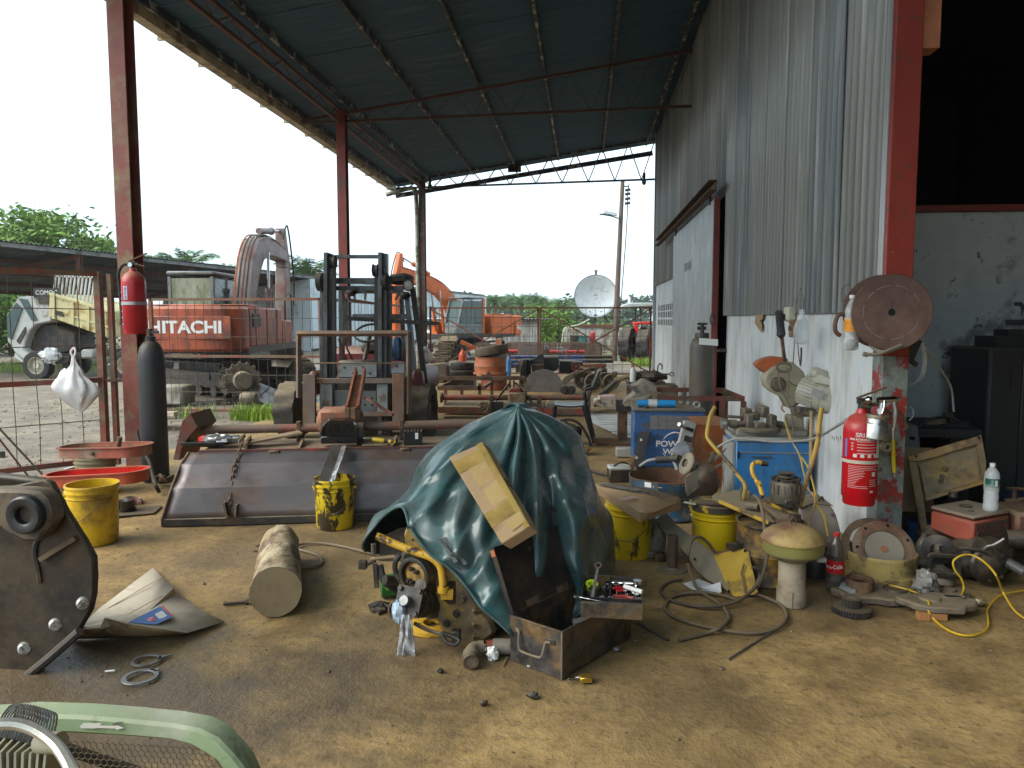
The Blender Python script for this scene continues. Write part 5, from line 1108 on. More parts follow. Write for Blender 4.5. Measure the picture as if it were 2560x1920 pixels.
for x0,y0,x1,y1,YY in((600,560,605,1180,FY+.75),(1165,590,1235,1330,FY+.75),(700,800,1170,800,FY+1.9)):part('guard_post',wb(fk).bar(dy('A2',x0,y0,YY),dy('A2',x1,y1,YY),.055,.07),Mmast,fk)
part('guard_post',wb(fk).bar(dy('A2',1215,560,FY+.72),dy('A2',1330,1420,FY+.72),.06,.07),M_blk,fk)
for x in(640,1120):part('guard_post',wb(fk).bar(dy('A2',x,640,FY+2.0),dy('A2',x+20,1100,FY+2.2),.055),Mmast,fk)
part('overhead_guard',slab(wb(fk),'A2',[(590,560),(1130,560),(1130,600),(590,600)],FY+.72,.06),Mmast,fk)
for k in range(6):
 x=610+k*100;part('guard_bar',wb(fk).bar(dy('A2',x,575,FY+.75),dy('A2',x+(760-x)*.12,650,FY+2.0),.03),M_dk,fk)
part('hood_box',slab(wb(fk),'A2',[(1000,435),(1160,420),(1175,470),(1150,510),(1010,520)],FY+.5,.4),M_blk,fk,bev=.03)
l_=part('headlamp',wb(fk).mat(MT(fq(1178,530,FY+.42))@MR(pi/2,4,'X')).lathe([(0,-.06),(.05,-.06),(.07,0),(.062,.012),(.058,0),(0,.0)],24),M_dk,fk);part('lens',wb(fk).mat(MT(fq(1178,530,FY+.415))@MR(pi/2,4,'X')).lathe([(0,.016),(.035,.013),(.056,.003)],20),mt('lamp lens',(.45,.45,.42),.15,bump=0),l_)
for x,y in((690,590),(1150,620)):part('work_lamp',wb(fk).blob(dy('A2',x,y,FY+.7),(.07,.06,.05),2,.1),M_blk,fk)
for x in(575,625):part('lever',wb(fk).tube([dy('A2',x,990,FY+.5),dy('A2',x+30,1090,FY+.5),dy('A2',x+70,1170,FY+.55)],.012,6),M_red,fk)
part('cross_tube',wb(fk).bar(dy('A2',650,815,FY+.5),dy('A2',1445,862,FY+.7),.04,.05),M_dk,fk);part('cross_tube',wb(fk).bar(dy('A2',680,655,FY+.6),dy('A2',910,690,FY+.6),.03),M_redrust,fk)
# ==== front rotary tiller with its curved hood board
T0,T1=gz('B3',65,930),gz('B3',1600,888);td=(T1-T0).normalized();tn=V(-td.y,td.x,0);TL=2.55
ti=thing('rotary_tiller','big rotary tiller with a long curved grey hood board in the middle of the floor','tiller',tuple(T0),math.degrees(math.atan2(td.y,td.x)))
def tl(k,x,y,d):
 r=ray(k,x,y);o=V(0,0,EYE);t=((T0+tn*d)-o).dot(tn)/r.dot(tn);q=o+r*t-T0
 return V(q.dot(td),q.dot(tn),q.z)
Mhood=mt('burnished hood steel',(.15,.135,.14),.42,metal=.45,var=.16,sc=3,two=(.17,.095,.055),amt=.32,sc2=2.2,edge=.12,str_=(.6,1,1),three=(.06,.05,.045),amt3=.24,sc3=3,bump=.12,bsc=120)
Mdeck=mt('dusty tiller deck',(.17,.085,.055),.8,var=.3,two=(.22,.15,.09),amt=.5,sc2=4,dust=.7)
sec=[(0,.045),(.06,.265),(.165,.42),(.31,.485)]
b=B();NX=30
def hood(u,v):
 j=v*3;i=min(2,int(j));f=j-i;d=sec[i][0]*(1-f)+sec[i+1][0]*f;z=sec[i][1]*(1-f)+sec[i+1][1]*f;x=u*TL
 return V(x+.22*(z/.485)*(1-u)*.55,d+.008*noise.noise(V(x*2.3,z*5,2))+.004*sin(pi*f),z+.004*noise.noise(V(x*3,z*4,8)))
part('hood_board',b.grid(hood,NX,12),Mhood,ti,sm=9,solid=.008)
part('cutting_edge',B().hexa([V(0,-.015,0),V(TL,-.015,0),V(TL,.05,0),V(0,.05,0),V(.0,-.012,.055),V(TL,-.012,.055),V(TL,.02,.06),V(0,.02,.06)]),M_dk,ti,bev=.004)
part('side_edge',B().tube([hood(0,v)+V(-.005,-.006,0)for v in np.linspace(0,1,8)],.012,6),M_rust,ti)
part('deck',B().box((TL/2+.1,.60,.475),(TL-.2,.58,.03)),Mdeck,ti);part('front_lip',B().box((TL/2+.08,.325,.475),(TL-.2,.03,.05)),mt('lip paint',(.10,.035,.03),.6,two=(.42,.03,.02),amt=.36,sc2=3,str_=(1.5,8,8)),ti)
for x in(.75,1.75):part('hinge',B().box((x,.30,.46),(.08,.05,.07)),M_rust,ti,bev=.006)
P=[tl('B3',x,y,.55)for x,y in((150,465),(212,200),(268,148),(316,240),(262,300),(205,390),(190,470))]
part('end_plate',B().add([p-V(0,.01,0)for p in P]+[p+V(.05,.35,0)for p in P],[tuple(range(7)),tuple(range(7,14))[::-1]]+[(i,(i+1)%7,7+(i+1)%7,7+i)[::-1]for i in range(7)]),M_redrust,ti)
a,c,e,g_=tl('B3',270,265,.75),tl('B3',1165,246,.75),tl('B3',1440,240,.75),tl('B3',2230,218,.75)
Mtub=mt('worn axle tube',(.16,.10,.075),.55,two=(.22,.06,.04),amt=.36,sc2=3,dust=.35)
part('axle_tube',B().cyl(a,c,.036,16),Mtub,ti);part('axle_tube',B().cyl(e,g_,.038,16),Mtub,ti)
part('bearing',B().cyl(a-V(.05,0,0),a+V(.01,0,0),.06,14).cyl(a+V(.01,0,0),a+V(.03,0,0),.05,14),mt('bearing red',(.38,.07,.04),.6,dust=.3),ti)
for x,y in((1015,252),(1725,240)):q=tl('B3',x,y,.74);part('tube_clamp',B().box(q+V(0,0,-.06),(.035,.06,.24)),M_rust,ti,bev=.004)
Morg=mt('salmon gearbox paint',(.36,.12,.065),.6,two=(.2,.11,.06),amt=.42,sc2=5,dust=.5)
q=tl('B3',1300,190,.72);part('gearbox',B().box(q,(.34,.22,.20)),Morg,ti,bev=.03);part('gear_flange',B().cyl(tl('B3',1430,230,.74)-V(.03,0,0),tl('B3',1430,230,.74)+V(.03,0,0),.115,22),M_rust,ti);part('chain_case',B().cyl(tl('B3',1440,300,.6)-V(.02,0,0),tl('B3',1440,300,.6)+V(.03,0,0),.11,20),M_dk,ti)
m0,m1,top=tl('A2',665,1600,.7),tl('A2',730,1600,.68),tl('A2',765,1260,1.05)
for s_ in(-.045,.045):part('mast_arm',B().bar(m0.lerp(m1,.5)+V(s_,0,0),top+V(s_*.8,0,0),.018,.075),mt('mast paint',(.20,.055,.035),.55,two=(.28,.13,.08),amt=.45,sc2=4),ti)
part('mast_web',B().bar(m0.lerp(m1,.5)+V(0,.03,0),m0.lerp(m1,.5).lerp(top,.85)+V(0,.03,0),.08,.012),Morg,ti)
part('mast_tongue',B().bar(tl('B3',1350,110,.62),tl('B3',1350,190,.62),.035,.05).bar(tl('B3',1390,110,.62),tl('B3',1390,190,.62),.035,.05),Morg,ti)
for x,y in((475,1648),(1045,1648)):part('stay_rod',B().bar(tl('A2',x,y,.72),top-V(0,0,.28 if x<700 else .25)+V(-.05 if x<700 else .05,0,0),.022),M_redrust,ti)
for x,y0,y1 in((650,300,392),(1015,320,420),(1660,300,400)):part('deck_rib',B().bar(tl('B3',x,y1,.36)+V(0,0,.0),tl('B3',x+30,y0+30,.62),.02,.08),Mdeck,ti)
p0,p1=tl('B3',622,318,.36),tl('B3',590,850,-.0);lm=B().tube(smooth([(-.012,0,-.02),(-.012,0,.02),(0,0,.03),(.012,0,.02),(.012,0,-.02),(0,0,-.03)],3,True),.0055,5,True).mesh('chain_link');lm.materials.append(M_rust)
ch_=thing('hanging_chain','rusty chain hanging down the hood board of the tiller','chain',tuple(T0),math.degrees(math.atan2(td.y,td.x)))
path=[tl('B3',640,300,.52),tl('B3',622,330,.33),V(p0.x+.0,.27,.465),V(p0.x-.005,.16,.42),V(p0.x-.015,.09,.27),V(p0.x-.025,.0,.075)];path=smooth(path,8);acc=0;n_=0;nxt=0
for u_,v_ in zip(path,path[1:]):
 L_=(v_-u_).length
 while nxt<=acc+L_:
  q=u_.lerp(v_,(nxt-acc)/L_);o=link(bpy.data.objects.new('chain_link',lm),ch_);o.matrix_local=frame(q+V(0,-.016,.0),u_-v_,V(1,0,0))@MR(pi/2*(n_%2)+.3,4,'Z');nxt+=.043;n_+=1
 acc+=L_
hk=tl('B3',575,840,-.02);part('hook_bracket',B().hexa([V(hk.x-.06,-.06,.075),V(hk.x-.045,-.06,.075),V(hk.x-.045,.02,.06),V(hk.x-.06,.02,.06),V(hk.x-.085,-.03,.17),V(hk.x-.07,-.03,.17),V(hk.x-.07,.05,.17),V(hk.x-.085,.05,.17)]),M_rust,ti);part('hook_bracket',B().hexa([V(hk.x+.0,-.06,.075),V(hk.x+.015,-.06,.075),V(hk.x+.015,.02,.06),V(hk.x+.0,.02,.06),V(hk.x+.0,-.03,.15),V(hk.x+.015,-.03,.15),V(hk.x+.015,.05,.15),V(hk.x+.0,.05,.15)]),M_rust,ti)
def on_tiller(k,x,y,d):q=tl(k,x,y,d);return T0+td*q.x+tn*q.y+V(0,0,q.z)
TA=math.degrees(math.atan2(td.y,td.x));ZD=.492
q=on_tiller('B3',380,365,.5);solo('black_tray','crushed black plastic tray on the left end of the tiller deck','tray',B().grid(lambda u,v:(-.19+.38*u,-.09+.18*v,.01+.045*max(abs(2*u-1),abs(2*v-1))**4+.012*noise.noise(V(u*4,v*4,1))),14,8),M_blk,(q.x,q.y,ZD),rz=TA,solid=.004)
solo('crumpled_wrapper','crumpled silver wrapper in the black tray on the tiller','wrapper',B().blob((0,0,0),(.13,.07,.04),5,.6,18,10,3),mt('silver foil',(.5,.5,.5),.25,metal=.7,bump=.1),(q.x+.10,q.y+.03,ZD+.06),rz=TA,sm=15)
solo('red_packet','small red packet in the black tray on the tiller','packet',B().blob((0,0,0),(.06,.05,.035),6,.25,12,8,2),flat('red packet',(.5,.02,.02),.4),(q.x-.03,q.y+.03,ZD+.06),sm=30)
q=on_tiller('B3',830,325,.55);solo('wooden_board','weathered board laid slantwise on the tiller deck','board',B().box((0,0,0),(.44,.14,.018)),M_wood,(q.x,q.y+.02,ZD+.06),rz=TA+22,ry=-7)
q=on_tiller('B3',1540,352,.45);solo('wooden_offcut','thin wooden offcut with a screwdriver across it on the tiller deck','board',B().box((0,0,0),(.2,.1,.012)),M_wood,(q.x,q.y,ZD+.012),rz=TA+6)
sd=thing('screwdriver','yellow and black screwdriver lying on the tiller deck','screwdriver',(q.x+.04,q.y,ZD+.045),TA-14,0,6);part('handle',B().lathe([(0,-.14),(.014,-.13),(.017,-.08),(.013,-.05)],12,MR(-pi/2,4,'Y')).lathe([(.013,-.05),(.018,-.03),(.017,.05),(.012,.06),(0,.06)],12,MR(-pi/2,4,'Y')),flat('yellow handle',(.6,.42,.02),.4),sd);part('grip',B().cyl((.03,0,0),(.12,0,0),.016,12),M_blk,sd);part('blade',B().cyl((-.24,0,0),(-.12,0,0),.005,8),M_chrome,sd)
q=on_tiller('B3',1805,315,.5);ct=thing('cooling_block','black ribbed plastic block on the right of the tiller deck','block',(q.x,q.y,ZD),TA);part('body',B().box((0,0,.05),(.15,.11,.1)),M_blk,ct,bev=.01)
pl('rib',B().box((0,0,0),(.012,.12,.11)),M_blk,ct,[V(-.065+.026*k,0,.055)for k in range(6)]);part('tag',B().box((.03,-.062,.075),(.025,.004,.05)),M_white,ct)
rc0=on_tiller('B3',1290,300,.42);rc=thing('rocker_cover','glossy black engine rocker cover drying on the tiller over the chute','engine cover',tuple(rc0),TA)
Mgl=mt('oily black gloss',(.008,.008,.009),.14,var=.3,bump=.03)
def rp(x,y,d):q=on_tiller('B3',x,y,.40+d)-rc0;return V(q.dot(td),q.dot(tn),q.z)
outl=[(1168,330),(1165,290),(1175,240),(1205,205),(1250,192),(1300,196),(1345,192),(1385,205),(1412,240),(1420,290),(1418,330)];P=[rp(x,y,0)for x,y in outl];n=len(P);I=[V(p.x*.9,p.y+.0,(p.z-.02)*.88+.01)for p in P];J=[p+V(0,.07,0)for p in I];K=[p+V(0,.12,0)for p in P]
fs=[]
for A_,B_ in((0,n),(n,2*n)):fs+=[(A_+i,A_+(i+1)%n,B_+(i+1)%n,B_+i)[::-1]for i in range(n)]
fs+=[(i,(i+1)%n,3*n+(i+1)%n,3*n+i)for i in range(n)]+[tuple(range(2*n,3*n)),tuple(range(3*n,4*n))[::-1]]
part('shell',B().add(P+I+J+K,fs),Mgl,rc,bev=.003)
part('lower_box',B().hexa([rp(1168,358,-.01),rp(1418,354,-.01),rp(1418,354,.10),rp(1168,358,.10),rp(1166,308,-.01),rp(1420,304,-.01),rp(1420,304,.1),rp(1166,308,.1)]),Mgl,rc,bev=.006)
for x in(1258,1352):
 for r in(.042,.03):part('port_ring',B().mat(MT(rp(x,266,.05))@MR(pi/2,4,'X')).lathe([(r,0),(r,.022),(r-.006,.022),(r-.006,0)],24),Mgl,rc)
 part('port',B().mat(MT(rp(x,266,.055))@MR(pi/2,4,'X')).lathe([(0,.012),(.016,.012),(.016,0)],16),Mgl,rc)
chu=thing('drain_chute','folded sheet metal chute draining into the grimy yellow bucket','chute',(0,0,0));e0,e1=on_tiller('B3',1245,362,.25),on_tiller('B3',1350,362,.25);f0,f1=on_tiller('B3',1135,640,-.28),on_tiller('B3',1250,640,-.28);md0,md1=e0.lerp(e1,.5)+V(0,.05,-.02),f0.lerp(f1,.55)+V(0,.05,-.02);chu.location=f0
part('left_wing',wb(chu).add([e0,md0,md1,f0],[(0,1,2,3)]),mt('chute steel',(.34,.31,.27),.4,metal=.5,two=(.2,.16,.12),amt=.4),chu,sm=0,solid=.003);part('right_wing',wb(chu).grid(lambda u,v:md0.lerp(e1,u).lerp(md1.lerp(f1,u),v)+V(0,.01*noise.noise(V(u*4,v*12,0)),.012*noise.noise(V(u*3,v*9,3))),6,16),mt('bright foil',(.7,.68,.66),.22,metal=.8,bump=.05),chu,sm=30,solid=.002)
# ==== buckets
def bucket(lb,loc,R,h,m,lid=None,hand=True,rz=0,grp='yellow oil buckets',mi=None,hz=None):
 t=thing('bucket',lb,'bucket',loc,rz,group=grp)
 r0=R*.88;body=[(0,.012),(r0-.004,.012),(R-.006,h),(R+.004,h),(R+.006,h-.012),(R-.002,h-.016),(R-.003,h-.036),(R+.006,h-.04),(R+.006,h-.05),(R-.004,h-.054),(R-.005,h-.075),(R+.003,h-.08),(R-.006,h-.09),(r0+.004,.02),(r0-.002,0),(0,0)]
 part('body',B().lathe(body,40),m,t,sm=35)
 if lid:part('lid',B().lathe([(R+.012,h-.03),(R+.012,h+.006),(R-.0,h+.014),(R-.012,h+.004),(0,h+.004)],40),lid,t,sm=35)
 if hand:
  z0=h-.07;part('wire_handle',B().tube(smooth([(-R-.006,0,z0),(-R*.93,-R*.45,z0-.07),(-R*.45,-R-.012,z0-.14),(0,-R-.02,z0-.155),(R*.45,-R-.012,z0-.14),(R*.93,-R*.45,z0-.07),(R+.006,0,z0)]if hz is None else hz,5),.0028,5),M_wire,t)
  for s_ in(-1,1):part('handle_lug',B().cyl((s_*(R-.01),0,z0),(s_*(R+.012),0,z0),.013,10),m,t)
 return t
Mby=mt('clean yellow bucket',(.62,.40,.012),.35,var=.06,two=(.22,.13,.03),amt=.34,sc2=5,edge=.1,bump=.02)
Mbg=mt('grimy yellow bucket',(.62,.44,.012),.35,var=.08,two=(.045,.032,.014),amt=.47,sc2=9,edge=.02,str_=(1,1,.55),r2=.3,bump=.08);Mbd=mt('half grimy yellow bucket',(.60,.42,.012),.38,var=.08,two=(.10,.055,.015),amt=.38,sc2=7,edge=.02,str_=(1,1,.5),bump=.06);Mlid=mt('grimy bucket lid',(.05,.036,.02),.6,two=(.5,.33,.02),amt=.37,sc2=10,dust=.5)
q=gz('B1',785,1135);bucket('clean yellow bucket at the left, open, in front of the red oval rims',tuple(q+V(-.06,.13,0)),.163,.40,Mby,rz=35,hz=[(-.163,0,.33),(-.14,-.07,.25),(-.10,-.14,.18),(-.04,-.165,.22),(.02,-.168,.27),(.1,-.14,.31),(.163,0,.33)])
q=gz('B3',1225,962);bucket('grimy yellow bucket catching oil under the metal chute',tuple(q+V(0,.13,0)),.145,.36,Mbg,rz=8)
q=gz('B1',905,620);pb_=bucket('cut down dusty bucket propping the upper red oval rim',(q.x,6.2,0),.165,.31,mt('dusty old bucket',(.26,.22,.13),.7,two=(.5,.36,.03),amt=.38,sc2=3),hand=False,grp='yellow oil buckets')
# ==== red oval rims
def oval(lb,c,L,R,h,m,mi,rz,rx=0,ry=0):
 t=thing('oval_rim',lb,'oval rim',tuple(c),rz,rx,ry,group='red oval rims');o,i_=stadium(L,R,10),stadium(L-.05,R-.025,10)
 part('wall',B().ring(stadium(L-.03,R-.015,10),stadium(L-.042,R-.021,10),h,0),m,t,sm=40);part('flange',B().ring(stadium(L+.01,R+.005,10),i_,.008,h),m,t,sm=40);part('lining',B().ring(stadium(L-.043,R-.0215,10),stadium(L-.046,R-.023,10),h,0),mi,t,sm=40)
 part('bolt',B().cyl((0,-R+.012,h*.5),(0,-R-.005,h*.5),.016,10),M_dusty,t);return t
q=dy('B1',885,395,6.15);oval('upper faded red oval rim resting on the cut down bucket',V(q.x,6.2,.315),.86,.17,.085,mt('faded oval red',(.34,.085,.05),.6,two=(.24,.17,.12),amt=.42,sc2=3,dust=.4),Morg,-4,0,-2.5)
q=dy('B1',815,660,5.55);oval('lower bright red oval rim behind the clean yellow bucket',V(q.x,5.6,.21),.82,.16,.085,mt('orange oval red',(.42,.07,.03),.45,dust=.3),mt('bright red lining',(.62,.012,.008),.35),5,0,-3)
solo('round_stick','short wooden stick poking out of the upper red oval rim','stick',B().cyl((0,0,0),(.05,-.02,.16),.02,10),M_rust,tuple(dy('B1',1010,335,6.2)))
q=gz('B1',1020,745);solo('paint_tin','small dusty tin under the right end of the lower red oval rim','tin',B().lathe([(0,0),(.065,0),(.065,.2),(0,.2)],20),M_dusty,(q.x,5.62,0));q=dy('B1',560,700,5.6);solo('timber_block','timber block under the left end of the lower red oval rim','block',B().box((0,0,.1),(.2,.2,.19)),M_wood,(q.x,5.62,0))
q=gz('B1',1250,648);zt=dy('A1',850,872,6.55).z
t=thing('gas_cylinder','tall black gas cylinder standing against the nearest red post','gas cylinder',(q.x-.15,6.66,0),group='gas cylinders');part('bottle',B().lathe([(0,0),(.112,0),(.118,.02),(.118,zt-.24),(.112,zt-.17),(.095,zt-.11),(.07,zt-.07),(.045,zt-.05),(.045,zt-.01),(0,zt)],28),mt('black cylinder paint',(.022,.024,.028),.5,var=.3,dust=.3),t);part('valve',B().cyl((0,0,zt-.02),(0,0,zt+.06),.022,10).box((.03,0,zt+.03),(.1,.025,.025)),M_dk,t)
P=[gz('B1',1195,120,1.0)*0+dy('B1',1180,130,6.45),dy('B1',1215,260,6.4),dy('B1',1290,400,6.3),dy('B1',1320,520,6.2),dy('B1',1345,600,6.05),gz('B1',1375,655,.03)]
solo('torch_hose','black torch hose hanging down beside the black cylinder','hose',B().tube(smooth(P,6),.016,7),M_blk);
for i in range(5):q=gz('B1',1375+22*i,600+18*(i%3));solo('rusty_clamp',['first rusty clamp on the floor right of the black cylinder','second rusty clamp beside the black cylinder, under the others','rusty hooked clamp nearest the tiller corner','topmost rusty clamp of the small heap by the cylinder','small rusty clamp at the back of the heap by the cylinder'][i],'clamp',B().tube(smooth([(-.06,0,0),(-.04,.03,.04),(.03,.02,.05),(.06,-.02,.01)],4),.016,6).box((.03,.0,.02),(.05,.04,.04)),M_dk if i%2 else M_rust,(q.x,q.y,.02+.03*(i%3)),rz=i*70,group='rusty clamps in a heap')
P=[gz('B1',*c_)for c_ in((900,855),(960,888),(1330,856),(1405,788),(1160,800))];n=len(P);solo('flat_plate','thin dark flat plate on the floor right of the clean yellow bucket','plate',B().add([p+V(0,0,.008)for p in P]+[p+V(0,0,.016)for p in P],[tuple(range(n))[::-1],tuple(range(n,2*n))]+[(i,(i+1)%n,n+(i+1)%n,n+i)for i in range(n)]),M_dk,sm=0)
q=gz('B1',1060,835);t=thing('rubber_mount','oily black rubber mount on the flat plate','mount',(q.x,q.y,.016));part('block',B().box((-.12,0,.04),(.16,.1,.08)),M_dk,t,bev=.015);part('sleeve',B().cyl((.04,0,0),(.04,0,.085),.055,16).cyl((.04,0,.01),(.04,0,.025),.065,16),Mgl,t)
q=gz('B1',1095,765);solo('bearing_ring','dusty round bearing ring lying behind the black rubber mount','ring',B().lathe([(.03,.0),(.085,.0),(.09,.02),(.08,.035),(.05,.04),(.045,.05),(.03,.05),(.03,0)],24),M_dusty,(q.x,q.y+.05,.0));q=gz('B1',1195,760);solo('cigarette_packet','tiny red and white cigarette packet on the floor behind the flat plate','packet',B().box((0,0,.025),(.05,.03,.05),20),mt('red white packet',(.6,.55,.52),.6,two=(.5,.03,.03),amt=.5,sc2=20),tuple(q))
for i,(x0,y0,x1,y1,lb)in enumerate(((-60,50,430,575,'thin rod leaning before the mesh gate, the higher one'),(-60,130,275,560,'reddish thin rod leaning before the mesh gate, the lower one'))):
 solo('thin_rod',lb,'rod',B().tube([dy('B1',x0,y0,6.3),gz('B1',x1,y1,.02)],.009,6),[M_wire,M_redrust][i])
for i,(x0,y0,x1,y1,lb)in enumerate(((440,560,735,480,'dark steel angle on the floor behind the red oval rims'),(600,560,735,510,'second dark steel angle lying nearer the post'),(-40,365,45,362,'dark beam end on the wet ground at the left edge'))):
 a,c=gz('B1',x0,y0,.03),gz('B1',x1,y1,.03);solo('steel_angle',lb,'steel bar',B().angle(a,c,.07,.008,up=(0,0,1)),M_dk)
P=[gz('B1',*c_)for c_ in((470,575),(560,470),(735,430),(730,500),(560,590))];n=5;solo('white_board','pale flat board on the ground behind the red oval rims','board',B().add([p+V(0,0,.012)for p in P]+[p+V(0,0,.022)for p in P],[tuple(range(n))[::-1],tuple(range(n,2*n))]+[(i,(i+1)%n,n+(i+1)%n,n+i)for i in range(n)]),mt('pale board',(.5,.5,.5),.4),sm=0)
ext=extinguisher('fire_extinguisher','dusty red fire extinguisher strapped high on the nearest red post',(0,0,0),0,1.16,Mext,'red fire extinguishers')
q=dy('A1',872,862,6.68);ext.location=(q.x,6.68,q.z);part('strap',B().lathe([(.092,.23),(.095,.23),(.095,.255),(.092,.255)],28).box((-.06,.07,.242),(.16,.02,.025)),M_alu,ext)
Mlab=flat('faded label',(.32,.30,.32),.6)
for k in range(6):part('print',B().box((.0,0,0),(.022,.003,.012)),Mlab,ext,loc=(-.055,-.074,.08+.05*k),rot=(0,0,-36))
o=part('label_band',B().lathe([(.0908,.27),(.0908,.375)],12,None,-pi*.62,-pi*.50),flat('blue label',(.55,.6,.72),.5),ext)
tx=text('ABC POWDER',.024,flat('blue print',(.03,.05,.25),.5),ext,MT((-.017,-.0912,.322))@MR(radians(-10),4,'Z')@MR(pi/2,4,'X')@MR(pi/2,4,'Z'),sx=.62)
# ==== excavator bucket at the left edge
BY=2.95
eb=thing('digger_bucket','huge worn dark excavator bucket filling the left edge of the picture','excavator bucket',(dy('B1',400,1400,BY).x,BY,0))
Mbk=mt('worn bucket steel',(.017,.015,.013),.5,metal=.2,var=.4,two=(.060,.038,.02),amt=.45,sc2=2.2,edge=.14,three=(.10,.07,.04),amt3=.3,sc3=3,dust=.3,bump=.25)
sideo=[(-500,640),(80,612),(370,550),(430,582),(560,830),(720,1080),(800,1230),(808,1400),(800,1560),(770,1690),(660,1880),(300,2205),(-100,2480),(-500,2600)]
part('side_plate',slab(wb(eb),'B1',sideo,BY,.04),Mbk,eb,bev=.006)
P=[dy('B1',x,y,BY+.02)for x,y in sideo[2:12]];b=wb(eb);dv=V(-.95,.28,0)
b.grid(lambda u,v:P[round(u*9)]+dv*v,9,6);part('wrapper',b,Mbk,eb,solid=.03,sm=40)
part('rim_strip',wb(eb).tube(smooth([dy('B1',x,y,BY-.02)for x,y in((690,1860),(480,2045),(300,2195),(0,2425),(-300,2565))],4),.02,8),M_dk,eb)
ear=[(-500,640),(180,640),(330,655),(400,720),(442,850),(440,930),(420,950),(330,1090),(200,1085),(60,1020),(-100,900),(-500,880)]
part('pin_ear',slab(wb(eb),'B1',ear,BY-.10,.09),mt('tan ear steel',(.13,.095,.06),.6,var=.3,two=(.06,.045,.035),amt=.42,sc2=4,dust=.4),eb,bev=.012)
c_=dy('B1',245,845,BY-.10);part('pin_boss',wb(eb).mat(MT(c_-eb.location)@MR(pi/2,4,'X')).lathe([(.037,-.05),(.037,.03),(.045,.036),(.07,.036),(.078,.028),(.08,-.02)],36),mt('dark boss',(.045,.045,.048),.38,metal=.5,var=.3),eb);part('pin_hole',wb(eb).mat(MT(c_-eb.location)@MR(pi/2,4,'X')).lathe([(0,-.03),(.036,-.03)],24),M_dk,eb);part('grease_shine',wb(eb).mat(MT(c_-eb.location+V(0,0,-.012))@MR(pi/2,4,'X')).lathe([(.0,-.012),(.025,-.014)],20),Mgl,eb)
part('weld_bead',wb(eb).tube(smooth([dy('B1',x,y,BY-.004)for x,y in((430,960),(360,1020),(308,1110),(305,1220),(330,1330),(345,1440))],5),.011,6),M_dk,eb);part('wear_strip',wb(eb).bar(dy('B1',360,1235,BY-.012),dy('B1',665,1050,BY-.012),.035,.02),mt('tan wear strip',(.11,.075,.04),.6,two=(.05,.035,.025),amt=.4),eb)
for x,y in((720,240),(482,425),(213,630)):q=dy('B2',x,y,BY-.012);part('worn_bolt',wb(eb).mat(MT(q-eb.location)@MR(radians(42),4,'Z')@MR(pi/2,4,'X')).lathe([(0,.006),(.022,.005),(.026,.0),(.026,-.02)],22),mt('bright worn bolt',(.5,.5,.48),.4,metal=.5,two=(.25,.23,.2),amt=.45,sc2=60),eb)
# ==== compressor with green belt guard at the bottom left
GY=1.32
cpz=dy('B2',1000,1290,GY);cm=thing('belt_guard','pale green machine guard with wire mesh in the bottom left corner','machine',(cpz.x,GY,0))
Mgr=mt('pale green enamel',(.24,.33,.19),.5,var=.1,two=(.36,.40,.30),amt=.45,sc2=2,three=(.13,.13,.09),amt3=.32,sc3=7,dust=.3)
oo=[(-700,1330),(-420,1235),(0,1214),(180,1196),(700,1214),(1100,1246),(1480,1284),(1720,1330),(1880,1410),(2000,1540),(2100,1660),(2180,1850),(2210,2100),(2210,3600),(-700,3600)]
ii=[(-540,1500),(-380,1400),(0,1370),(200,1352),(700,1372),(1100,1396),(1460,1424),(1640,1470),(1760,1535),(1860,1600),(1930,1690),(2010,1870),(2040,2100),(2040,3430),(-540,3430)]
P=[dy('B2',x,y,GY)for x,y in oo];Q=[dy('B2',x,y,GY-.004)for x,y in ii];n=len(P);D_=V(0,.05,0)
vs=P+Q+[p+D_ for p in P]+[q_+V(0,.02,0)for q_ in Q];fs=[]
for i in range(n):
 j=(i+1)%n;fs+=[(i,j,n+j,n+i),(j,i,2*n+i,2*n+j),(n+i,n+j,3*n+j,3*n+i)]
part('guard_frame',wb(cm).add(vs,fs),Mgr,cm,bev=.006,sm=45)
b=wb(cm);ux=(dy('B2',1100,1500,GY)-dy('B2',1045,1500,GY)).length;c0=dy('B2',-520,1390,GY+.012)
s=ux*.577;N1,N2=47,34
for i in range(N1):
 for j in range(N2):
  c=V(c0.x+(i+.5*(j%2))*ux,GY+.012,c0.z-j*ux*.866)
  for a in(90,210,330):
   pa=c+V(0,0,s)if a==90 else c
  t0=c+V(0,0,s);tl_=c+V(-ux/2,0,s/2);tr_=c+V(ux/2,0,s/2);bl=c+V(-ux/2,0,-s/2)
  zz_=dy('B2',1000,1430,GY).z
  for p_,q_ in((t0,tl_),(t0,tr_),(tl_,bl)):b.tube([p_,q_],.0011,3)
part('wire_mesh',b,mt('mesh wire',(.16,.12,.07),.5,metal=.4),cm,kind='stuff',sm=0)
part('belt',wb(cm).bar(dy('B2',500,1470,GY+.06),dy('B2',1500,1800,GY+.06),.012,.02),M_blk,cm)
ar=[(690,1300),(720,1270),(880,1272),(860,1290),(1010,1296),(1010,1288),(1070,1312),(1000,1330),(1000,1318),(850,1314),(800,1318),(700,1316)]
P=[dy('B2',x,y,GY-.0062+(0 if True else 0))for x,y in ar];part('arrow_mark',wb(cm).add(P,[tuple(range(len(P)))]),flat('arrow white',(.72,.72,.66),.6),cm,sm=0)
part('scuff_mark',wb(cm).add([dy('B2',x,y,GY-.0062)for x,y in((960,1286),(1010,1262),(1075,1260),(1030,1290))],[(0,1,2,3)]),flat('scuff grey',(.13,.14,.11),.7),cm,sm=0)
hd=thing('compressor_head','finned grey compressor head with a curved pipe before the green guard','compressor',tuple(dy('B2',100,1800,1.16)))
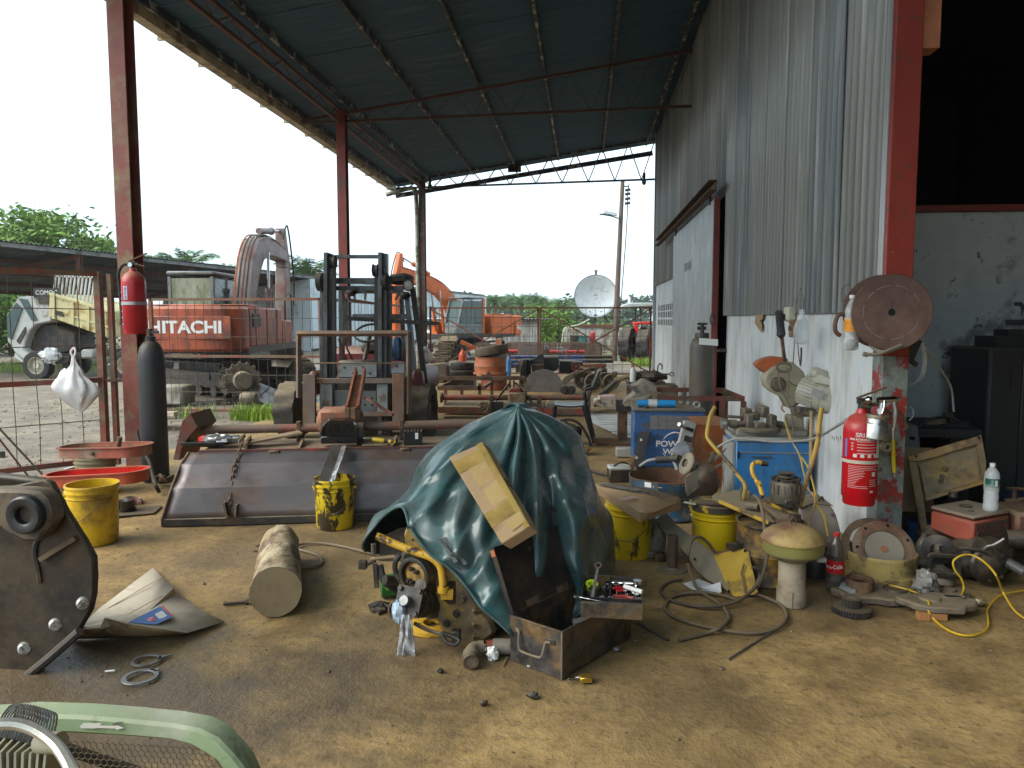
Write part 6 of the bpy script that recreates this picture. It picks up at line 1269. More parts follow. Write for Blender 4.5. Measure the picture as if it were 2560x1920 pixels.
Mfin=mt('dusty fin casting',(.30,.29,.22),.6,var=.2,dust=.4);o_=hd.location
for k in range(9):
 p0_,p1_=dy('B2',-120+k*62,1640+k*4,1.15),dy('B2',60+k*62,1410+k*22,1.22);part('cooling_fin',wb(hd).bar(p0_,p1_,.004,.05),Mfin,hd)
part('cylinder_block',wb(hd).cyl(dy('B2',-60,1900,1.2),dy('B2',240,1560,1.24),.085,20),Mfin,hd,bev=.004)
part('curved_pipe',wb(hd).tube(smooth([dy('B2',-200,1320,1.12),dy('B2',0,1278,1.13),dy('B2',170,1285,1.14),dy('B2',330,1345,1.14),dy('B2',470,1450,1.13),dy('B2',560,1570,1.11),dy('B2',630,1720,1.08),dy('B2',660,1900,1.05)],6),.010,8),mt('silver pipe',(.5,.48,.42),.35,metal=.6),hd)
for k in range(16):
 cc=dy('B2',20+k*24,1330+k*k*.35,1.2);part('coil_turn',wb(hd).tube([cc+V(.014*cos(a),.03*sin(a),.032*sin(a))for a in np.linspace(-.3,pi+.3,9)],.0022,4),M_steel,hd)
part('valve_knob',wb(hd).cyl(dy('B2',520,1440,1.16),dy('B2',350,1440,1.17),.018,12),Mfin,hd);part('yellow_cap',wb(hd).blob(dy('B2',60,1500,1.19),.012,2,.2),flat('yellow cap',(.6,.4,.02),.5),hd)
# ==== log, cable, cardboard, floor litter
l0,l1=gz('B3',858,1555),gz('B3',890,1165);l0.z=.128;l1.z=.115;lg=thing('wood_log','short thick sawn log lying on the floor with its pale end forward','log',tuple(l0));ld=(l1-l0)
Mlog=mt('bark stripped log',(.42,.31,.17),.75,var=.35,sc=5,str_=(2,.7,2),two=(.15,.095,.055),amt=.5,sc2=5,edge=.06,three=(.55,.46,.3),amt3=.36,sc3=4,bump=.4)
fm=frame(V(0,0,0),ld,V(0,0,1));Ll=ld.length
def lr(a,t):return(.128-.018*t)*(1+.07*noise.noise(V(cos(a)*1.2,sin(a)*1.2,t*2.2))+.09*math.exp(-((t-.52)/.14)**2)*max(0,cos(a-2.4))+.035*noise.noise(V(cos(a)*4,sin(a)*4,t*5)))
part('trunk',B().mat(fm).grid(lambda u,v:(lr(2*pi*u,v)*cos(2*pi*u),lr(2*pi*u,v)*sin(2*pi*u),v*Ll),40,24,cu=True),Mlog,lg,sm=60)
for nm,t_,zz_ in(('sawn_end',0,-.003),('far_end',1,Ll+.003)):
 m_='log end grain'
 if m_ not in MC:
  mm_=mt(m_,(.36,.27,.15),.8,var=.2,two=(.15,.10,.06),amt=.42,sc2=6,edge=.15,bump=.2);n_=mm_.node_tree.nodes
 part(nm,B().mat(fm).add([(0,0,zz_)]+[(lr(2*pi*i/40,t_)*.995*cos(2*pi*i/40),lr(2*pi*i/40,t_)*.995*sin(2*pi*i/40),zz_)for i in range(40)],[(0,1+(i+1)%40,1+i)if t_==0 else(0,1+i,1+(i+1)%40)for i in range(40)]),MC[m_],lg)
solo('brown_cable','brown rubber cable looping on the floor from the log to the engine','cable',B().tube(smooth([gz('B3',x,y,.012)for x,y in((985,1200),(1010,1222),(1080,1216),(1150,1200),(1178,1170),(1150,1130),(1080,1105),(1010,1085),(1012,1060),(1060,1046),(1180,1046),(1330,1070),(1500,1112),(1600,1130))],6),.0085,7),mt('brown cable',(.20,.155,.10),.6))
cbx=[(1320,-67,.02),(1430,40,.03),(1500,105,.05),(1515,150,.02),(1640,222,.03),(1750,305,.025),(1940,395,.006),(1610,490,.03),(1360,450,.085),(1110,412,.115),(905,365,.135),(880,455,.11),(700,440,.09),(680,462,.085),(850,290,.05)]
P=[gz('B2',*c_)for c_ in cbx];P[0]=gz('B1',1320,1315,.02);n=len(P);cb0=sum(P,V(0,0,0))/n;cb=thing('cardboard_sheet','torn pale cardboard sheet with a blue label on the floor by the big bucket','cardboard',(cb0.x,cb0.y,0))
Mpc_=mt('pale cardboard',(.56,.49,.38),.8,var=.06,two=(.46,.39,.29),amt=.34,sc2=3,bump=.06)
cc=gz('B2',1290,300,.03);part('sheet',wb(cb).add([cc]+P,[(0,1+(i+1)%n,1+i)for i in range(n)]),Mpc_,cb,sm=60,solid=.005)
fl=[P[7],P[8],P[9],P[10],P[11],P[13]];dn=[gz('B2',1490,505,.0),gz('B2',1300,522,.0),gz('B2',1040,530,.0),gz('B2',880,535,.0),gz('B2',760,538,.0),gz('B2',610,540,.0)]
part('folded_edge',wb(cb).grid(lambda u,v:fl[round(u*5)].lerp(dn[round(u*5)],v)+V(0,-.012*sin(pi*v),0),5,4),M_card,cb,sm=60,solid=.005)
part('torn_flap',wb(cb).add([gz('B2',900,362,.136),gz('B2',1112,415,.118),gz('B2',1045,515,.02),gz('B2',915,470,.07)],[(0,1,2,3)]),M_card,cb,sm=0,solid=.005)
for(x0,y0,x1,y1)in((760,380,1400,10),(1000,390,1490,120)):part('crease',wb(cb).bar(gz('B2',x0,y0,.052 if x0<900 else .06),gz('B2',x1,y1,.036),.004,.002),M_card,cb)
def stk(nm,pts,m,dz):part(nm,wb(cb).add([gz('B2',x,y,z+dz)for x,y,z in pts],[tuple(range(len(pts)))]),m,cb,sm=0,solid=.0015)
stk('blue_label',[(1110,400,.112),(1385,262,.055),(1490,352,.048),(1350,420,.085)],flat('label blue',(.05,.16,.45),.5),.008);stk('label_stripe',[(1395,262,.052),(1408,255,.05),(1495,345,.045),(1488,352,.046)],flat('label red',(.6,.05,.05),.5),.010);stk('label_patch',[(1335,330,.068),(1400,300,.055),(1445,345,.052),(1380,378,.066)],M_white,.011)
lq=gz('B2',1298,382,.083+.011);lgm=frame(lq-cb.location,V(-.05,-.35,1),V(-.6,1,.3));part('logo_disc',B().mat(lgm).lathe([(0,.002),(.021,.002)],22),flat('label red',(0,0,0)),cb);text('UN',.022,M_white,cb,lgm@MT((0,0,.0035))@MR(radians(60),4,'Z'))
def gasket(lb,x,y,rx,tail,rz):
 q=gz('B2',x,y);t=thing('gasket_ring',lb,'gasket',(q.x,q.y,.006),rz,group='flat metal gasket rings');r=rx
 part('ring',B().ring(circ(r,36),circ(r*.74,36),.006),M_steel,t,bev=.001);part('pointed_tab',B().prism([(r*.55,-r*.72),(r*1.0,-r*.2),(r*1.75,.0),(r*.95,r*.25)]if tail else[(-r*.3,r*.85),(r*.35,r*.85),(r*.15,r*1.28)],.006),M_steel,t)
gasket('upper flat gasket ring with a long pointed tab, near the compressor guard',1265,745,.062,1,38);gasket('lower flat gasket ring touching the pointed one',1212,890,.072,0,-20)
q=gz('B2',950,828);solo('cigarette','white cigarette stub on the oily floor','cigarette',B().cyl((-.018,-.006,.004),(.018,.006,.004),.004,10),M_white,tuple(q))
q=gz('B3',575,1470);solo('long_bolt','dark long bolt lying on the floor left of the log','bolt',B().cyl((-.055,-.02,.01),(.05,.018,.01),.009,10).cyl((.05,.018,.01),(.065,.024,.01),.017,6),M_dk,tuple(q))
rr=random.Random(9);b=B()
for i in range(1100):
 x,y=rr.uniform(-3.4,3.0),rr.uniform(1.3,7.5);
 if x>1.75 and y>4.6:continue
 r=rr.uniform(.0015,.0055)*(2.2 if rr.random()<.05 else 1);b.blob((x,y,fz(x,y)+r*.4),(r*rr.uniform(.8,1.8),r,r*.7),i,.5,6,4,2)
part('floor_crumbs',b,mt('floor crumbs',(.12,.09,.06),.9,var=.5,two=(.38,.33,.26),amt=.3,sc2=2),kind='stuff',sm=0)
b=B()
for i in range(900):
 x,y=rr.uniform(-11,-4.9),rr.uniform(6.5,14);r=rr.uniform(.005,.018);b.blob((x,y,yz(x,y)+r*.3),(r*rr.uniform(.8,1.7),r,r*.6),i,.5,6,4,2)
part('yard_gravel',b,mt('yard gravel',(.28,.23,.17),.9,var=.5,two=(.17,.14,.1),amt=.5,sc2=2),kind='stuff',sm=0)
q=gz('A1',1030,1390);solo('white_plank','pale short plank on the gravel under the mesh fence','plank',B().box((0,0,.04),(.55,.12,.07),-4),mt('pale plank',(.5,.42,.35),.8),tuple(q),bev=.006)
P=[('rubber_boot_piece','grey ribbed sheet scraps under the red excavator','sheet',1740,1255,.7,.35)]
q=dy('A1',1750,1270,13.3);solo('scrap_sheet','grey bent sheet lying under the red excavator track','sheet',B().box((0,0,0),(.85,.5,.02)).box((-.2,0,.015),(.03,.48,.02)).box((.15,0,.015),(.03,.48,.02)),M_steel,tuple(q),rx=24,ry=22)
q=dy('A1',1600,1290,12.9);solo('roller','rusty roller lying in the mud under the red excavator','roller',B().lathe([(0,-.14),(.09,-.14),(.12,-.1),(.12,.1),(.09,.14),(0,.14)],18,MR(pi/2,4,'Y')),M_dusty,(q.x,12.9,.1),group='dark roller stubs');q=dy('A1',1070,1290,13.0);solo('concrete_block','grey concrete block lying before the excavator track','block',B().box((0,0,.17),(.75,.5,.34)),Mcon,(q.x,13.1,-.03),bev=.03)
q=dy('A1',1560,1160,13.2);solo('sprocket_hub','round toothed track drive hub leaning at the red excavator','sprocket',B().lathe([(0,.16),(.15,.16),(.17,.1),(.17,-.05),(.3,-.05),(.3,-.12),(0,-.12)],26,MR(pi/2,4,'Y')@MR(0,4,'X')).bolts([(-.1,.31*cos(a),.31*sin(a))for a in np.arange(0,6.2,.42)],(1,0,0),.035,.06,5),M_dusty,(q.x,13.2,max(.33,q.z)),rz=-60)
# ==== tarpaulin covered engine
Mtarp=mt('green pvc tarpaulin',(.034,.100,.105),.28,var=.22,sc=2,two=(.115,.145,.135),amt=.42,sc2=3,edge=.14,three=(.04,.06,.06),amt3=.36,sc3=5,bump=.05,bsc=14,coat=.15)
tp_=thing('tarpaulin','green plastic tarpaulin draped in folds over an engine in the middle of the floor','tarpaulin',(-.4,3.9,0))
A_=(1350,105,4.12)
RAYS=[[(1280,128,4.2),(980,245,4.28),(650,490,4.28),(480,780,4.22),(300,955,4.1),(180,1060,3.95),(122,1295,3.82)],[(1300,150,4.06),(1010,300,4.02),(730,520,3.86),(560,740,3.76),(430,890,3.66),(300,945,3.66),(210,1060,3.72)],[(1310,150,4.05),(1050,330,3.98),(800,560,3.76),(640,760,3.66),(530,880,3.58),(440,915,3.55),(395,930,3.55)],[(1315,160,4.04),(1090,345,3.95),(860,600,3.70),(700,820,3.58),(580,960,3.52),(500,1060,3.48),(470,1085,3.46)],[(1320,160,4.04),(1130,360,3.93),(930,640,3.72),(770,900,3.60),(650,1060,3.46),(560,1180,3.44),(520,1170,3.42)],[(1325,160,4.03),(1180,370,3.915),(1000,700,3.66),(860,1000,3.46),(760,1170,3.42),(690,1290,3.38),(640,1320,3.36)],[(1330,160,4.03),(1230,380,3.90),(1080,760,3.64),(960,1090,3.50),(880,1300,3.34),(810,1420,3.33),(760,1405,3.32)],[(1335,160,4.02),(1280,390,3.87),(1170,800,3.62),(1060,1160,3.44),(1000,1400,3.36),(950,1560,3.30),(918,1563,3.28)],[(1345,160,4.02),(1320,395,3.92),(1250,830,3.66),(1160,1200,3.48),(1110,1480,3.30),(1060,1690,3.26),(1035,1727,3.24)],[(1355,160,4.02),(1365,400,3.84),(1330,850,3.60),(1270,1250,3.44),(1240,1560,3.33),(1220,1850,3.22),(1210,1890,3.21)],[(1365,160,4.02),(1420,400,3.92),(1420,850,3.70),(1400,1250,3.56),(1385,1600,3.42),(1370,1900,3.30),(1350,1996,3.24)],[(1375,160,4.03),(1470,400,3.86),(1520,850,3.62),(1530,1250,3.54),(1540,1620,3.48),(1550,1900,3.44),(1550,2030,3.42)],[(1385,158,4.04),(1530,400,3.93),(1610,820,3.76),(1660,1200,3.72),(1700,1500,3.66),(1720,1750,3.62),(1730,1900,3.6)],[(1390,155,4.05),(1590,400,3.93),(1720,760,3.74),(1800,1080,3.62),(1850,1350,3.62),(1880,1600,3.62),(1890,1760,3.62)],[(1395,150,4.06),(1640,390,4.02),(1810,690,3.92),(1925,960,3.78),(1940,1200,3.78),(1970,1420,3.78),(1990,1640,3.78)],[(1400,145,4.08),(1690,350,4.05),(1870,600,4.08),(1985,880,4.0),(2040,1080,4.0),(2075,1260,3.98),(2085,1500,3.98)],[(1410,128,4.14),(1700,245,4.25),(1850,360,4.32),(1905,560,4.36),(2010,870,4.36),(2112,1035,4.36),(2135,1420,4.32)]]
def tarpP():
 R=[]
 for r in RAYS:R.append([dy('B4',*A_)]+[dy('B4',*q)for q in r])
 for(x,y)in((.08,4.55),(-.38,4.75),(-.9,4.55)):
  a=R[0][0];R.append([a]+[V(a.x+(x-a.x)*f,a.y+(y-a.y)*f,a.z*(1-g)+.02)for f,g in((.12,.03),(.35,.16),(.55,.32),(.72,.5),(.85,.68),(.95,.85),(1,1))])
 return R
TR_=tarpP();NR=len(TR_);NV=44
def cr4(a,b_,c,d,t):return .5*((2*b_)+(c-a)*t+(2*a-5*b_+4*c-d)*t*t+(3*b_-a-3*c+d)*t**3)
def ray_at(i,v):
 r=TR_[i%NR];s_=v*(len(r)-1);k=min(len(r)-2,int(s_));f=s_-k
 return cr4(r[max(0,k-1)],r[k],r[k+1],r[min(len(r)-1,k+2)],f)
def tarp(u,v):
 s_=u*NR;i=int(s_);f=s_-i
 q=cr4(ray_at(i-1,v),ray_at(i,v),ray_at(i+1,v),ray_at(i+2,v),f)
 e=min(1,v*3)*min(1,(1-v)*5+.25)
 n1=noise.noise(V(q.x*3.1+q.z*1.2,q.z*2.2,q.y*2+1.3));n2=noise.noise(V(q.x*4.2-q.z*2.6,q.z*3.4+q.x,q.y*2+7.7));n3=noise.noise(V(q.x*9,q.z*9,3.1))
 q=q+V(-.1,-1,.25)*(.05*n1+.055*((1-abs(n2))**3-.45)+.010*n3)*e
 if q.z<.012:q.z=.012+.01*n2**2
 return q
tb=part('cloth',B().grid(tarp,NR*9,NV,cu=True),Mtarp,tp_,sm=80,sub=1);tb.data.transform(MT(-tp_.location))
_s=tb.modifiers.new('thickness','SOLIDIFY');_s.thickness=.004
hem=[tarp(u/(NR*9),1.0)-V(0,.004,0)-tp_.location for u in range(0,16*9)]
part('hem',B().tube(hem,.0065,6),Mtarp,tp_)
b=B();
for(x,y,a,c)in((700,1200,790,1330),(735,1185,830,1390),(830,1290,910,1410)):b.add([dy('B4',x,y,3.37)-tp_.location,dy('B4',x+36,y-6,3.37)-tp_.location,dy('B4',a+30,c-10,3.30)-tp_.location,dy('B4',a,c,3.30)-tp_.location],[(0,1,2,3)])
for i in range(3):bb=B();bb.v=b.v[4*i:4*i+4];bb.f=[(0,1,2,3)];part('loose_strap',bb,mt('strap green black',(.03,.045,.045),.5),tp_,sm=0,solid=.004)
en=thing('engine','greasy yellow diesel engine showing under the lifted tarpaulin','engine',(dy('A8',600,900,3.5).x,3.5,0))
Meng=mt('greasy yellow casting',(.20,.14,.07),.55,var=.3,two=(.07,.05,.032),amt=.5,sc2=5,edge=.1,three=(.42,.25,.03),amt3=.33,sc3=7,bump=.35);Myp=mt('chipped yellow pipe',(.60,.35,.035),.42,var=.12,two=(.09,.05,.03),amt=.36,sc2=22,edge=.03);Mgre=mt('black greasy iron',(.03,.024,.018),.55,var=.4,two=(.09,.06,.035),amt=.4,sc2=6,bump=.3)
E_=lambda x,y,Y:dy('A8',x,y,Y)-en.location
part('gear_case',slab(wb(en),'A8',[(590,600),(660,560),(760,640),(850,800),(900,900),(960,960),(995,1040),(985,1080),(930,1120),(850,1150),(760,1145),(620,1060),(565,930),(575,720)],3.42,.34),Meng,en,bev=.02)
for y0,y1,x1 in((880,930,1010),(975,1020,1040),(1060,1105,1000)):part('cast_rib',wb(en).hexa([dy('A8',830,y1,3.38),dy('A8',x1,y1+22,3.5),dy('A8',x1,y1+22,3.6),dy('A8',830,y1,3.6),dy('A8',830,y0,3.38),dy('A8',x1-30,y0+35,3.5),dy('A8',x1-30,y0+35,3.6),dy('A8',830,y0,3.6)]),Meng,en,bev=.02)
part('crankcase',wb(en).box((-.35,4.1,.3),(.62,.8,.56)),Mgre,en,bev=.03);part('front_cover',slab(wb(en),'A8',[(330,500),(500,420),(620,520),(600,900),(420,900),(330,760)],3.55,.2),Mgre,en,bev=.02)
part('cavity_shade',slab(wb(en),'A8',[(190,400),(330,330),(480,330),(560,500),(350,560),(190,560)],3.8,.1),Mgre,en)  # dark slab put in for the shade inside, behind the pipe and bracket
for x,y in((765,820),(722,922),(655,990)):part('case_bolt',wb(en).mat(MT(E_(x,y,3.417))@MR(pi/2,4,'X')).lathe([(0,.018),(.010,.018),(.012,.006),(.019,.004),(.019,-.005)],12),Mgre,en)
pm=MT(E_(445,652,3.42))@MR(radians(-24),4,'Z')@MR(pi/2,4,'X')
pu=part('pulley',wb(en).mat(pm).lathe([(.066,-.02),(.068,.028),(.078,.03),(.086,.026),(.087,.014),(.079,.004),(.087,-.008),(.087,-.026),(.05,-.03)],40),Mgre,en);part('pulley_face',B().mat(pm).lathe([(0,.012),(.045,.010),(.066,-.002)],36),mt('rusty yellow face',(.52,.34,.06),.5,two=(.30,.085,.03),amt=.5,sc2=14,edge=.12,three=(.10,.06,.04),amt3=.42,sc3=18),pu)
for dx_,dy_ in((-.012,.03),(.015,.02),(-.028,-.028),(-.01,-.034)):part('lug',B().mat(pm).box((dx_,dy_,.022),(.022,.016,.016)).box((dx_,dy_,.03),(.01,.01,.012)),Mgre,pu)
part('yellow_pipe',wb(en).tube(smooth([dy('A8',168,388,3.42),dy('A8',205,402,3.42),dy('A8',320,452,3.41),dy('A8',450,500,3.40),dy('A8',545,535,3.39),dy('A8',600,580,3.385),dy('A8',622,640,3.385),dy('A8',630,745,3.385)],6),.0185,14),Myp,en)
part('pipe_collar',wb(en).cyl(dy('A8',630,738,3.385),dy('A8',630,775,3.385),.027,16),Myp,en);part('pipe_elbow',wb(en).bar(dy('A8',612,785,3.385),dy('A8',695,785,3.40),.04,.045),Myp,en);part('outlet_flange',wb(en).mat(MT(E_(690,770,3.43))@MR(radians(35),4,'Z')@MR(pi/2,4,'X')).cyl((0,0,-.01),(0,0,.02),.055,18),Mgre,en)
part('yellow_bracket',slab(wb(en),'A8',[(360,380),(375,330),(410,335),(480,440),(560,520),(370,450)],3.46,.04),mt('tan yellow bracket',(.55,.36,.13),.45,two=(.3,.19,.05),amt=.4),en,bev=.005)
for x,y in((385,328),(422,415)):part('bracket_bolt',wb(en).cyl(dy('A8',x,y,3.45),dy('A8',x,y,3.43),.008,8),Mgre,en)
b=wb(en);sp0=dy('A8',150,515,3.5);b.tube([sp0+V(.011*cos(t),.011*sin(t),.055*t/(2*pi*7))for t in np.linspace(0,2*pi*7,70)],.0028,5);part('governor_spring',b,M_dk,en)
part('control_rod',wb(en).tube([dy('A8',130,545,3.5),dy('A8',300,530,3.5)],.010,8),mt('brass brown rod',(.28,.19,.09),.5),en);part('control_lever',wb(en).bar(dy('A8',158,575,3.47),dy('A8',172,745,3.47),.02,.014),M_dk,en);part('linkage',wb(en).tube([dy('A8',50,600,3.5),dy('A8',95,585,3.5),dy('A8',160,555,3.5)],.010,7),Mgre,en);part('linkage',wb(en).box(dy('A8',75,585,3.5),(.035,.03,.04)),Mgre,en);part('link_arm',wb(en).tube(smooth([dy('A8',330,520,3.45),dy('A8',300,570,3.44),dy('A8',305,640,3.44),dy('A8',350,720,3.44)],4),.013,7),Mgre,en)
part('injector_stub',wb(en).cyl(dy('A8',225,690,3.44),dy('A8',330,700,3.5),.022,14).cyl(dy('A8',222,690,3.44),dy('A8',240,690,3.45),.014,12),Mgre,en);part('dark_hose',wb(en).tube(smooth([dy('A8',190,590,3.5),dy('A8',215,680,3.48),dy('A8',280,740,3.5),dy('A8',380,790,3.55)],5),.02,8),M_blk,en)
s0,s1=dy('A8',585,870,3.50),dy('A8',395,838,3.27);ax=(s1-s0).normalized();mo=part('starter_motor',wb(en).cyl(s0,s1,.058,22),Mgre,en,bev=.004)
for f in(.15,.5,.72):part('motor_band',wb(en).cyl(s0.lerp(s1,f),s0.lerp(s1,f+.07),.064,22),Mgre,mo)
part('end_flange',wb(en).mat(MT(-en.location)@frame(s1,ax)).box((0,0,.0),(.13,.13,.016)).bolts([(a_,c_,.008)for a_ in(-.05,.05)for c_ in(-.05,.05)],(0,0,1),.012,.014),Mgre,mo);part('drive_shaft',wb(en).cyl(s1,s1+ax*.05,.022,14),M_steel,mo)
part('solenoid',wb(en).cyl(s0+V(0,0,.07),s0.lerp(s1,.6)+V(0,0,.085),.03,14),Mgre,en);part('pull_ring',wb(en).tube([dy('A8',300+45*cos(a),900+60*sin(a)*1.0,3.27)for a in np.linspace(0,2*pi,16,endpoint=False)],.006,6,True),M_rust,en)
part('fuel_lever',wb(en).tube(smooth([dy('A8',430,990,3.28),dy('A8',520,1035,3.27),dy('A8',620,1065,3.27),dy('A8',700,1080,3.28)],4),.009,7),M_dusty,en);part('lever_loop',wb(en).tube(smooth([dy('A8',620,1060,3.27),dy('A8',650,1120,3.25),dy('A8',710,1138,3.25),dy('A8',740,1110,3.26),dy('A8',700,1085,3.27)],4,True),.010,7,True),Mgre,en);part('hinge_block',wb(en).box(dy('A8',720,1080,3.29),(.04,.04,.06)),Mgre,en,bev=.005)
q=gz('A8',505,1075);solo('yellow_flange','yellow round flange lying on the floor under the engine','flange',B().lathe([(.05,0),(.125,0),(.125,.018),(.11,.028),(.05,.028),(.05,0)],32),Myp,(q.x+.02,q.y+.1,0))
t=thing('green_tin','green oil tin with worn yellow print lying beside the engine','tin',tuple(gz('A8',270,845)+V(.0,.09,.062)),20,0,0);part('can',B().mat(MR(radians(14),4,'X')@MR(pi/2,4,'Y')).lathe([(0,-.075),(.06,-.075),(.06,.075),(0,.075)],24),mt('oil green',(.02,.16,.03),.4,two=(.04,.05,.02),amt=.4),t)
for k in range(4):part('print',B().box((0,0,0),(.018,.004,.026)),flat('print yellow',(.65,.5,.02),.5),t,loc=(-.045+.027*k,-.061,.012-.003*k),rot=(10,0,0))
b=B().grid(lambda u,v:(.045*(.35+.65*v)*(2*u-1)+.006*sin(9*u),-.01+.022*noise.noise(V(u*5,v*3,2)),-.20*v+.004*sin(7*u)),14,12);solo('white_rag','greasy white rag hanging from the starter motor','rag',b,mt('greasy rag',(.45,.45,.46),.9,two=(.2,.19,.19),amt=.45,sc2=14),tuple(dy('A8',375,925,3.24)),sm=60,solid=.006)
solo('blue_rag','pale blue rag twisted round the starter motor shaft','rag',B().blob((0,0,0),(.032,.03,.055),4,.35,14,10,3),mt('blue rag',(.30,.46,.62),.9,two=(.5,.6,.7),amt=.5,sc2=20),tuple(dy('A8',325,908,3.25)),sm=25)
solo('oily_leaves','small heap of oily rag scraps beside the green tin','scraps',B().blob((0,0,0),(.07,.06,.022),3,.7,16,8,3),Mgre,tuple(gz('A8',215,880,.01)),sm=20)
t=thing('elbow_pipe','rusty hose elbow with its open end toward the camera before the engine','pipe elbow',(0,0,0));P=smooth([gz('A8',822,1258,.035),gz('A8',818,1205,.04),gz('A8',845,1165,.04),gz('A8',905,1155,.037)],5);t.location=P[0]
part('elbow',wb(t).tube(P,.030,14),M_dusty,t);part('mouth',wb(t).mat(MT(-t.location)@frame(P[0],P[0]-P[1])).lathe([(.034,-.012),(.034,.004),(.025,.004),(.025,-.02),(0,-.02)],18),M_rust,t)
for k in range(4):q=P[2+k*1];part('hose_ridge',wb(t).mat(MT(-t.location)@frame(q,P[3+k]-P[2+k])).lathe([(.030,-.003),(.034,0),(.030,.003)],16),M_dusty,t)
part('red_joint',wb(t).cyl(gz('A8',905,1155,.037),gz('A8',975,1148,.037),.027,14),mt('red joint',(.25,.07,.04),.6),t);part('hose_clamp',wb(t).cyl(gz('A8',908,1155,.037),gz('A8',918,1154,.037),.031,14),M_chrome,t)
solo('grey_hose_piece','short grey hose piece joined to the rusty elbow','hose',B().cyl(gz('A8',975,1150,.038),gz('A8',1128,1152,.038),.035,18),mt('grey hose',(.18,.155,.125),.6,two=(.1,.085,.07),amt=.4))
solo('white_scrap','crumpled white paper scrap beside the grey hose piece','paper',B().blob((0,0,.025),(.026,.018,.034),5,.5,12,8,3),M_white,tuple(gz('A8',970,1245)),sm=15);a_,c_=gz('A8',1040,1288,.004),gz('A8',1072,1225,.004);solo('twig','thin brown twig on the floor before the toolbox','twig',B().tube([a_,c_],.003,5),M_wood)
for i,(x,y,r,lb)in enumerate(((910,1550,.017,'dark lump of grease on the floor before the engine'),(1248,1500,.022,'black crumbled lump on the floor before the toolbox'),(612,1330,.016,'small dark lump on the floor left of the elbow pipe'),(1830,1180,.02,'grey stone beside the toolbox'),(1228,1293,.013,'tiny pale lump at the foot of the toolbox'))):solo('floor_lump',lb,'lump',B().blob((0,0,r*.4),(r,r*.8,r*.6),i,.5,10,7,2),[Mgre,M_blk,Mgre,M_steel,M_alu][i],tuple(gz('A8',x,y)),sm=20)
F=[dy('B4',1215,1232,3.20),dy('B4',1447,1092,3.26),dy('B4',1062,408,3.60),dy('B4',785,527,3.56)];nn=(F[1]-F[0]).cross(F[3]-F[0]).normalized();nn=nn if nn.y>0 else-nn
bx=thing('cardboard_box','flat taped cardboard box leaning on the green tarpaulin','box',tuple(F[0]));o0=bx.location.copy();dp_=nn*.05+V(.035,.0,.0)
bxo=part('carton',B().mat(MT(-o0)).hexa([F[0],F[1],F[1]+dp_,F[0]+dp_,F[3],F[2],F[2]+dp_,F[3]+dp_]),M_card,bx,bev=.004)
def ff(u,v,o=.002):return F[0].lerp(F[1],u).lerp(F[3].lerp(F[2],u),v)-nn*o-o0
def strip(nm,q,m,o=.0025):return part(nm,B().add([ff(u,v,o)for u,v in q],[(0,1,2,3)]),m,bx,sm=0)
Mtape=mt('shiny brown tape',(.37,.27,.085),.2,var=.1,two=(.32,.22,.07),amt=.5,sc2=3,bump=.1,bsc=30);Mtap2=mt('clear wrinkled tape',(.44,.31,.14),.15,var=.08,bump=.15,bsc=25)
strip('tape',[(0,.78),(1,.80),(1,.94),(0,.92)],Mtape);strip('tape',[(0,.16),(1,.19),(1,.34),(0,.31)],Mtape);strip('tape',[(.82,.0),(.99,.0),(.99,1),(.82,1)],Mtape,.004);strip('tape',[(.34,.34),(.82,.34),(.82,.56),(.34,.52)],Mtap2,.003);strip('tape',[(.3,.56),(.8,.58),(.8,.79),(.3,.79)],mt('tape over board',(.41,.28,.13),.25,var=.06,bump=.05),.003);strip('tape',[(.45,.04),(.95,.06),(.95,.17),(.45,.15)],Mtap2,.005)
part('tape_side',B().mat(MT(-o0)).add([p+V(.002,0,0)for p in(F[1].lerp(F[2],.18),F[1].lerp(F[2],.36),F[1].lerp(F[2],.36)+dp_*.9,F[1].lerp(F[2],.18)+dp_*.9)],[(0,1,2,3)]),Mtape,bx,sm=0)
Mink=flat('print ink',(.05,.035,.03),.7)
for u in(.25,.6):
 p,q=F[1].lerp(F[2],.50)+dp_*u,F[1].lerp(F[2],.57)+dp_*u;part('arrow_print',B().mat(MT(V(.003,-.002,0)-o0)).bar(p,q,.004,.002).bar(q,q.lerp(p,.25)+dp_*.12,.004,.002).bar(q,q.lerp(p,.25)-dp_*.12,.004,.002),Mink,bx)
part('arrow_base',B().mat(MT(V(.003,-.002,0)-o0)).bar(F[1].lerp(F[2],.485)+dp_*.1,F[1].lerp(F[2],.485)+dp_*.85,.004,.002),Mink,bx)
N_,L_,R_2=gz('A8',1450,1380),gz('A8',1130,1228),gz('A8',1925,1090);ex=(R_2-N_).normalized();ey=V(-ex.y,ex.x,0);bw=(L_-N_).dot(ey);bl=(R_2-N_).length;bh=.205
tx_=thing('toolbox','open black steel toolbox worn to rust, its lid leaning back on the tarpaulin','toolbox',tuple(N_),math.degrees(math.atan2(ex.y,ex.x)))
Mtb=mt('worn black toolbox',(.035,.034,.035),.38,metal=.35,var=.35,two=(.21,.13,.055),amt=.46,sc2=8,edge=.1,three=(.11,.10,.09),amt3=.36,sc3=14,bump=.15);Mtl=mt('black toolbox lid',(.022,.022,.023),.42,metal=.2,var=.4,two=(.075,.05,.03),amt=.40,sc2=6,edge=.12,bump=.1)
for c_,d_ in(((bl/2,0,bh/2),(bl,.004,bh)),((bl/2,bw,bh/2),(bl,.004,bh)),((0,bw/2,bh/2),(.004,bw,bh)),((bl,bw/2,bh/2),(.004,bw,bh))):part('side_panel',B().box(c_,d_),Mtb,tx_,bev=.0015)
part('floor_panel',B().box((bl/2,bw/2,.004),(bl,bw,.004)),Mtb,tx_)
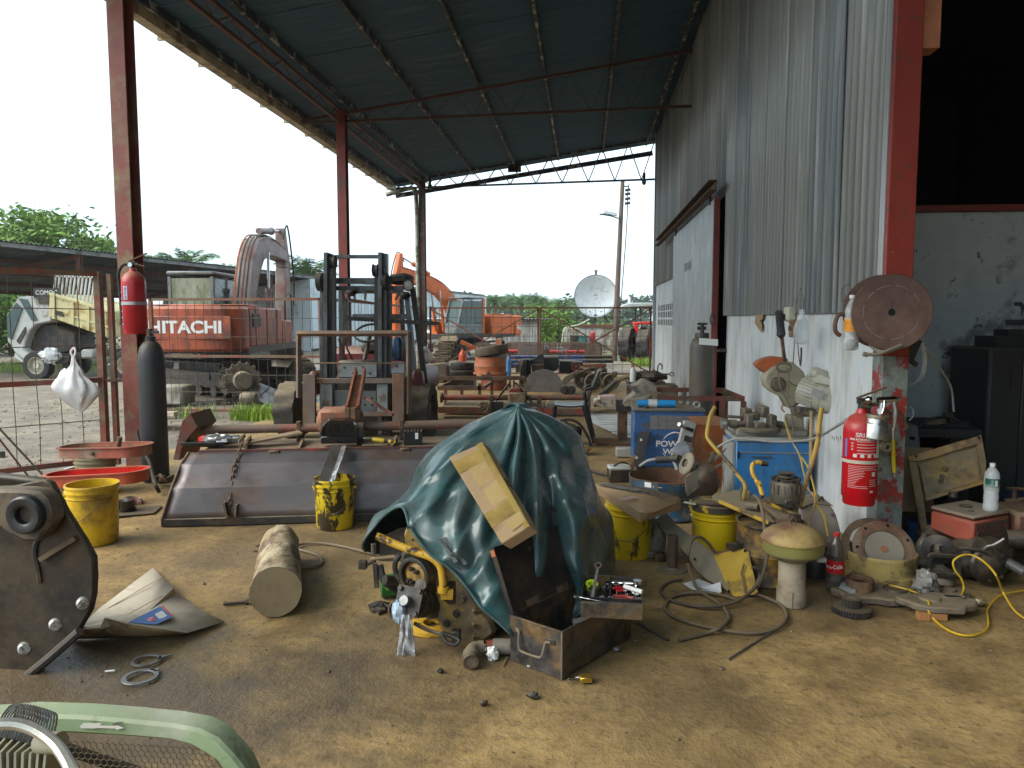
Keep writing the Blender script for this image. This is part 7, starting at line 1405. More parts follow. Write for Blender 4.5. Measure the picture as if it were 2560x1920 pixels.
for c_,d_ in(((bl/2,0,bh),(bl,.012,.006)),((0,bw/2,bh),(.012,bw,.006)),((bl/2,bw,bh),(bl,.012,.006))):part('rolled_rim',B().box(c_,d_),Mtb,tx_,bev=.002)
part('corner_edge',B().bar((-.001,-.001,0),(-.001,-.001,bh),.007),mt('bare steel edge',(.3,.28,.25),.35,metal=.8,two=(.1,.08,.06),amt=.45),tx_)
hp=[(-.006,bw*.86,bh*.74),(-.012,bw*.80,bh*.73),(-.016,bw*.78,bh*.68),(-.024,bw*.76,bh*.45),(-.026,bw*.70,bh*.36),(-.026,bw*.40,bh*.36),(-.024,bw*.31,bh*.42),(-.016,bw*.28,bh*.64),(-.012,bw*.26,bh*.70),(-.006,bw*.20,bh*.71)]
part('carry_handle',B().tube(smooth(hp,4),.0055,8),M_dusty,tx_);
for y in(.86,.2):part('handle_bracket',B().box((-.004,bw*y,bh*.73),(.006,.05,.022)),Mtb,tx_,bev=.002)
la_,ll=radians(23),bw+.015;lu=V(0,sin(la_),cos(la_));ln_=V(0,cos(la_),-sin(la_))
lm_=Matrix((V(1,0,0),ln_,lu)).transposed().to_4x4();lm_.translation=V(0,bw+.003,bh+.003)
li=part('lid',B().mat(lm_).box((bl/2,.0,ll/2),(bl+.006,.003,ll)),Mtl,tx_,bev=.001)
for c_,d_ in(((0,-.012,ll/2),(.003,.026,ll)),((bl,-.012,ll/2),(.003,.026,ll)),((bl/2,-.012,ll),(bl+.006,.026,.003))):part('lid_edge',B().mat(lm_).box(c_,d_),Mtl,li)
for x in(.3,.72):part('hinge',B().mat(lm_).box((bl*x,-.003,.012),(.09,.004,.03)),M_rust,li)
part('hasp',B().mat(lm_).box((bl*.5,.0,ll+.02),(.05,.004,.05)),M_dk,li);part('lid_rivet',B().mat(lm_).cyl((bl*.45,-.002,ll*.8),(bl*.45,-.012,ll*.8),.008,10),M_dk,li);part('rust_tab',B().mat(lm_).box((-.003,-.012,ll*.92),(.004,.024,.03)),mt('rust tab',(.4,.12,.05),.7),li)
ti_=thing('hammer_head','worn steel hammer head lying inside the toolbox','hammer',tuple(N_+ex*bl*.55+ey*bw*.3+V(0,0,.13)),20);part('head',B().cyl((-.06,0,0),(.06,0,.02),.02,12),M_steel,ti_);part('shaft',B().cyl((0,0,0),(-.16,-.05,-.04),.012,10),M_wood,ti_)
ZT=.272;c0,c1,c2,c3=gz('A8',1582,842,ZT),gz('A8',2010,864,ZT),gz('A8',2008,626,ZT),gz('A8',1640,602,ZT)
tex=(c1-c0).normalized();tey=V(-tex.y,tex.x,0);tw_=(c1-c0).length;td_=.36;th_=.068
tt=thing('tool_tray','black tray full of spanners and sockets set on the corner of the toolbox','tray',(c0.x,c0.y,ZT-th_),math.degrees(math.atan2(tex.y,tex.x)))
for c_,d_ in(((tw_/2,0,th_/2),(tw_,.003,th_)),((tw_/2,td_,th_/2),(tw_,.003,th_)),((0,td_/2,th_/2),(.003,td_,th_)),((tw_,td_/2,th_/2),(.003,td_,th_))):part('side_panel',B().box(c_,d_),Mtb,tt,bev=.001)
part('floor_panel',B().box((tw_/2,td_/2,.003),(tw_,td_,.003)),Mtl,tt);part('divider',B().box((tw_*.47,td_*.6,th_*.5),(.003,td_*.78,th_*.9)),Mtl,tt);part('divider',B().box((tw_/2,td_*.2,th_*.5),(tw_,.003,th_*.9)),Mtl,tt);part('front_ledge',B().box((tw_/2,td_*.03,th_-.003),(tw_,.02,.003)),Mtb,tt)
def tp3(u,v,z):return V(c0.x,c0.y,ZT-th_)+tex*(tw_*u)+tey*(td_*v)+V(0,0,z)
def spanner(lb,u,v,L,rz,rx,s_=1.0,z=.03,m=M_chrome):
 t=thing('spanner',lb,'spanner',tuple(tp3(u,v,z)),rz,rx,group='spanners in the tool tray');w_=.012*s_
 part('shaft',B().box((0,0,0),(w_,L,.006)),m,t,bev=.002);part('ring_end',B().mat(TR(0,L/2+.01*s_,0)).ring(circ(.014*s_,14),circ(.008*s_,14),.010,-.005),m,t);o=[(.016*s_*cos(a),.016*s_*sin(a))for a in np.linspace(-pi*1.35,pi*.35,12)];part('open_end',B().mat(TR(0,-L/2-.01*s_,0)).prism(o+[(.007*s_,.002),(.0,.004),(-.007*s_,.002)],.009,-.0045),m,t)
spanner('long spanner standing up out of the left side of the tool tray',.20,.5,.20,-12,38,1.3,.075,M_steel)
for i,(u,v,L,rz,rx)in enumerate(((.36,.55,.15,-16,14),(.30,.45,.13,30,4),(.66,.5,.14,-50,8),(.8,.62,.12,20,5),(.2,.12,.14,80,6))):spanner(['slim spanner lying along the divider of the tool tray','short spanner under the long one in the tray','bright spanner lying across the right half of the tray','small spanner by the red handles in the tray','spanner in the front slot of the tray'][i],u,v,L,rz,rx,.9,.04+.006*i)
for i,(u,v,r,h,rz,m)in enumerate(((.57,.72,.018,.05,0,M_chrome),(.64,.6,.014,.045,60,M_chrome),(.72,.42,.013,.04,20,M_steel),(.12,.35,.014,.04,80,M_chrome),(.27,.3,.016,.04,140,M_steel),(.4,.34,.013,.05,10,M_chrome),(.78,.34,.016,.04,100,M_steel),(.1,.62,.012,.04,40,M_steel),(.06,.1,.017,.04,70,M_chrome),(.33,.78,.015,.05,120,M_steel))):
 solo('socket',['tall bright socket standing in the right half of the tray','bright socket beside the tall one','dark socket near the middle of the tray','bright socket at the left edge of the tray','dull socket under the long spanner','bright socket against the tray divider','dull socket at the front right of the tray','small dull socket near the yellow tape','bright socket in the front slot of the tray','dull socket at the back of the left half'][i],'socket',B().mat(TR(0,0,0,0 if i==0 else 78,0,rz)).lathe([(0,0),(r*.8,0),(r*.8,h*.4),(r,h*.5),(r,h),(r*.65,h),(r*.65,h*.6),(0,h*.6)],14),m,tuple(tp3(u,v,.016+(.0 if i==0 else .012))),group='sockets in the tool tray')
def pliers(lb,u,v,rz,m):
 t=thing('pliers',lb,'pliers',tuple(tp3(u,v,.045)),rz,-6,group='pliers in the tool tray')
 for s_ in(-1,1):part('handle',B().tube(smooth([(s_*.004,-.01,0),(s_*.02,-.04,0),(s_*.018,-.10,0)],4),.007,7),m,t);part('jaw',B().bar((s_*.006,0,0),(s_*.003,.045,0),.01,.01),M_steel,t)
pliers('red handled pliers at the right end of the tool tray',.86,.72,-60,flat('plier red',(.5,.02,.03),.4));pliers('dull red pliers at the front right corner of the tray',.9,.36,-80,flat('plier dull red',(.33,.06,.05),.5))
solo('chrome_ratchet','bright ratchet handle lying over the right half of the tray','ratchet',B().cyl((-.06,0,0),(.06,.0,.012),.009,10).cyl((.06,0,.004),(.06,0,.03),.02,14),M_chrome,tuple(tp3(.72,.78,.055)),rz=-20);solo('white_tube','white tube lying over the red pliers in the tray','tube',B().cyl((-.045,0,0),(.045,-.0,-.01),.011,12),M_white,tuple(tp3(.86,.55,.07)),rz=-28)
solo('tape_roll','neon yellow tape roll at the back left of the tool tray','tape roll',B().ring(circ(.03,20),circ(.018,20),.025),flat('neon yellow',(.55,.75,.02),.5),tuple(tp3(.14,.80,.03)),rx=20);solo('drive_bar','dark drive bar lying at the left of the tray','bar',B().cyl((-.07,0,0),(.07,0,.006),.008,10),M_dk,tuple(tp3(.2,.62,.03)),rz=70)
rr=random.Random(4)
for i in range(14):u_,v_=rr.uniform(.06,.94),rr.uniform(.26,.9);solo('bolt','loose bolt among the tools in the tray','bolt',B().cyl((-.02,0,0),(.018,0,.003),.006,8).cyl((.018,0,.003),(.026,0,.004),.011,6),rr.choice([M_dk,M_steel,M_chrome]),tuple(tp3(u_,v_,.013)),rz=rr.uniform(0,360),group='loose bolts in the tool tray')
q=gz('A8',1615,1392);t=thing('padlock','brass padlock with open shackle on the floor before the toolbox','padlock',(q.x,q.y,.013),12);part('body',B().box((0,0,0),(.05,.042,.024)),mt('brass',(.50,.33,.06),.3,metal=.8),t,bev=.003);part('shackle',B().tube(smooth([(-.022,.012,0),(-.055,.014,0),(-.075,.004,0),(-.072,-.010,0),(-.05,-.013,0)],4),.004,7),M_chrome,t)
# ==== welders, trolley and tall cylinder along the wall
Mwb=mt('welder blue',(.035,.115,.30),.4,var=.12,two=(.03,.07,.15),amt=.36,sc2=4,dust=.6,three=(.10,.09,.07),amt3=.26,sc3=9)
Y=7.45;a,c=at('A4',362,1360,Y),at('A4',972,1360,Y);wt=at('A4',600,1345,Y).z;we=thing('welding_machine','blue welding machine with louvres and white lettering against the white wall','welding machine',(a.x,Y,0));WW,WH,WD=c.x-a.x,wt,.42
part('cabinet',B().box((WW/2,WD/2,WH/2+.03),(WW,WD,WH-.06)),Mwb,we,bev=.006);part('top_plate',B().box((WW/2,WD/2,WH+.012),(WW+.02,WD+.03,.03)),mt('dusty top plate',(.09,.10,.11),.5,dust=1.0),we,bev=.006)
for x in(.08,WW-.08):part('foot',B().box((x,WD/2,.025),(.08,WD-.04,.05)),M_dk,we)
sl_b=B().box((0,0,0),(.075,.008,.007)).mesh('louvre');sl_b.materials.append(mt('louvre grey',(.30,.28,.24),.6));x5=[at('A4',x,1440,Y).x-a.x for x in(537,610,682,752,828)]
pl('louvre',sl_b,None,we,[V(x,-.004,at('A4',600,1383+11*k,Y).z)for x in x5 for k in range(11)])
q=at('A6',690,330,Y);lm4=MT((q.x-a.x,-.003,q.z))@MR(pi/2,4,'X');text('POWER',.082,M_white,we,lm4@MT((0,.02,0)),sx=1.1,bold=.002);text('WELD',.075,M_white,we,lm4@MT((.03,-.055,0)),sx=1.1,bold=.002)
q2=at('A6',720,340,Y);sw=[(q2.x-a.x+.135*cos(t),-.002,q2.z+.145*sin(t))for t in np.linspace(.5,2.6,16)];part('logo_arc',B().tube(sw,[.002+.006*sin(pi*i/15)for i in range(16)],4),M_white,we);sw=[(q2.x-a.x+.135*cos(t),-.002,q2.z+.12*sin(t))for t in np.linspace(3.6,5.6,14)];part('logo_arc',B().tube(sw,[.002+.005*sin(pi*i/13)for i in range(14)],4),M_white,we)
part('corner_screw',B().bolts([(at('A4',x,y,Y).x-a.x,0,at('A4',x,y,Y).z)for x,y in((425,1375),(940,1385),(520,1375))],(0,-1,0),.009,.008,8),M_chrome,we,kind='stuff')
P=[at('A6',x,y,Y-.12+.1*(y<300))for x,y in((415,200),(502,205),(432,503),(345,490))];bp_=thing('slotted_plate','black slotted panel leaning on the front of the blue welder','panel',(P[3].x,P[3].y,0));part('plate',wb(bp_).add(P+[p+V(.0,.012,0)for p in P],[(0,1,2,3)[::-1],(4,5,6,7),(0,1,5,4),(1,2,6,5),(2,3,7,6),(3,0,4,7)]),mt('black panel',(.022,.024,.028),.45,dust=.4),bp_)
for x,y in((424,275),(385,430)):part('white_tab',wb(bp_).box(at('A6',x,y,Y-.14),(.02,.006,.022)),M_white,bp_)
ax_,cx_=at('A4',395,1272,Y+.1),at('A4',725,1277,Y+.1);rl=thing('blue_roll','bright blue roll bound with white tape lying on the blue welder','roll',(ax_.x,Y+.12,WH+.03));rad=.036
part('roll',B().cyl((0,0,rad),(cx_.x-ax_.x,0,rad),rad,18),mt('bright blue film',(.02,.28,.62),.35,var=.15),rl);part('tape',B().cyl((.105,0,rad),(.19,0,rad),rad+.006,18),M_wht,rl)
b=B();[b.tube([(.025*cos(t)+.004*k,.025*sin(t),.006+.005*k)for t in np.linspace(0,2*pi,14,endpoint=False)],.003,5,True)for k in range(4)];q=at('A4',467,1305,Y);solo('wire_coil','small wire coil on the front edge of the blue welder','wire coil',b,M_wire,(q.x,Y+.03,WH+.027));q=at('A4',904,1272,Y+.1);solo('eye_ring','pale steel eye ring standing on the blue welder','ring',B().tube([(.028*cos(t),0,.034+.028*sin(t))for t in np.linspace(0,2*pi,18,endpoint=False)],.009,8,True),M_alu,(q.x,Y+.1,WH+.026))
Y=7.95;tf=thing('cylinder_trolley','red angle iron trolley frame behind the blue welder','trolley',(at('A4',900,1200,Y).x,Y,0));zt=at('A4',700,1255,7.7).z;zt2=at('A4',700,1180,8.3).z
xl,xr=at('A4',560,1255,7.8).x,at('A4',1310,1255,7.8).x;xm=at('A4',1100,1250,7.8).x
for p,q in(((xl,7.75,zt),(xr,7.75,zt)),((xl+.05,8.35,zt2),(xr-.1,8.35,zt2)),((xr,7.75,zt),(xr-.1,8.35,zt2)),((xr-.03,7.75,0),(xr-.03,7.75,zt)),((xl,7.75,0),(xl,7.75,zt)),((xr-.1,8.35,0),(xr-.1,8.35,zt2)),((xm,7.75,0),(xm,7.75,zt)),((xr,7.75,zt*.35),(xl,7.75,zt*.35)),((xl,7.75,zt),(xl+.05,8.35,zt2))):part('frame_bar',wb(tf).angle(V(*p),V(*q),.05,.008),M_redrust,tf)
q=at('A4',940,1200,8.05);gt=at('A4',945,595,8.05).z;gr_=100*.28933*8.05/1900;gc_=thing('gas_cylinder','tall rusty grey gas cylinder standing in the red trolley by the sliding door','gas cylinder',(q.x,8.05,.02),group='gas cylinders');zz_=lambda y:at('A4',945,y,8.05).z
part('bottle',B().lathe([(0,0),(gr_*.95,0),(gr_,.02),(gr_,zz_(815)),(gr_*.95,zz_(775)),(gr_*.78,zz_(735)),(gr_*.6,zz_(725)),(0,zz_(725))],32),mt('old grey bottle',(.085,.085,.08),.5,var=.2,two=(.13,.08,.035),amt=.5,sc2=4,edge=.12,str_=(1,1,.5),dust=.3),gc_)
part('collar',B().lathe([(gr_*.6,zz_(735)),(gr_*.6,zz_(690)),(gr_*.55,zz_(680)),(0,zz_(680))],24),M_dk,gc_);part('valve',B().cyl((0,0,zz_(690)),(0,0,zz_(605)),.022,10).cyl((-.05,0,zz_(640)),(.04,0,zz_(640)),.018,8).box((0,0,zz_(603)),(.1,.03,.025)),M_dk,gc_);part('paper_tag',B().box((.05,-gr_*.88,zz_(757)),(.19,.008,.07),0,-22,4),M_white,gc_)
Y=6.75;ow=thing('welding_machine','orange welding machine with a pale control panel between the blue machines','welding machine',(at('A6',1060,500,Y).x,Y,0));Mow=mt('orange welder paint',(.50,.115,.025),.5,var=.1,two=(.42,.16,.06),amt=.4,sc2=2,dust=.6,three=(.1,.05,.03),amt3=.25,sc3=8)
part('body',poly3(wb(ow),'A6',[(905,135,6.75),(1270,165,6.95),(1275,300,6.95),(1192,400,6.9),(1190,690,6.9),(900,690,6.75),(838,520,6.72)],.38),Mow,ow,bev=.012);part('top_cover',poly3(wb(ow),'A6',[(855,106,6.9),(1115,101,7.0),(1280,150,7.0),(1270,170,6.95),(905,142,6.74)],.3),Mow,ow)
part('control_panel',poly3(wb(ow),'A6',[(800,112,6.70),(905,135,6.72),(832,396,6.70),(738,345,6.68)],.09),mt('pale control panel',(.42,.40,.36),.5,dust=.4),ow,bev=.004);part('carry_handle',wb(ow).cyl(at('A6',752,140,6.6),at('A6',805,165,6.66),.018,10),M_alu,ow);part('display',poly3(wb(ow),'A6',[(808,160,6.66),(878,182,6.68),(872,208,6.68),(802,186,6.66)],.03),M_blk,ow)
for x,y in((815,262),(848,272),(800,328),(826,338)):part('switch',wb(ow).box(at('A6',x,y,6.66),(.035,.02,.05),0,0,12),M_dk,ow)
part('plastic_cover',wb(ow).blob(at('A6',785,385,6.64),(.09,.05,.09),3,.3,12,8,2),mt('cloudy grey film',(.22,.23,.25),.3),ow)
part('red_print',poly3(wb(ow),'A6',[(1140,384,6.88),(1192,384,6.88),(1192,389,6.88),(1140,389,6.88)],.004),M_red,ow);text('TO',.06,mt('print maroon',(.25,.02,.02),.5),ow,MT(at('A6',1172,366,6.885)-ow.location)@MR(pi/2,4,'X'))
solo('pen','dark blue pen like rod lying on the ribbed sheet','rod',B().cyl((-.06,0,.02),(.06,0,.02),.012,10),flat('pen blue',(.02,.05,.2),.4),tuple(gz('A4',340,1555)))
Y=5.9;q=at('A6',655,590,Y);R_=330*.28933*Y/1900;cd=thing('cut_drum','blue steel drum cut open at the top, rusty inside','drum',(q.x,Y,0));zt=gz('A6',655,650).z if False else at('A6',655,655,Y-R_).z
part('shell',B().lathe([(R_,0),(R_,.0),(R_+.006,.012),(R_,.024),(R_,zt*.55),(R_+.008,zt*.58),(R_,zt*.61),(R_,zt)],44),mt('grimy blue drum',(.025,.085,.16),.45,var=.2,two=(.05,.06,.06),amt=.46,sc2=4,three=(.2,.14,.09),amt3=.3,sc3=7),cd);part('inner_wall',B().lathe([(R_-.004,zt),(R_-.006,.03),(0,.03)],44),mt('rusty drum inside',(.24,.11,.055),.8,two=(.14,.07,.04),amt=.5,sc2=4,dust=.4),cd);part('cut_rim',B().tube([(R_*cos(t)*.998,R_*sin(t)*.998,zt+.004*sin(5*t))for t in np.linspace(0,2*pi,44,endpoint=False)],.005,5,True),M_rust,cd)
part('print_mark',B().mat(MR(radians(-128),4,'Z')).lathe([(R_+.002,zt*.86),(R_+.002,zt*.99)],6,None,-.05,.14),M_white,cd);part('print_ring',B().mat(MR(radians(-112),4,'Z')).lathe([(R_+.002,zt*.88),(R_+.002,zt*.9)],6,None,-.1,.14),M_white,cd)
for k in range(7):part('print_fleck',B().mat(MR(radians(-88+4.2*k),4,'Z')).lathe([(R_+.002,zt*.93),(R_+.002,zt*(.965+.01*(k%3)))],3,None,-.02,.02),M_alu,cd)
part('drip_bracket',B().bar((-.12,-R_-.012,zt+.01),(-.115,-R_-.014,zt-.11),.03,.012),M_dusty,cd)
fn=thing('cooling_fan','dusty engine fan with a flanged hub lying across the cut blue drum','fan',tuple(at('C2',1300,380,5.55)));fo=fn.location.copy();Mfn=mt('dusty fan paint',(.25,.225,.165),.65,two=(.16,.13,.09),amt=.4,dust=.6)
h0,h1=at('C2',1080,270,5.55),at('C2',1380,400,5.6);hx=(h1-h0).normalized();part('hub_flange',wb(fn).mat(MT(-fo)@frame(h0,-hx)).lathe([(.03,.02),(.03,.012),(.082,.008),(.088,.0),(.082,-.012),(.045,-.014)],30),Mfn,fn);part('hub_tube',wb(fn).cyl(h0,h1+hx*.04,.043,24,.06),Mfn,fn);part('hub_hole',wb(fn).cyl(at('C2',1180,262,5.50),at('C2',1182,262,5.497),.008,10),M_black,fn)
for pts,th_ in(([(1050,560,5.45),(1090,480,5.46),(1290,350,5.5),(1285,470,5.5),(1305,680,5.48),(1090,845,5.42),(1060,740,5.43)],.012),([(1380,430,5.55),(1420,330,5.56),(1500,90,5.62),(1560,60,5.64),(1530,200,5.62),(1450,420,5.56)],.014),([(1500,250,5.58),(1640,90,5.64),(1780,0,5.68),(1700,120,5.66),(1530,270,5.6)],.02),([(1440,420,5.5),(1560,60,5.56),(1600,110,5.58),(1490,330,5.53)],.02),([(1500,360,5.6),(1690,250,5.66),(1725,250,5.67),(1690,300,5.66),(1520,390,5.6)],.012)):part('fan_blade',poly3(wb(fn),'C2',pts,th_,(.3,1,.2)),Mfn,fn,bev=.002)
part('spider',wb(fn).blob(at('C2',1400,560,5.52),(.10,.05,.13),6,.3,16,10,2),M_dk,fn);
P=smooth([at('C2',280,310,5.9),at('C2',340,265,5.85),at('C2',430,215,5.8),at('C2',570,190,5.78)],5);wc_=thing('cable_plug','grey welding cable with a black plug across the cut drum','cable',tuple(P[0]));part('cable',wb(wc_).tube(P,.012,8),M_grey,wc_);part('plug',wb(wc_).cyl(at('C2',565,205,5.78),at('C2',840,190,5.72),.026,16),M_blk,wc_);part('socket_end',wb(wc_).cyl(at('C2',835,190,5.72),at('C2',960,190,5.66),.03,16),M_dk,wc_);solo('grey_cable','grey cable curving down into the cut blue drum','cable',B().tube(smooth([at('C2',840,100,5.75),at('C2',850,200,5.7),at('C2',890,290,5.68),at('C2',920,380,5.66)],5),.013,8),M_grey)
t=thing('battery','small white and grey battery with a clamp on the floor by the blue drum','battery',tuple(gz('A6',235,645)));part('case',B().box((0,.08,.06),(.2,.15,.12),8),M_dk,t,bev=.01);part('lid',B().box((0,.08,.13),(.2,.15,.03),8),M_wht,t,bev=.008);part('clamp',B().tube(smooth([(-.05,.02,.15),(.02,.06,.18),(.08,.1,.16)],4),.009,6),M_dk,t)
P=gz('C1',780,190);solo('cardboard_piece','brown cardboard strip standing against the blue drum','cardboard',B().hexa([P+V(-.02,.2,0),P+V(.07,.25,0),P+V(.07,.256,0),P+V(-.02,.206,0),P+V(.05,.28,.2),P+V(.11,.3,.22),P+V(.11,.306,.22),P+V(.05,.286,.2)]),M_card)
P=smooth([gz('A6',-20,540,.015),gz('A6',60,565,.015),gz('A6',130,580,.015),gz('A6',180,590,.02)],4);solo('black_cable','black cable running to the small battery','cable',B().tube(P,.012,6),M_blk)
# ==== flat carton on a grimy bucket, yellow lidded bucket
q=at('A6',325,1290,4.72);bucket('grimy yellow bucket under the flat brown carton',(q.x,4.80,0),.150,.36,Mbd,rz=-15)
ct=thing('flat_carton','flat brown carton with dark marker letters lying on a grimy yellow bucket','carton',tuple(gz('C1',1090,900,.40)));co_=ct.location.copy();zA,zB=.455,.395
T4=[gz('C1',50,205,.43),gz('C1',1110,850,zB+.005),gz('C1',2040,545,zB+.02),gz('C1',270,145,.435)];q5=[gz('C1',50,205,.43),gz('C1',1110,840,.405),gz('C1',1320,850,.392),gz('C1',1420,840,.392),gz('C1',2040,590,.40),gz('C1',2040,530,.415),gz('C1',1940,450,.425),gz('C1',1000,240,.435),gz('C1',380,150,.435),gz('C1',270,145,.435)]
part('top',wb(ct).add([sum(q5,V(0,0,0))/10+V(0,0,.004)]+q5,[(0,1+i,1+(i+1)%10)for i in range(10)]),M_card,ct,sm=50,solid=.004)
dn4=[gz('C1',200,540,.372),gz('C1',1090,1040,.35),gz('C1',2035,600,.375)];part('front_side',wb(ct).add([q5[0]-V(0,0,.045),q5[1]-V(0,0,.055),q5[1],q5[0]],[(0,1,2,3)]),M_card,ct,sm=0,solid=.004);part('right_side',wb(ct).add([q5[1]-V(0,0,.055),q5[4]-V(0,0,.045),q5[4]-V(0,0,.004),q5[2]-V(0,0,.004),q5[1]],[(0,1,2,3,4)]),mt('carton side',(.30,.20,.105),.8,var=.08),ct,sm=0,solid=.004);part('bottom',wb(ct).add([q5[0]-V(0,0,.046),q5[1]-V(0,0,.056),q5[4]-V(0,0,.046),q5[8]-V(0,0,.046)],[(0,1,2,3)]),M_card,ct,sm=0)
def ctp(x,y,dz):return gz('C1',x,y,.428+dz)
part('dark_stripe',wb(ct).add([ctp(110,205,.011),ctp(1020,355,.010),ctp(1180,315,.012),ctp(260,160,.014)],[(0,1,2,3)]),mt('faded grey print',(.17,.155,.13),.8),ct,sm=0);part('label_patch',wb(ct).add([ctp(650,535,.006),ctp(770,555,.005),ctp(1030,490,.007),ctp(900,455,.009)],[(0,1,2,3)]),flat('pinkish label',(.52,.38,.33),.7),ct,sm=0)
lx_,ly_=(ctp(1740,480,.0)-ctp(1180,350,0)).normalized(),None;lz_=V(0,0,1);ly_=lz_.cross(lx_);mm=Matrix((lx_,ly_,lz_)).transposed().to_4x4();mm.translation=ctp(1450,430,.003)-co_;text('RDSG',.085,flat('marker ink',(.06,.05,.055),.7),ct,mm,sx=.85)
q=at('A6',1080,1300,4.72);by=bucket('bright yellow bucket with a grimy lid and a knife on top',(q.x,4.80,0),.153,.345,mt('bright yellow bucket',(.62,.43,.008),.35,var=.08,two=(.22,.14,.03),amt=.34,sc2=5,bump=.02),lid=Mlid,hand=False)
kn=thing('putty_knife','brown handled scraper lying on the lid of the bright yellow bucket','scraper',(q.x-.04,4.70,.362),-4);part('blade',B().box((-.13,.01,0),(.09,.03,.004),-38),mt('pale blade',(.5,.5,.38),.5),kn);part('handle',B().box((0,0,.004),(.2,.035,.02)),mt('old brown handle',(.08,.05,.035),.6,dust=.3),kn,bev=.004)
# ==== rusty drum carrying the yellow frame, alternator and bent pipes
q=at('A6',1590,1640,4.25);rd=thing('oil_drum','small rusty yellow black drum carrying the yellow bracket frame','drum',(q.x,4.42,0));zr=.345;part('shell',B().lathe([(0,.0),(.185,.0),(.19,.01),(.185,.02),(.185,.16),(.19,.17),(.185,.18),(.185,zr-.02),(.195,zr-.01),(.195,zr),(.182,zr),(.18,zr-.02),(0,zr-.02)],40),mt('rusty yellow drum',(.05,.035,.025),.6,var=.3,two=(.32,.17,.02),amt=.4,sc2=9,edge=.08,dust=.4),rd)
yf=thing('yellow_bracket_frame','yellow steel bracket frame with bent tube legs lying over the rusty drum','bracket frame',(q.x,4.45,zr));fo=yf.location.copy();Myf=mt('dusty yellow bracket',(.50,.31,.03),.5,var=.15,two=(.10,.065,.04),amt=.40,sc2=9,dust=.9,dcol=(.22,.18,.12))
part('base_plate',poly3(wb(yf),'A6',[(1040,755,4.75),(1250,705,4.85),(1420,770,4.7),(1750,900,4.4),(1770,960,4.35),(1540,990,4.3),(1100,800,4.65)],.02,(0,.3,-1)),mt('dust caked plate',(.20,.165,.11),.85,var=.2,dust=.8),yf);part('front_edge',poly3(wb(yf),'A6',[(1100,790,4.64),(1530,975,4.28),(1520,1010,4.28),(1095,825,4.64)],.012),Myf,yf,bev=.002)
part('upper_plate',poly3(wb(yf),'A6',[(1490,770,4.5),(1560,760,4.55),(1790,850,4.45),(1770,905,4.35),(1740,905,4.33),(1480,790,4.45)],.02,(0,.3,-1)),Myf,yf);part('lower_plate',poly3(wb(yf),'A6',[(1470,850,4.45),(1690,950,4.3),(1640,1000,4.28),(1600,975,4.28)],.02,(0,.3,-1)),M_rust,yf)
for nm,pts,r in(('tube_leg',[(1062,-10,4.95),(1030,50,4.93),(1010,130,4.9),(995,235,4.87),(1020,290,4.85),(1100,385,4.8),(1190,490,4.75),(1280,600,4.7),(1325,680,4.67),(1310,790,4.65)],.0135),('tube_leg',[(1985,0,4.7),(1965,120,4.68),(1950,280,4.65),(1905,460,4.6),(1850,640,4.52),(1795,850,4.42)],.0145),('curved_pipe',[(1480,478,4.62),(1430,468,4.62),(1388,492,4.62),(1385,550,4.6),(1415,620,4.58),(1450,680,4.55),(1475,770,4.5)],.0135)):
 part(nm,wb(yf).tube(smooth([at('A6',*p)for p in pts],5),r,10),Myp if nm=='curved_pipe' else Myf,yf)
part('black_nut',wb(yf).cyl(at('A6',1462,476,4.62),at('A6',1520,484,4.62),.017,8),M_blk,yf);part('pipe_joint',wb(yf).blob(at('A6',1442,655,4.56),.02,2,.2,10,7),Myp,yf);part('dusty_roller',wb(yf).cyl(at('A6',1335,845,4.5),at('A6',1440,860,4.45),.022,14),M_dusty,yf);part('hinge_ear',poly3(wb(yf),'A6',[(1340,790,4.6),(1345,720,4.6),(1375,715,4.6),(1382,770,4.6)],.02),M_dusty,yf,bev=.005);part('angle_strip',poly3(wb(yf),'A6',[(1285,680,4.62),(1300,690,4.62),(1295,800,4.6),(1280,790,4.6)],.02),M_dusty,yf)
an=thing('alternator','dirty alternator with a black pulley standing on the yellow frame','alternator',tuple(at('A6',1670,815,4.42)));ra=122*.28933*4.42/1900;hz_=1/1900*4.42*.28933
part('body',B().lathe([(0,0),(ra*.9,.0),(ra,.012),(ra*1.02,.06),(ra*.98,.125),(ra*.7,.135),(0,.135)],30),mt('dirty alternator body',(.12,.105,.08),.5,metal=.3,two=(.2,.18,.14),amt=.42,sc2=12,dust=.4,bump=.3),an);b=B()
pl('vent_rib',B().box((0,0,0),(.012,.012,.05)),M_dusty,an,[MR(2*pi*k/16,4,'Z')@MT((ra*1.0,0,.085))for k in range(16)]);pl('cooling_lug',B().box((0,0,0),(.016,.026,.016)),M_dk,an,[MR(2*pi*k/10,4,'Z')@MT((ra*.9,0,.138))for k in range(10)]);part('pulley',B().lathe([(0,.135),(.03,.135),(.045,.148),(.03,.155),(.03,.16),(.045,.17),(.045,.175),(0,.175)],24),M_dk,an);part('foot',B().box((.0,-ra*.8,.01),(.05,.05,.05)),M_dk,an,bev=.006)
solo('rusty_wedge','rusty bent plate lying on the rim of the rusty drum','plate',B().box((0,0,0),(.12,.06,.01),15,10).box((.04,.01,.025),(.05,.05,.04),15),M_rust,tuple(at('A6',1690,985,4.26)))
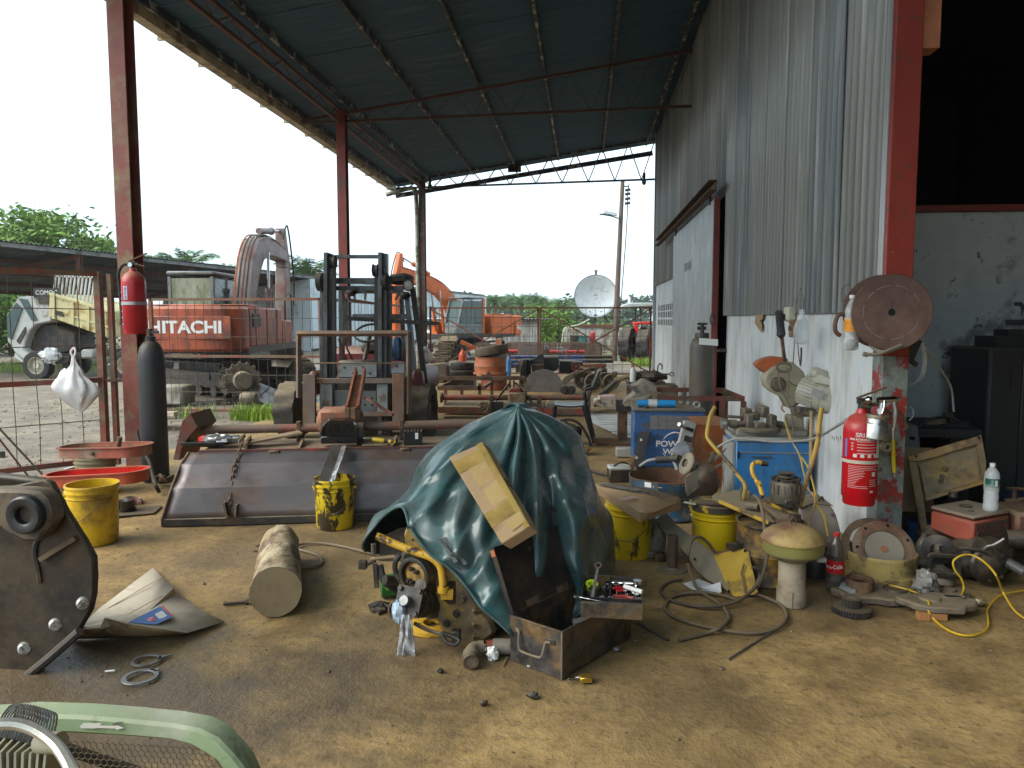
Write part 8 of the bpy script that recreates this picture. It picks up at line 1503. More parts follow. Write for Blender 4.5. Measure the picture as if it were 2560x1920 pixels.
# ==== grey yellow fender, stand pipe, rag, rings, paper, hoses
fd=thing('fender_panel','long dented fender panel, grey above and yellow at its lower end','fender',tuple(gz('A6',1240,1625)));Mfg=mt('dusty grey fender',(.25,.225,.175),.6,var=.15,two=(.32,.25,.12),amt=.38,sc2=2.5,edge=.12,dust=.3);Mfy=mt('scuffed yellow fender',(.52,.34,.05),.45,var=.12,two=(.30,.20,.06),amt=.36,sc2=4,three=(.10,.06,.04),amt3=.28,sc3=6)
part('grey_sheet',poly3(wb(fd),'A6',[(1000,1485,4.30),(905,1405,4.36),(830,1280,4.45),(700,1150,4.6),(600,1050,4.72),(555,960,4.8),(640,900,4.9),(730,1010,4.8),(860,1110,4.65),(960,1185,4.52),(1040,1250,4.42),(1080,1340,4.3),(1200,1610,4.13),(1150,1565,4.18)],.012,(.2,1,-.2)),Mfg,fd);part('yellow_sheet',poly3(wb(fd),'A6',[(1040,1250,4.415),(1120,1245,4.39),(1220,1215,4.37),(1320,1170,4.36),(1345,1205,4.33),(1380,1370,4.22),(1435,1590,4.10),(1400,1612,4.10),(1240,1632,4.115),(1200,1608,4.13),(1080,1340,4.3)],.012,(.2,1,-.2)),Mfy,fd)
part('brown_edge',poly3(wb(fd),'A6',[(1042,1246,4.405),(1120,1240,4.38),(1220,1212,4.36),(1320,1166,4.35),(1328,1190,4.345),(1210,1255,4.35),(1110,1290,4.375),(1060,1290,4.39)],.006),M_rust,fd);part('rust_stain',poly3(wb(fd),'A6',[(1310,1340,4.23),(1322,1350,4.225),(1302,1430,4.19),(1325,1500,4.155),(1335,1600,4.10),(1315,1595,4.105),(1305,1510,4.15),(1283,1430,4.19)],.004),M_rust,fd)
for x,y in((1318,1228),(885,1300),(1180,1578)):part('bolt_hole',wb(fd).cyl(at('A6',x,y,4.32 if x>1200 else 4.40 if x<900 else 4.135)-V(0,.012,0),at('A6',x,y,4.32 if x>1200 else 4.40 if x<900 else 4.135)-V(0,.016,0),.008,10),M_black,fd)
part('clip_bracket',wb(fd).box(at('A6',1230,1190,4.34),(.09,.03,.03),12).bar(at('A6',1255,1140,4.34),at('A6',1250,1200,4.34),.012),M_dk,fd)
q=gz('A6',692,1405);sp_t=thing('stand_pipe','rusty upright pipe welded on a round foot plate','stand',tuple(q));part('foot_plate',B().lathe([(0,.012),(.085,.012),(.088,.008),(.088,0),(0,0)],30),M_dusty,sp_t);part('pipe',B().lathe([(.031,.012),(.031,.215),(.025,.215),(.025,.15),(0,.15)],22),mt('rusty brown pipe',(.15,.09,.06),.7,two=(.09,.05,.035),amt=.45,str_=(1,1,.4)),sp_t);part('weld_fillet',B().lathe([(.031,.024),(.04,.012)],22),M_dusty,sp_t)
q=gz('A6',590,1335);solo('pipe_ring','short rusty ring of pipe on the floor beside the stand pipe','ring',B().lathe([(.037,0),(.037,.05),(.031,.05),(.031,.0),(.037,0)],24),M_rust,(q.x,q.y+.04,0))
b=B();b.blob((0,0,.10),(.07,.06,.12),3,.45,18,12,3);q=gz('A6',540,1270);solo('grey_rag','dusty grey rag heap slumped against the grimy bucket','rag',b,mt('dusty rag',(.20,.175,.14),.95,var=.4,sc=14,bump=.7,bsc=60),tuple(q),sm=25);b=B();b.blob((0,0,.02),(.10,.05,.03),5,.6,18,10,3);q=gz('A6',420,1285);solo('grey_rag','flattened tail of the grey rag by the bucket foot','rag',b,MC['dusty rag'],tuple(q),sm=25)
pp=[gz('C5',375,325,.012),gz('C5',590,262,.02),gz('C5',840,365,.012),gz('C5',890,305,.05),gz('C5',905,440,.014),gz('C5',880,460,.01),gz('C5',620,430,.008),gz('C5',490,405,.006)];pc_=sum(pp,V(0,0,0))/8+V(0,0,.004);ppr=thing('paper_sheet','creased white paper with faint writing on the floor under the hoses','paper',(pc_.x,pc_.y,0));part('sheet',wb(ppr).add([pc_]+pp,[(0,1+(i+1)%8,1+i)for i in range(8)]),mt('white paper',(.70,.70,.71),.7,var=.04,bump=0),ppr,sm=0,solid=.001)
for k in range(4):part('writing',wb(ppr).bar(gz('C5',470+30*k,345+14*k,.020),gz('C5',640+40*k,395+9*k,.020),.0015,.001),flat('writing grey',(.35,.35,.4),.8),ppr)
Mh1=mt('brown rubber hose',(.10,.075,.05),.6,var=.2,dust=.7,dcol=(.24,.18,.10));Mh2=mt('dark rubber hose',(.055,.042,.034),.6,var=.2,dust=.5)
G5=lambda*p:[gz('C5',x,y,z)for x,y,z in p]
solo('rubber_hose','light brown rubber hose making the widest loop on the floor','hose',B().tube(smooth([at('A6',1400,755,4.35),at('A6',1445,800,4.3),at('A6',1478,920,4.22),at('A6',1492,1080,4.15),at('A6',1512,1290,4.05)]+G5((1440,310,.10),(1385,380,.05),(1330,455,.012))+G5((1420,482,.011),(1560,540,.011),(1720,620,.011),(1800,740,.011),(1780,850,.011),(1640,960,.011),(1400,1012,.011),(1150,1005,.011),(850,960,.011),(500,880,.011),(250,790,.011),(130,690,.011),(130,610,.011),(210,520,.012),(400,465,.013),(650,450,.02),(900,485,.013),(1150,565,.010)),5),.0095,8),Mh1)
solo('rubber_hose','brown rubber hose arching over the fender and ending at the front','hose',B().tube(smooth([at('A6',1065,1255,4.36),at('A6',1000,1165,4.34),at('A6',920,1112,4.32),at('A6',858,1150,4.28),at('A6',830,1270,4.22)]+G5((440,30,.12),(480,200,.08),(560,370,.04),(680,480,.015),(820,570,.011),(930,660,.011),(1000,770,.011),(990,840,.011),(880,945,.03),(700,1010,.012),(500,1065,.011),(310,1110,.011)),5),.0095,8),Mh1)
solo('rubber_hose','dark rubber hose making the small loop behind the paper','hose',B().tube(smooth(G5((355,270,.011),(200,300,.011),(90,370,.011),(65,440,.011),(150,530,.011),(350,600,.011),(600,640,.02),(850,640,.02),(1100,580,.03),(1280,465,.05),(1390,340,.08),(1435,200,.13),(1400,125,.16),(1330,105,.17)),5),.0095,8),Mh2)
a_,c_=gz('C5',1000,1372,.006),gz('C5',1590,1000,.006);solo('steel_rod','thin grey steel rod lying on the floor before the hose loops','rod',B().cyl(a_,c_,.0045,8),M_steel);solo('black_cable','thin black cable end lying on the floor by the toolbox','cable',B().tube(smooth(G5((-250,880,.006),(0,1020,.006),(90,1070,.006),(180,1105,.006)),4),.006,6),M_blk)
# ==== air pre-cleaner, bottle, rings, gear and castings
q=gz('A7',190,1322);pcn=thing('air_precleaner','mushroom shaped air pre-cleaner bowl on a short tan pipe','air cleaner',tuple(q+V(0,.07,0)));Mtan=mt('tan dusty pipe',(.34,.29,.21),.75,var=.15,two=(.24,.19,.13),amt=.42,sc2=4,dust=.3)
part('pipe',B().lathe([(0,0),(.074,0),(.076,.01),(.075,.085),(.070,.10),(.069,.24),(.066,.25)],36),Mtan,pcn,sm=50);part('seam',B().box((-.012,-.0755,.045),(.002,.003,.085)),M_dk,pcn);part('bowl',B().lathe([(.066,.235),(.085,.245),(.10,.262),(.14,.275),(.152,.29),(.153,.33)],40),mt('olive bowl',(.24,.225,.125),.55,var=.15,two=(.30,.26,.16),amt=.4,dust=.4),pcn);part('clear_band',B().lathe([(.153,.29),(.155,.30),(.155,.335),(.158,.345)],40),mt('olive band',(.23,.215,.07),.4,var=.12),pcn);part('dome',B().lathe([(.158,.345),(.164,.348),(.164,.356),(.158,.36),(.15,.378),(.12,.402),(.075,.42),(.045,.424),(0,.425)],44),mt('rusting yellow dome',(.42,.30,.10),.55,var=.15,two=(.20,.085,.04),amt=.56,sc2=5,edge=.1,dust=.35),pcn,sm=50);part('lifting_eye',B().tube([(.014*cos(t),0,.445+.022*sin(t))for t in np.linspace(0,2*pi,14,endpoint=False)],.004,6,True),M_rust,pcn);part('clip_foot',B().box((.13,-.03,.262),(.05,.08,.03)),M_grey,pcn,bev=.006)
Mpet=flat('clear bottle plastic',(.85,.9,.92),.08);Mpet.node_tree.nodes['Principled BSDF'].inputs['Alpha'].default_value=.28;Mcola=clear('brown tinted bottle',(.75,.68,.62),.08,1.33,.92)
q=gz('A7',495,1222);cb=thing('cola_bottle','cola bottle with red cap and red label, a little dark dregs inside','bottle',tuple(q+V(0,.045,0)))
part('body',B().lathe([(0,.004),(.03,.0),(.044,.012),(.050,.03),(.047,.055),(.045,.075),(.048,.10),(.047,.115),(.047,.185),(.049,.20),(.046,.225),(.036,.262),(.02,.295),(.014,.305),(.014,.318)],32),Mcola,cb,sm=60,solid=.0012);part('dregs',B().lathe([(0,.008),(.04,.012),(.046,.03),(.044,.05),(.042,.075),(0,.075)],24),clear('dark dregs',(.07,.035,.02),.1,1.33,.6),cb);part('label',B().lathe([(.0478,.115),(.0478,.188)],36),flat('label red print',(.55,.01,.015),.35),cb,sm=60);part('cap',B().cyl((0,0,.315),(0,0,.335),.0155,16),flat('cap red',(.5,.03,.02),.4),cb)
tx=text('Coca-Cola',.032,M_white,cb,MT((0,-.0484,.155))@MR(radians(-8),4,'Y')@MR(pi/2,4,'X'),sx=.85,bold=.0006);bend_text(tx,.0484,-.036)
q=gz('A7',880,1160);fh=thing('flywheel_ring','chipped cream yellow ring housing standing on the floor by the column foot','ring housing',(q.x,q.y+.17,0));RF=.195;part('wall',B().lathe([(RF-.008,.01),(RF-.008,.155),(RF,.155),(RF+.004,.14),(RF,.13),(RF-.002,.045),(RF+.006,.04),(RF+.006,.0),(RF-.008,0)],44),mt('chipped cream yellow',(.50,.37,.13),.5,var=.15,two=(.20,.14,.07),amt=.46,sc2=11,edge=.05,dust=.3),fh)
dm=MT((.0,-.015,.145))@MR(radians(58),4,'X');dk_=thing('friction_disc','rust brown friction disc leaning in the cream ring housing','disc',(q.x+.01,q.y+.15,.165),rx=56,ry=-5);RD=.172
part('plate',B().lathe([(0,.006),(RD*.66,.006),(RD*.68,.012),(RD*.97,.012),(RD,.008),(RD,-.006),(0,-.006)],44),mt('rust tan disc',(.22,.15,.095),.7,var=.12,two=(.17,.085,.05),amt=.4,sc2=5),dk_);part('face',B().lathe([(0,.009),(RD*.62,.009)],40),mt('grey tan face',(.25,.22,.17),.7,var=.1),dk_);part('ring_groove',B().lathe([(RD*.62,.010),(RD*.64,.014),(RD*.68,.014),(RD*.69,.012)],44),M_rust,dk_);part('hub_cap',B().cyl((0,0,.008),(0,0,.014),.02,18),mt('orange rust',(.28,.12,.06),.8),dk_)
pl('disc_hole',B().cyl((0,0,.011),(0,0,.0135),.009,12),M_black,dk_,[MR(2*pi*k/7+.3,4,'Z')@MT((RD*.86,0,0))for k in range(7)]);pl('spline_tooth',B().box((0,0,.012),(.012,.004,.006)),M_rust,dk_,[MR(2*pi*k/56,4,'Z')@MT((RD*.72,0,0))for k in range(56)])
r2=thing('clutch_ring','second rusty ring leaning behind the friction disc','ring',(q.x-.045,q.y+.175,.175),rx=58,ry=-8);part('ring',B().lathe([(RD*.75,-.01),(RD*.98,-.01),(RD*.98,.012),(RD*.75,.012),(RD*.75,-.01)],40),M_rust,r2)
def gear(b,r,n,h,z0,ri=0):
 o=[]
 for i in range(n):
  a=2*pi*i/n;w_=pi/n
  for da,rr_ in((-.95*w_,r*.93),(-.45*w_,r),(.35*w_,r),(.75*w_,r*.93)):o.append((rr_*cos(a+da),rr_*sin(a+da)))
 return b.prism(o,h,z0)
q=gz('A7',625,1375);gr=thing('gear','dark stepped steel gear lying flat on the floor beside the bottle','gear',(q.x,q.y+.06,0));part('large_gear',gear(B(),.098,44,.028,.0),M_dk,gr);part('web',B().lathe([(0,.03),(.075,.03),(.085,.028)],30),M_dk,gr);part('small_gear',gear(B(),.047,22,.045,.028),M_dk,gr);part('bore',B().cyl((0,0,.073),(0,0,.0745),.025,18),M_dusty,gr)
q=gz('A7',800,1290);bh=thing('bell_housing','ragged dusty bell housing casting with a rusty ring on it','casting',(q.x,q.y+.10,0))
def jag(r,n,s_,amp=.22):return[(r*(1+amp*noise.noise(V(cos(2*pi*i/n)*2.2,sin(2*pi*i/n)*2.2,s_)))*cos(2*pi*i/n)*1.25,r*(1+amp*noise.noise(V(cos(2*pi*i/n)*2.2,sin(2*pi*i/n)*2.2,s_)))*sin(2*pi*i/n)*.8)for i in range(n)]
part('casting',B().prism(jag(.165,26,2.2,.35),.045),M_dusty,bh,bev=.01);part('recess',B().at(.12,.01,0).lathe([(0,.047),(.055,.047),(.06,.055),(.065,.045)],20),M_dk,bh);solo('pipe_ring','wide rusty brown ring sitting on the bell housing casting','ring',B().lathe([(.066,0),(.072,.0),(.072,.06),(.066,.06),(.066,.0)],32).lathe([(.04,.035),(.066,.04)],24),mt('rust brown ring',(.23,.12,.06),.75,two=(.13,.075,.045),amt=.5),(q.x-.07,q.y+.10,.045))
solo('film_scrap','torn grey plastic film on the floor between bottle and castings','plastic film',B().blob((0,0,.03),(.06,.08,.045),9,.6,16,10,3),mt('grey film',(.30,.32,.33),.25,dust=.3),tuple(gz('A7',585,1230)),sm=15)
q=gz('A7',1235,1390);cp_=thing('cover_casting','flat dusty cover casting with an oval slot lying on two wooden blocks','casting',(q.x+.02,q.y+.07,.035));part('plate',B().prism(jag(.145,22,6.1,.28),.035),M_dusty,cp_,bev=.008);part('slot',B().at(.09,.045,.0365).prism(stadium(.09,.02,6),.002),M_black,cp_);part('slot_rim',B().at(.09,.045,.035).ring(stadium(.115,.031,6),stadium(.09,.02,6),.008),M_dusty,cp_);part('boss',B().at(-.04,.01,.03).lathe([(0,.016),(.045,.014),(.06,.0)],18),M_dusty,cp_)
for i,(x,w_)in enumerate(((1125,.05),(1222,.085))):p=gz('A7',x,1410);solo('wooden_block',['smaller orange wooden block under the cover casting','wider orange wooden block under the cover casting'][i],'block',B().box((0,0,.017),(w_,.05,.034)),mt('raw orange wood',(.36,.17,.06),.75),(p.x,p.y+.03,0))
q=gz('A7',1505,1300);solo('brass_fitting','small brass fitting with a shiny plug beside the cover casting','fitting',B().blob((0,0,.022),(.04,.025,.022),4,.35,14,9,3).cyl((-.05,0,.02),(-.02,0,.02),.013,10),mt('dirty brass',(.34,.27,.16),.45,metal=.5,two=(.15,.11,.07),amt=.45),tuple(q),sm=25)
for i,(x,y,z,r,rx,lb)in enumerate(((1235,1150,.02,.075,8,'lower grey round filter cap behind the cover casting'),(1245,1105,.055,.07,14,'upper grey filter cap stacked on the lower one'))):q=gz('A7',x,y);solo('filter_cap',lb,'filter cap',B().lathe([(0,.05),(r*.4,.048),(r*.85,.028),(r,.012),(r*1.05,.008),(r*1.05,0),(0,0)],28),mt('dusty grey cap',(.26,.235,.18),.7,dust=.4),(q.x,q.y+.03,z),rx=rx,ry=8)
solo('clear_bag','dusty clear plastic bag of parts slumped before the filter caps','plastic bag',B().blob((0,0,.06),(.065,.06,.08),12,.45,20,13,3),mt('dusty clear bag',(.25,.24,.22),.22,var=.3,bump=.25,bsc=25),tuple(gz('A7',1125,1225)),sm=25)
solo('valve_scrap','flat dark bracket lying behind the brass fitting','bracket',B().box((0,0,.015),(.12,.07,.03),20).cyl((-.03,0,.03),(-.03,0,.045),.03,14),M_dusty,tuple(gz('A7',1340,1235)))
q=gz('A7',438,905);solo('black_cup','black oil cup standing behind the cola bottle','cup',B().lathe([(0,.0),(.03,0),(.04,.10),(.043,.10),(.036,.005)],24),M_blk,(q.x,q.y+.25,.10));q=gz('A7',430,1180);solo('dark_canister','dark canister standing in shadow behind the cola bottle','canister',B().lathe([(0,0),(.085,0),(.085,.18),(.08,.19),(0,.19)],24),M_dk,(q.x+.0,q.y+.25,0))
# ==== gearbox, red engine cover, water bottle, panels at the right
q=gz('A7',1560,1205);gb=thing('gearbox','black greasy gearbox with flanges on the floor under the red cover','gearbox',(q.x,q.y+.2,0));Mgb=mt('black gearbox grease',(.022,.02,.018),.42,var=.4,two=(.07,.055,.04),amt=.40,sc2=6,dust=.4,bump=.3)
part('case',B().blob((.05,.02,.13),(.19,.13,.115),21,.25,24,16,1.8),Mgb,gb,sm=30);part('bell_mouth',B().mat(TR(-.2,-.06,.2,90,0,-25)).lathe([(.03,.0),(.075,.0),(.085,.02),(.085,.03),(.04,.04)],26),Mgb,gb);part('window_flange',B().mat(TR(-.2,-.13,.13,90,0,-12)).ring(rrect(.17,.13,.03,3),rrect(.12,.085,.02,3),.025),Mgb,gb,bev=.003);part('output_shaft',B().cyl((.16,-.1,.14),(.2,-.21,.12),.028,14),M_steel,gb)
part('round_cover',B().mat(TR(.05,-.115,.13,90,0,8)).lathe([(0,.035),(.05,.035),(.07,.02),(.1,.015),(.11,0)],26),Mgb,gb);part('shift_lever',B().tube(smooth([(.0,-.11,.18),(.02,-.14,.24),(.05,-.16,.26),(.09,-.18,.30)],4),.008,7),M_steel,gb);part('lever_arm',B().tube(smooth([(-.12,-.12,.22),(-.02,-.14,.22),(.05,-.14,.19)],4),.010,7),M_dk,gb);pl('bolt',B().cyl((0,0,0),(0,-.012,0),.009,6),M_dk,gb,[V(.05+.085*cos(t),-.132,.13+.085*sin(t))for t in np.arange(0,6.2,.785)])
part('side_lug',B().box((-.28,-.02,.10),(.1,.05,.05)).cyl((-.33,-.02,.10),(-.23,-.02,.10),.03,10),Mgb,gb,bev=.006);part('drive_end',B().cyl((.2,.0,.25),(.36,-.05,.27),.05,16),Mgb,gb)
Yc=4.62;c0,c1,c2=at('A7',1160,610,Yc+.12),at('A7',1470,690,Yc-.12),at('A7',1735,640,Yc+.02);zb_=at('A7',1470,875,Yc-.12).z;ec=thing('engine_cover','faded red louvred engine cover with a dusty top, water bottle standing on it','engine cover',(c1.x,c1.y,zb_));o_=ec.location.copy();c3=c0+(c2-c1);hz=c1.z-zb_;Mec=mt('faded red cover',(.38,.085,.05),.5,var=.12,two=(.25,.10,.07),amt=.40,sc2=4,three=(.28,.28,.27),amt3=.24,sc3=5,dust=.25)
dnv=V(0,0,-hz);B8=[c0+dnv*.8,c1+dnv,c2+dnv,c3+dnv,c0-V(0,0,.01),c1-V(0,0,.01),c2-V(0,0,.01),c3-V(0,0,.01)]
part('body',wb(ec).hexa(B8),Mec,ec,bev=.012);part('top_plate',wb(ec).hexa([c0,c1,c2,c3,c0+V(0,0,.022),c1+V(0,0,.022),c2+V(0,0,.022),c3+V(0,0,.022)]),mt('dust covered top',(.27,.17,.12),.8,dust=1.0,dcol=(.28,.24,.18)),ec,bev=.008)
gx=(c2-c1);gxn=gx.normalized();gn_=V(gxn.y,-gxn.x,0);lv=B().bar((-.008,0,-.018),(.008,0,.018),.005,.008).mesh('louvre');lv.materials.append(M_dk);mg=Matrix((gxn,-gn_,V(0,0,1))).transposed().to_4x4();pls=[]
for r in range(4):
 for k in range(13):m_=mg.copy();m_.translation=c1+gx*(.12+.76*k/12)+gn_*.003-V(0,0,.045+.042*r)-o_;pls.append(m_)
pl('louvre',lv,None,ec,pls);part('grille_panel',wb(ec).add([c1+gx*.06+gn_*.002-V(0,0,.02),c1+gx*.94+gn_*.002-V(0,0,.02),c1+gx*.94+gn_*.002-V(0,0,.2),c1+gx*.06+gn_*.002-V(0,0,.2)],[(0,3,2,1)]),mt('dark red grille',(.20,.05,.035),.6),ec,sm=0)
tz=c1.z+.022;ctr=(c0+c2)/2;part('filler_ring',wb(ec).lathe([(.022,0),(.036,0),(.036,.012),(.022,.012)],24,MT(V(ctr.x-.01,ctr.y+.03,tz)-Vector(o_)+Vector(o_))),M_dk,ec);part('small_knob',wb(ec).cyl(V(ctr.x-.03,ctr.y-.07,tz),V(ctr.x-.03,ctr.y-.07,tz+.008),.018,12),M_dusty,ec)
part('frame_under',wb(ec).box(V(ctr.x,ctr.y+.06,zb_*.5),(.45,.3,zb_-.02)),Mgb,ec,bev=.02);part('rear_extension',wb(ec).box(V(c2.x+.22,c2.y+.12,c2.z-.09),(.4,.3,.2)),mt('brown red extension',(.16,.07,.05),.7,dust=.8),ec,bev=.02);part('side_knob',wb(ec).mat(MT(V(c3.x-.08,c3.y-.0,tz+.03)-o_)).lathe([(0,.03),(.025,.025),(.03,.0),(0,-.03)],14),M_dk,ec)
wbq=at('A7',1610,612,Yc-.02);wbt=thing('water_bottle','clear water bottle with a white cap and green label on the red cover','bottle',(wbq.x,wbq.y+.03,tz+.001));part('body',B().lathe([(0,.004),(.028,.0),(.040,.010),(.041,.04),(.037,.06),(.040,.085),(.037,.11),(.040,.135),(.041,.155),(.040,.205),(.036,.232),(.02,.258),(.013,.265),(.013,.272)],32),Mpet,wbt,sm=60,solid=.0010);part('water',B().lathe([(0,.008),(.036,.012),(.037,.04),(.034,.06),(.037,.085),(.034,.11),(.036,.128),(0,.128)],28),Mpet,wbt,sm=60);part('label',B().lathe([(.0412,.15),(.0412,.20)],32,None,-pi*.95,pi*.25),flat('green label',(.01,.10,.075),.4),wbt,sm=60);part('barcode',B().lathe([(.0416,.158),(.0416,.192)],6,None,-pi*.52,-pi*.40),M_white,wbt);part('cap',B().cyl((0,0,.268),(0,0,.288),.015,18),flat('white cap',(.8,.8,.8),.35),wbt)
for k in range(4):part('label_print',B().lathe([(.0416,.160+.009*k),(.0416,.164+.009*k)],4,None,-pi*.68,-pi*.56),flat('pale print',(.35,.5,.45),.5),wbt)
q=gz('A7',1160,1050);ob_=thing('oil_bottle','dusty clear bottle of dark oil standing left of the gearbox','bottle',(q.x,q.y+.1,.0));part('body',B().lathe([(0,0),(.042,.0),(.046,.02),(.044,.06),(.047,.09),(.045,.13),(.03,.165),(.016,.18),(.016,.2),(0,.2)],24),mt('dusty bottle plastic',(.16,.15,.13),.18,var=.3,dust=.4),ob_);q=at('A7',1185,870,q.y+.16);solo('grey_cup','dented grey cup upside down behind the oil bottle','cup',B().lathe([(0,.09),(.03,.085),(.045,.06),(.052,0),(.048,0),(.04,.055),(0,.08)],22),M_dusty,(q.x,q.y,max(.15,q.z)),ry=-18);solo('rusty_stub','short rusty post stub between the oil bottle and the gearbox','stub',B().cyl((0,0,0),(0,0,.2),.03,14),M_dusty,(gz('A7',1245,1040).x,gz('A7',1245,1040).y+.15,0))
sp_=thing('access_panel','big rusty yellow access panel propped on edge behind the red cover','panel',tuple(at('A7',1110,830,5.05)));Mpan=mt('flaking yellow panel',(.26,.20,.11),.7,var=.25,two=(.15,.11,.07),amt=.46,sc2=4,edge=.1,three=(.45,.27,.06),amt3=.36,sc3=3)
part('sheet',poly3(wb(sp_),'A7',[(1000,232,5.1),(1525,78,5.0),(1558,270,4.95),(1555,420,4.92),(1130,528,5.0),(1085,300,5.06)],.012,(0,1,-.3)),Mpan,sp_);part('top_lip',poly3(wb(sp_),'A7',[(1000,232,5.07),(1525,78,4.97),(1530,112,4.96),(1500,145,4.96),(1290,205,5.0),(1230,228,5.01),(1080,265,5.04),(1010,262,5.06)],.03,(0,1,-.3)),mt('orange flaking lip',(.40,.24,.09),.65,two=(.2,.12,.06),amt=.45,sc2=6),sp_,bev=.004);part('side_leg',poly3(wb(sp_),'A7',[(1000,235,5.08),(1060,255,5.06),(1110,500,5.02),(1150,790,5.0),(1110,840,5.0),(1050,500,5.05)],.03),MC['flaking yellow panel'],sp_,bev=.004);part('right_lip',poly3(wb(sp_),'A7',[(1500,130,4.96),(1528,85,4.96),(1560,270,4.93),(1556,410,4.9),(1530,400,4.9)],.025),MC['flaking yellow panel'],sp_);part('lower_lip',poly3(wb(sp_),'A7',[(1130,528,4.99),(1540,405,4.9),(1550,425,4.9),(1135,550,4.99)],.03),MC['flaking yellow panel'],sp_)
for x,y in((1060,230),(1507,97)):part('corner_hole',wb(sp_).cyl(at('A7',x,y,4.955+.08*(x<1200)),at('A7',x,y,4.95+.08*(x<1200)),.008,10),M_black,sp_)
for x,y in((1270,320),(1245,375),(1237,410),(1215,480)):part('weld_nut',wb(sp_).box(at('A7',x,y,4.99),(.025,.015,.025),0,0,10),M_dusty,sp_,bev=.003)
ib=thing('workbench','low dark workbench under the inner wall, crowded with parts','workbench',(3.0,6.1,0));zq=at('A5',1500,1500,6.0).z;part('top',wb(ib).box((3.0,6.15,zq),(1.7,.7,.06)),Mdark,ib)
for x in(2.25,3.75):
 for y in(5.85,6.45):part('leg',wb(ib).box((x,y,(zq-.03)/2),(.07,.07,zq-.03)),Mdark,ib)
part('drawer_box',wb(ib).box((3.2,6.2,zq/2),(.9,.5,zq-.1)),M_dk,ib)
t=thing('meter_box','tilted grey box with a dark socket behind the red column','box',tuple(at('C4',150,1340,5.6)));part('case',poly3(wb(t),'C4',[(80,1215,5.6),(205,1222,5.7),(232,1455,5.7),(75,1440,5.6)],.15),mt('blue grey box',(.22,.24,.26),.5,dust=.3),t,bev=.006);part('socket',poly3(wb(t),'C4',[(125,1322,5.63),(178,1328,5.65),(180,1362,5.65),(128,1355,5.63)],.02),M_black,t)
t=thing('motor_tube','dark tube machine with a flat guard lying on the workbench','machine part',tuple(at('C4',560,1260,6.0)));part('tube',wb(t).cyl(at('C4',360,1290,6.0),at('C4',640,1255,6.0),.06,18),Mdark,t);part('guard',poly3(wb(t),'C4',[(540,1240,5.95),(735,1145,6.0),(730,1200,6.0),(650,1270,5.95)],.03),Mdark,t);part('wooden_core',wb(t).cyl(at('C4',240,1260,6.1),at('C4',520,1170,6.1),.045,14),M_wood,t);part('black_collar',wb(t).cyl(at('C4',470,1185,6.08),at('C4',530,1170,6.08),.065,16),M_blk,t);part('cable',wb(t).tube(smooth([at('C4',215,1240,5.9),at('C4',300,1170,5.95),at('C4',430,1140,6.0),at('C4',520,1150,6.0),at('C4',610,1190,6.0)],5),.012,7),M_blk,t)
cbx0=at('C4',850,1200,5.75);cbt=at('C4',900,490,5.75).z;cab=thing('dark_cabinet','tall dark steel machine cabinet with dusty teal panes at the right edge','cabinet',(cbx0.x,5.75,0));Mcab=mt('dark cabinet steel',(.018,.022,.024),.5,var=.25,dust=.2)
part('frame',B().box((.12,.3,cbt/2),(.24,.6,cbt)),Mcab,cab,bev=.02);part('frame',B().box((.62,.3,cbt/2),(.76,.56,cbt-.02)),Mcab,cab,bev=.01);part('top_box',B().box((.26,.3,cbt+.035),(.3,.3,.09)),Mcab,cab);part('top_collar',B().box((.31,.3,cbt+.1),(.18,.2,.06)),Mcab,cab);part('latch',B().box((.17,-.006,cbt*.82),(.04,.02,.13)),M_blk,cab)
for z0,z1 in((.60,.95),(.22,.56),(.02,.19)):part('pane',B().box((.62,.012,cbt*(z0+z1)/2),(.66,.02,cbt*(z1-z0))),mt('dusty teal pane',(.06,.085,.09),.35,var=.3,dust=.2),cab)
part('black_pipe',B().cyl((.5,.2,cbt+.25),(1.0,.2,cbt+.2),.035,12),M_blk,cab);part('torn_sticker',B().box((.36,-.003,cbt*.36),(.05,.004,.1),0,0,12),mt('torn sticker',(.4,.33,.24),.8),cab)
solo('blue_tray','dark blue crate in shadow at the far right','crate',B().box((0,0,.14),(.6,.4,.28)).box((0,-.21,.26),(.62,.03,.04)),flat('dark blue crate',(.015,.03,.09),.5),(3.15,5.45,0));q=at('A7',1760,560,5.1);solo('tap_parts','rusty tap with a yellow handle among parts at the right edge','tap',B().cyl((-.06,0,0),(.1,0,.02),.02,10).cyl((0,0,0),(0,0,.08),.015,10).box((0,0,.09),(.1,.02,.015)),M_rust,tuple(q));solo('cardboard_sheet','tan cardboard sheet standing behind the red column foot','cardboard',B().box((0,0,.22),(.35,.015,.44),0,-8),M_card,(at('A7',985,480,5.4).x,5.4,.18));solo('blue_can','blue can in the dark behind the column foot','can',B().lathe([(0,0),(.08,0),(.08,.14),(0,.14)],18),flat('can blue',(.02,.09,.25),.4),(at('A7',1075,850,5.3).x,5.3,0))
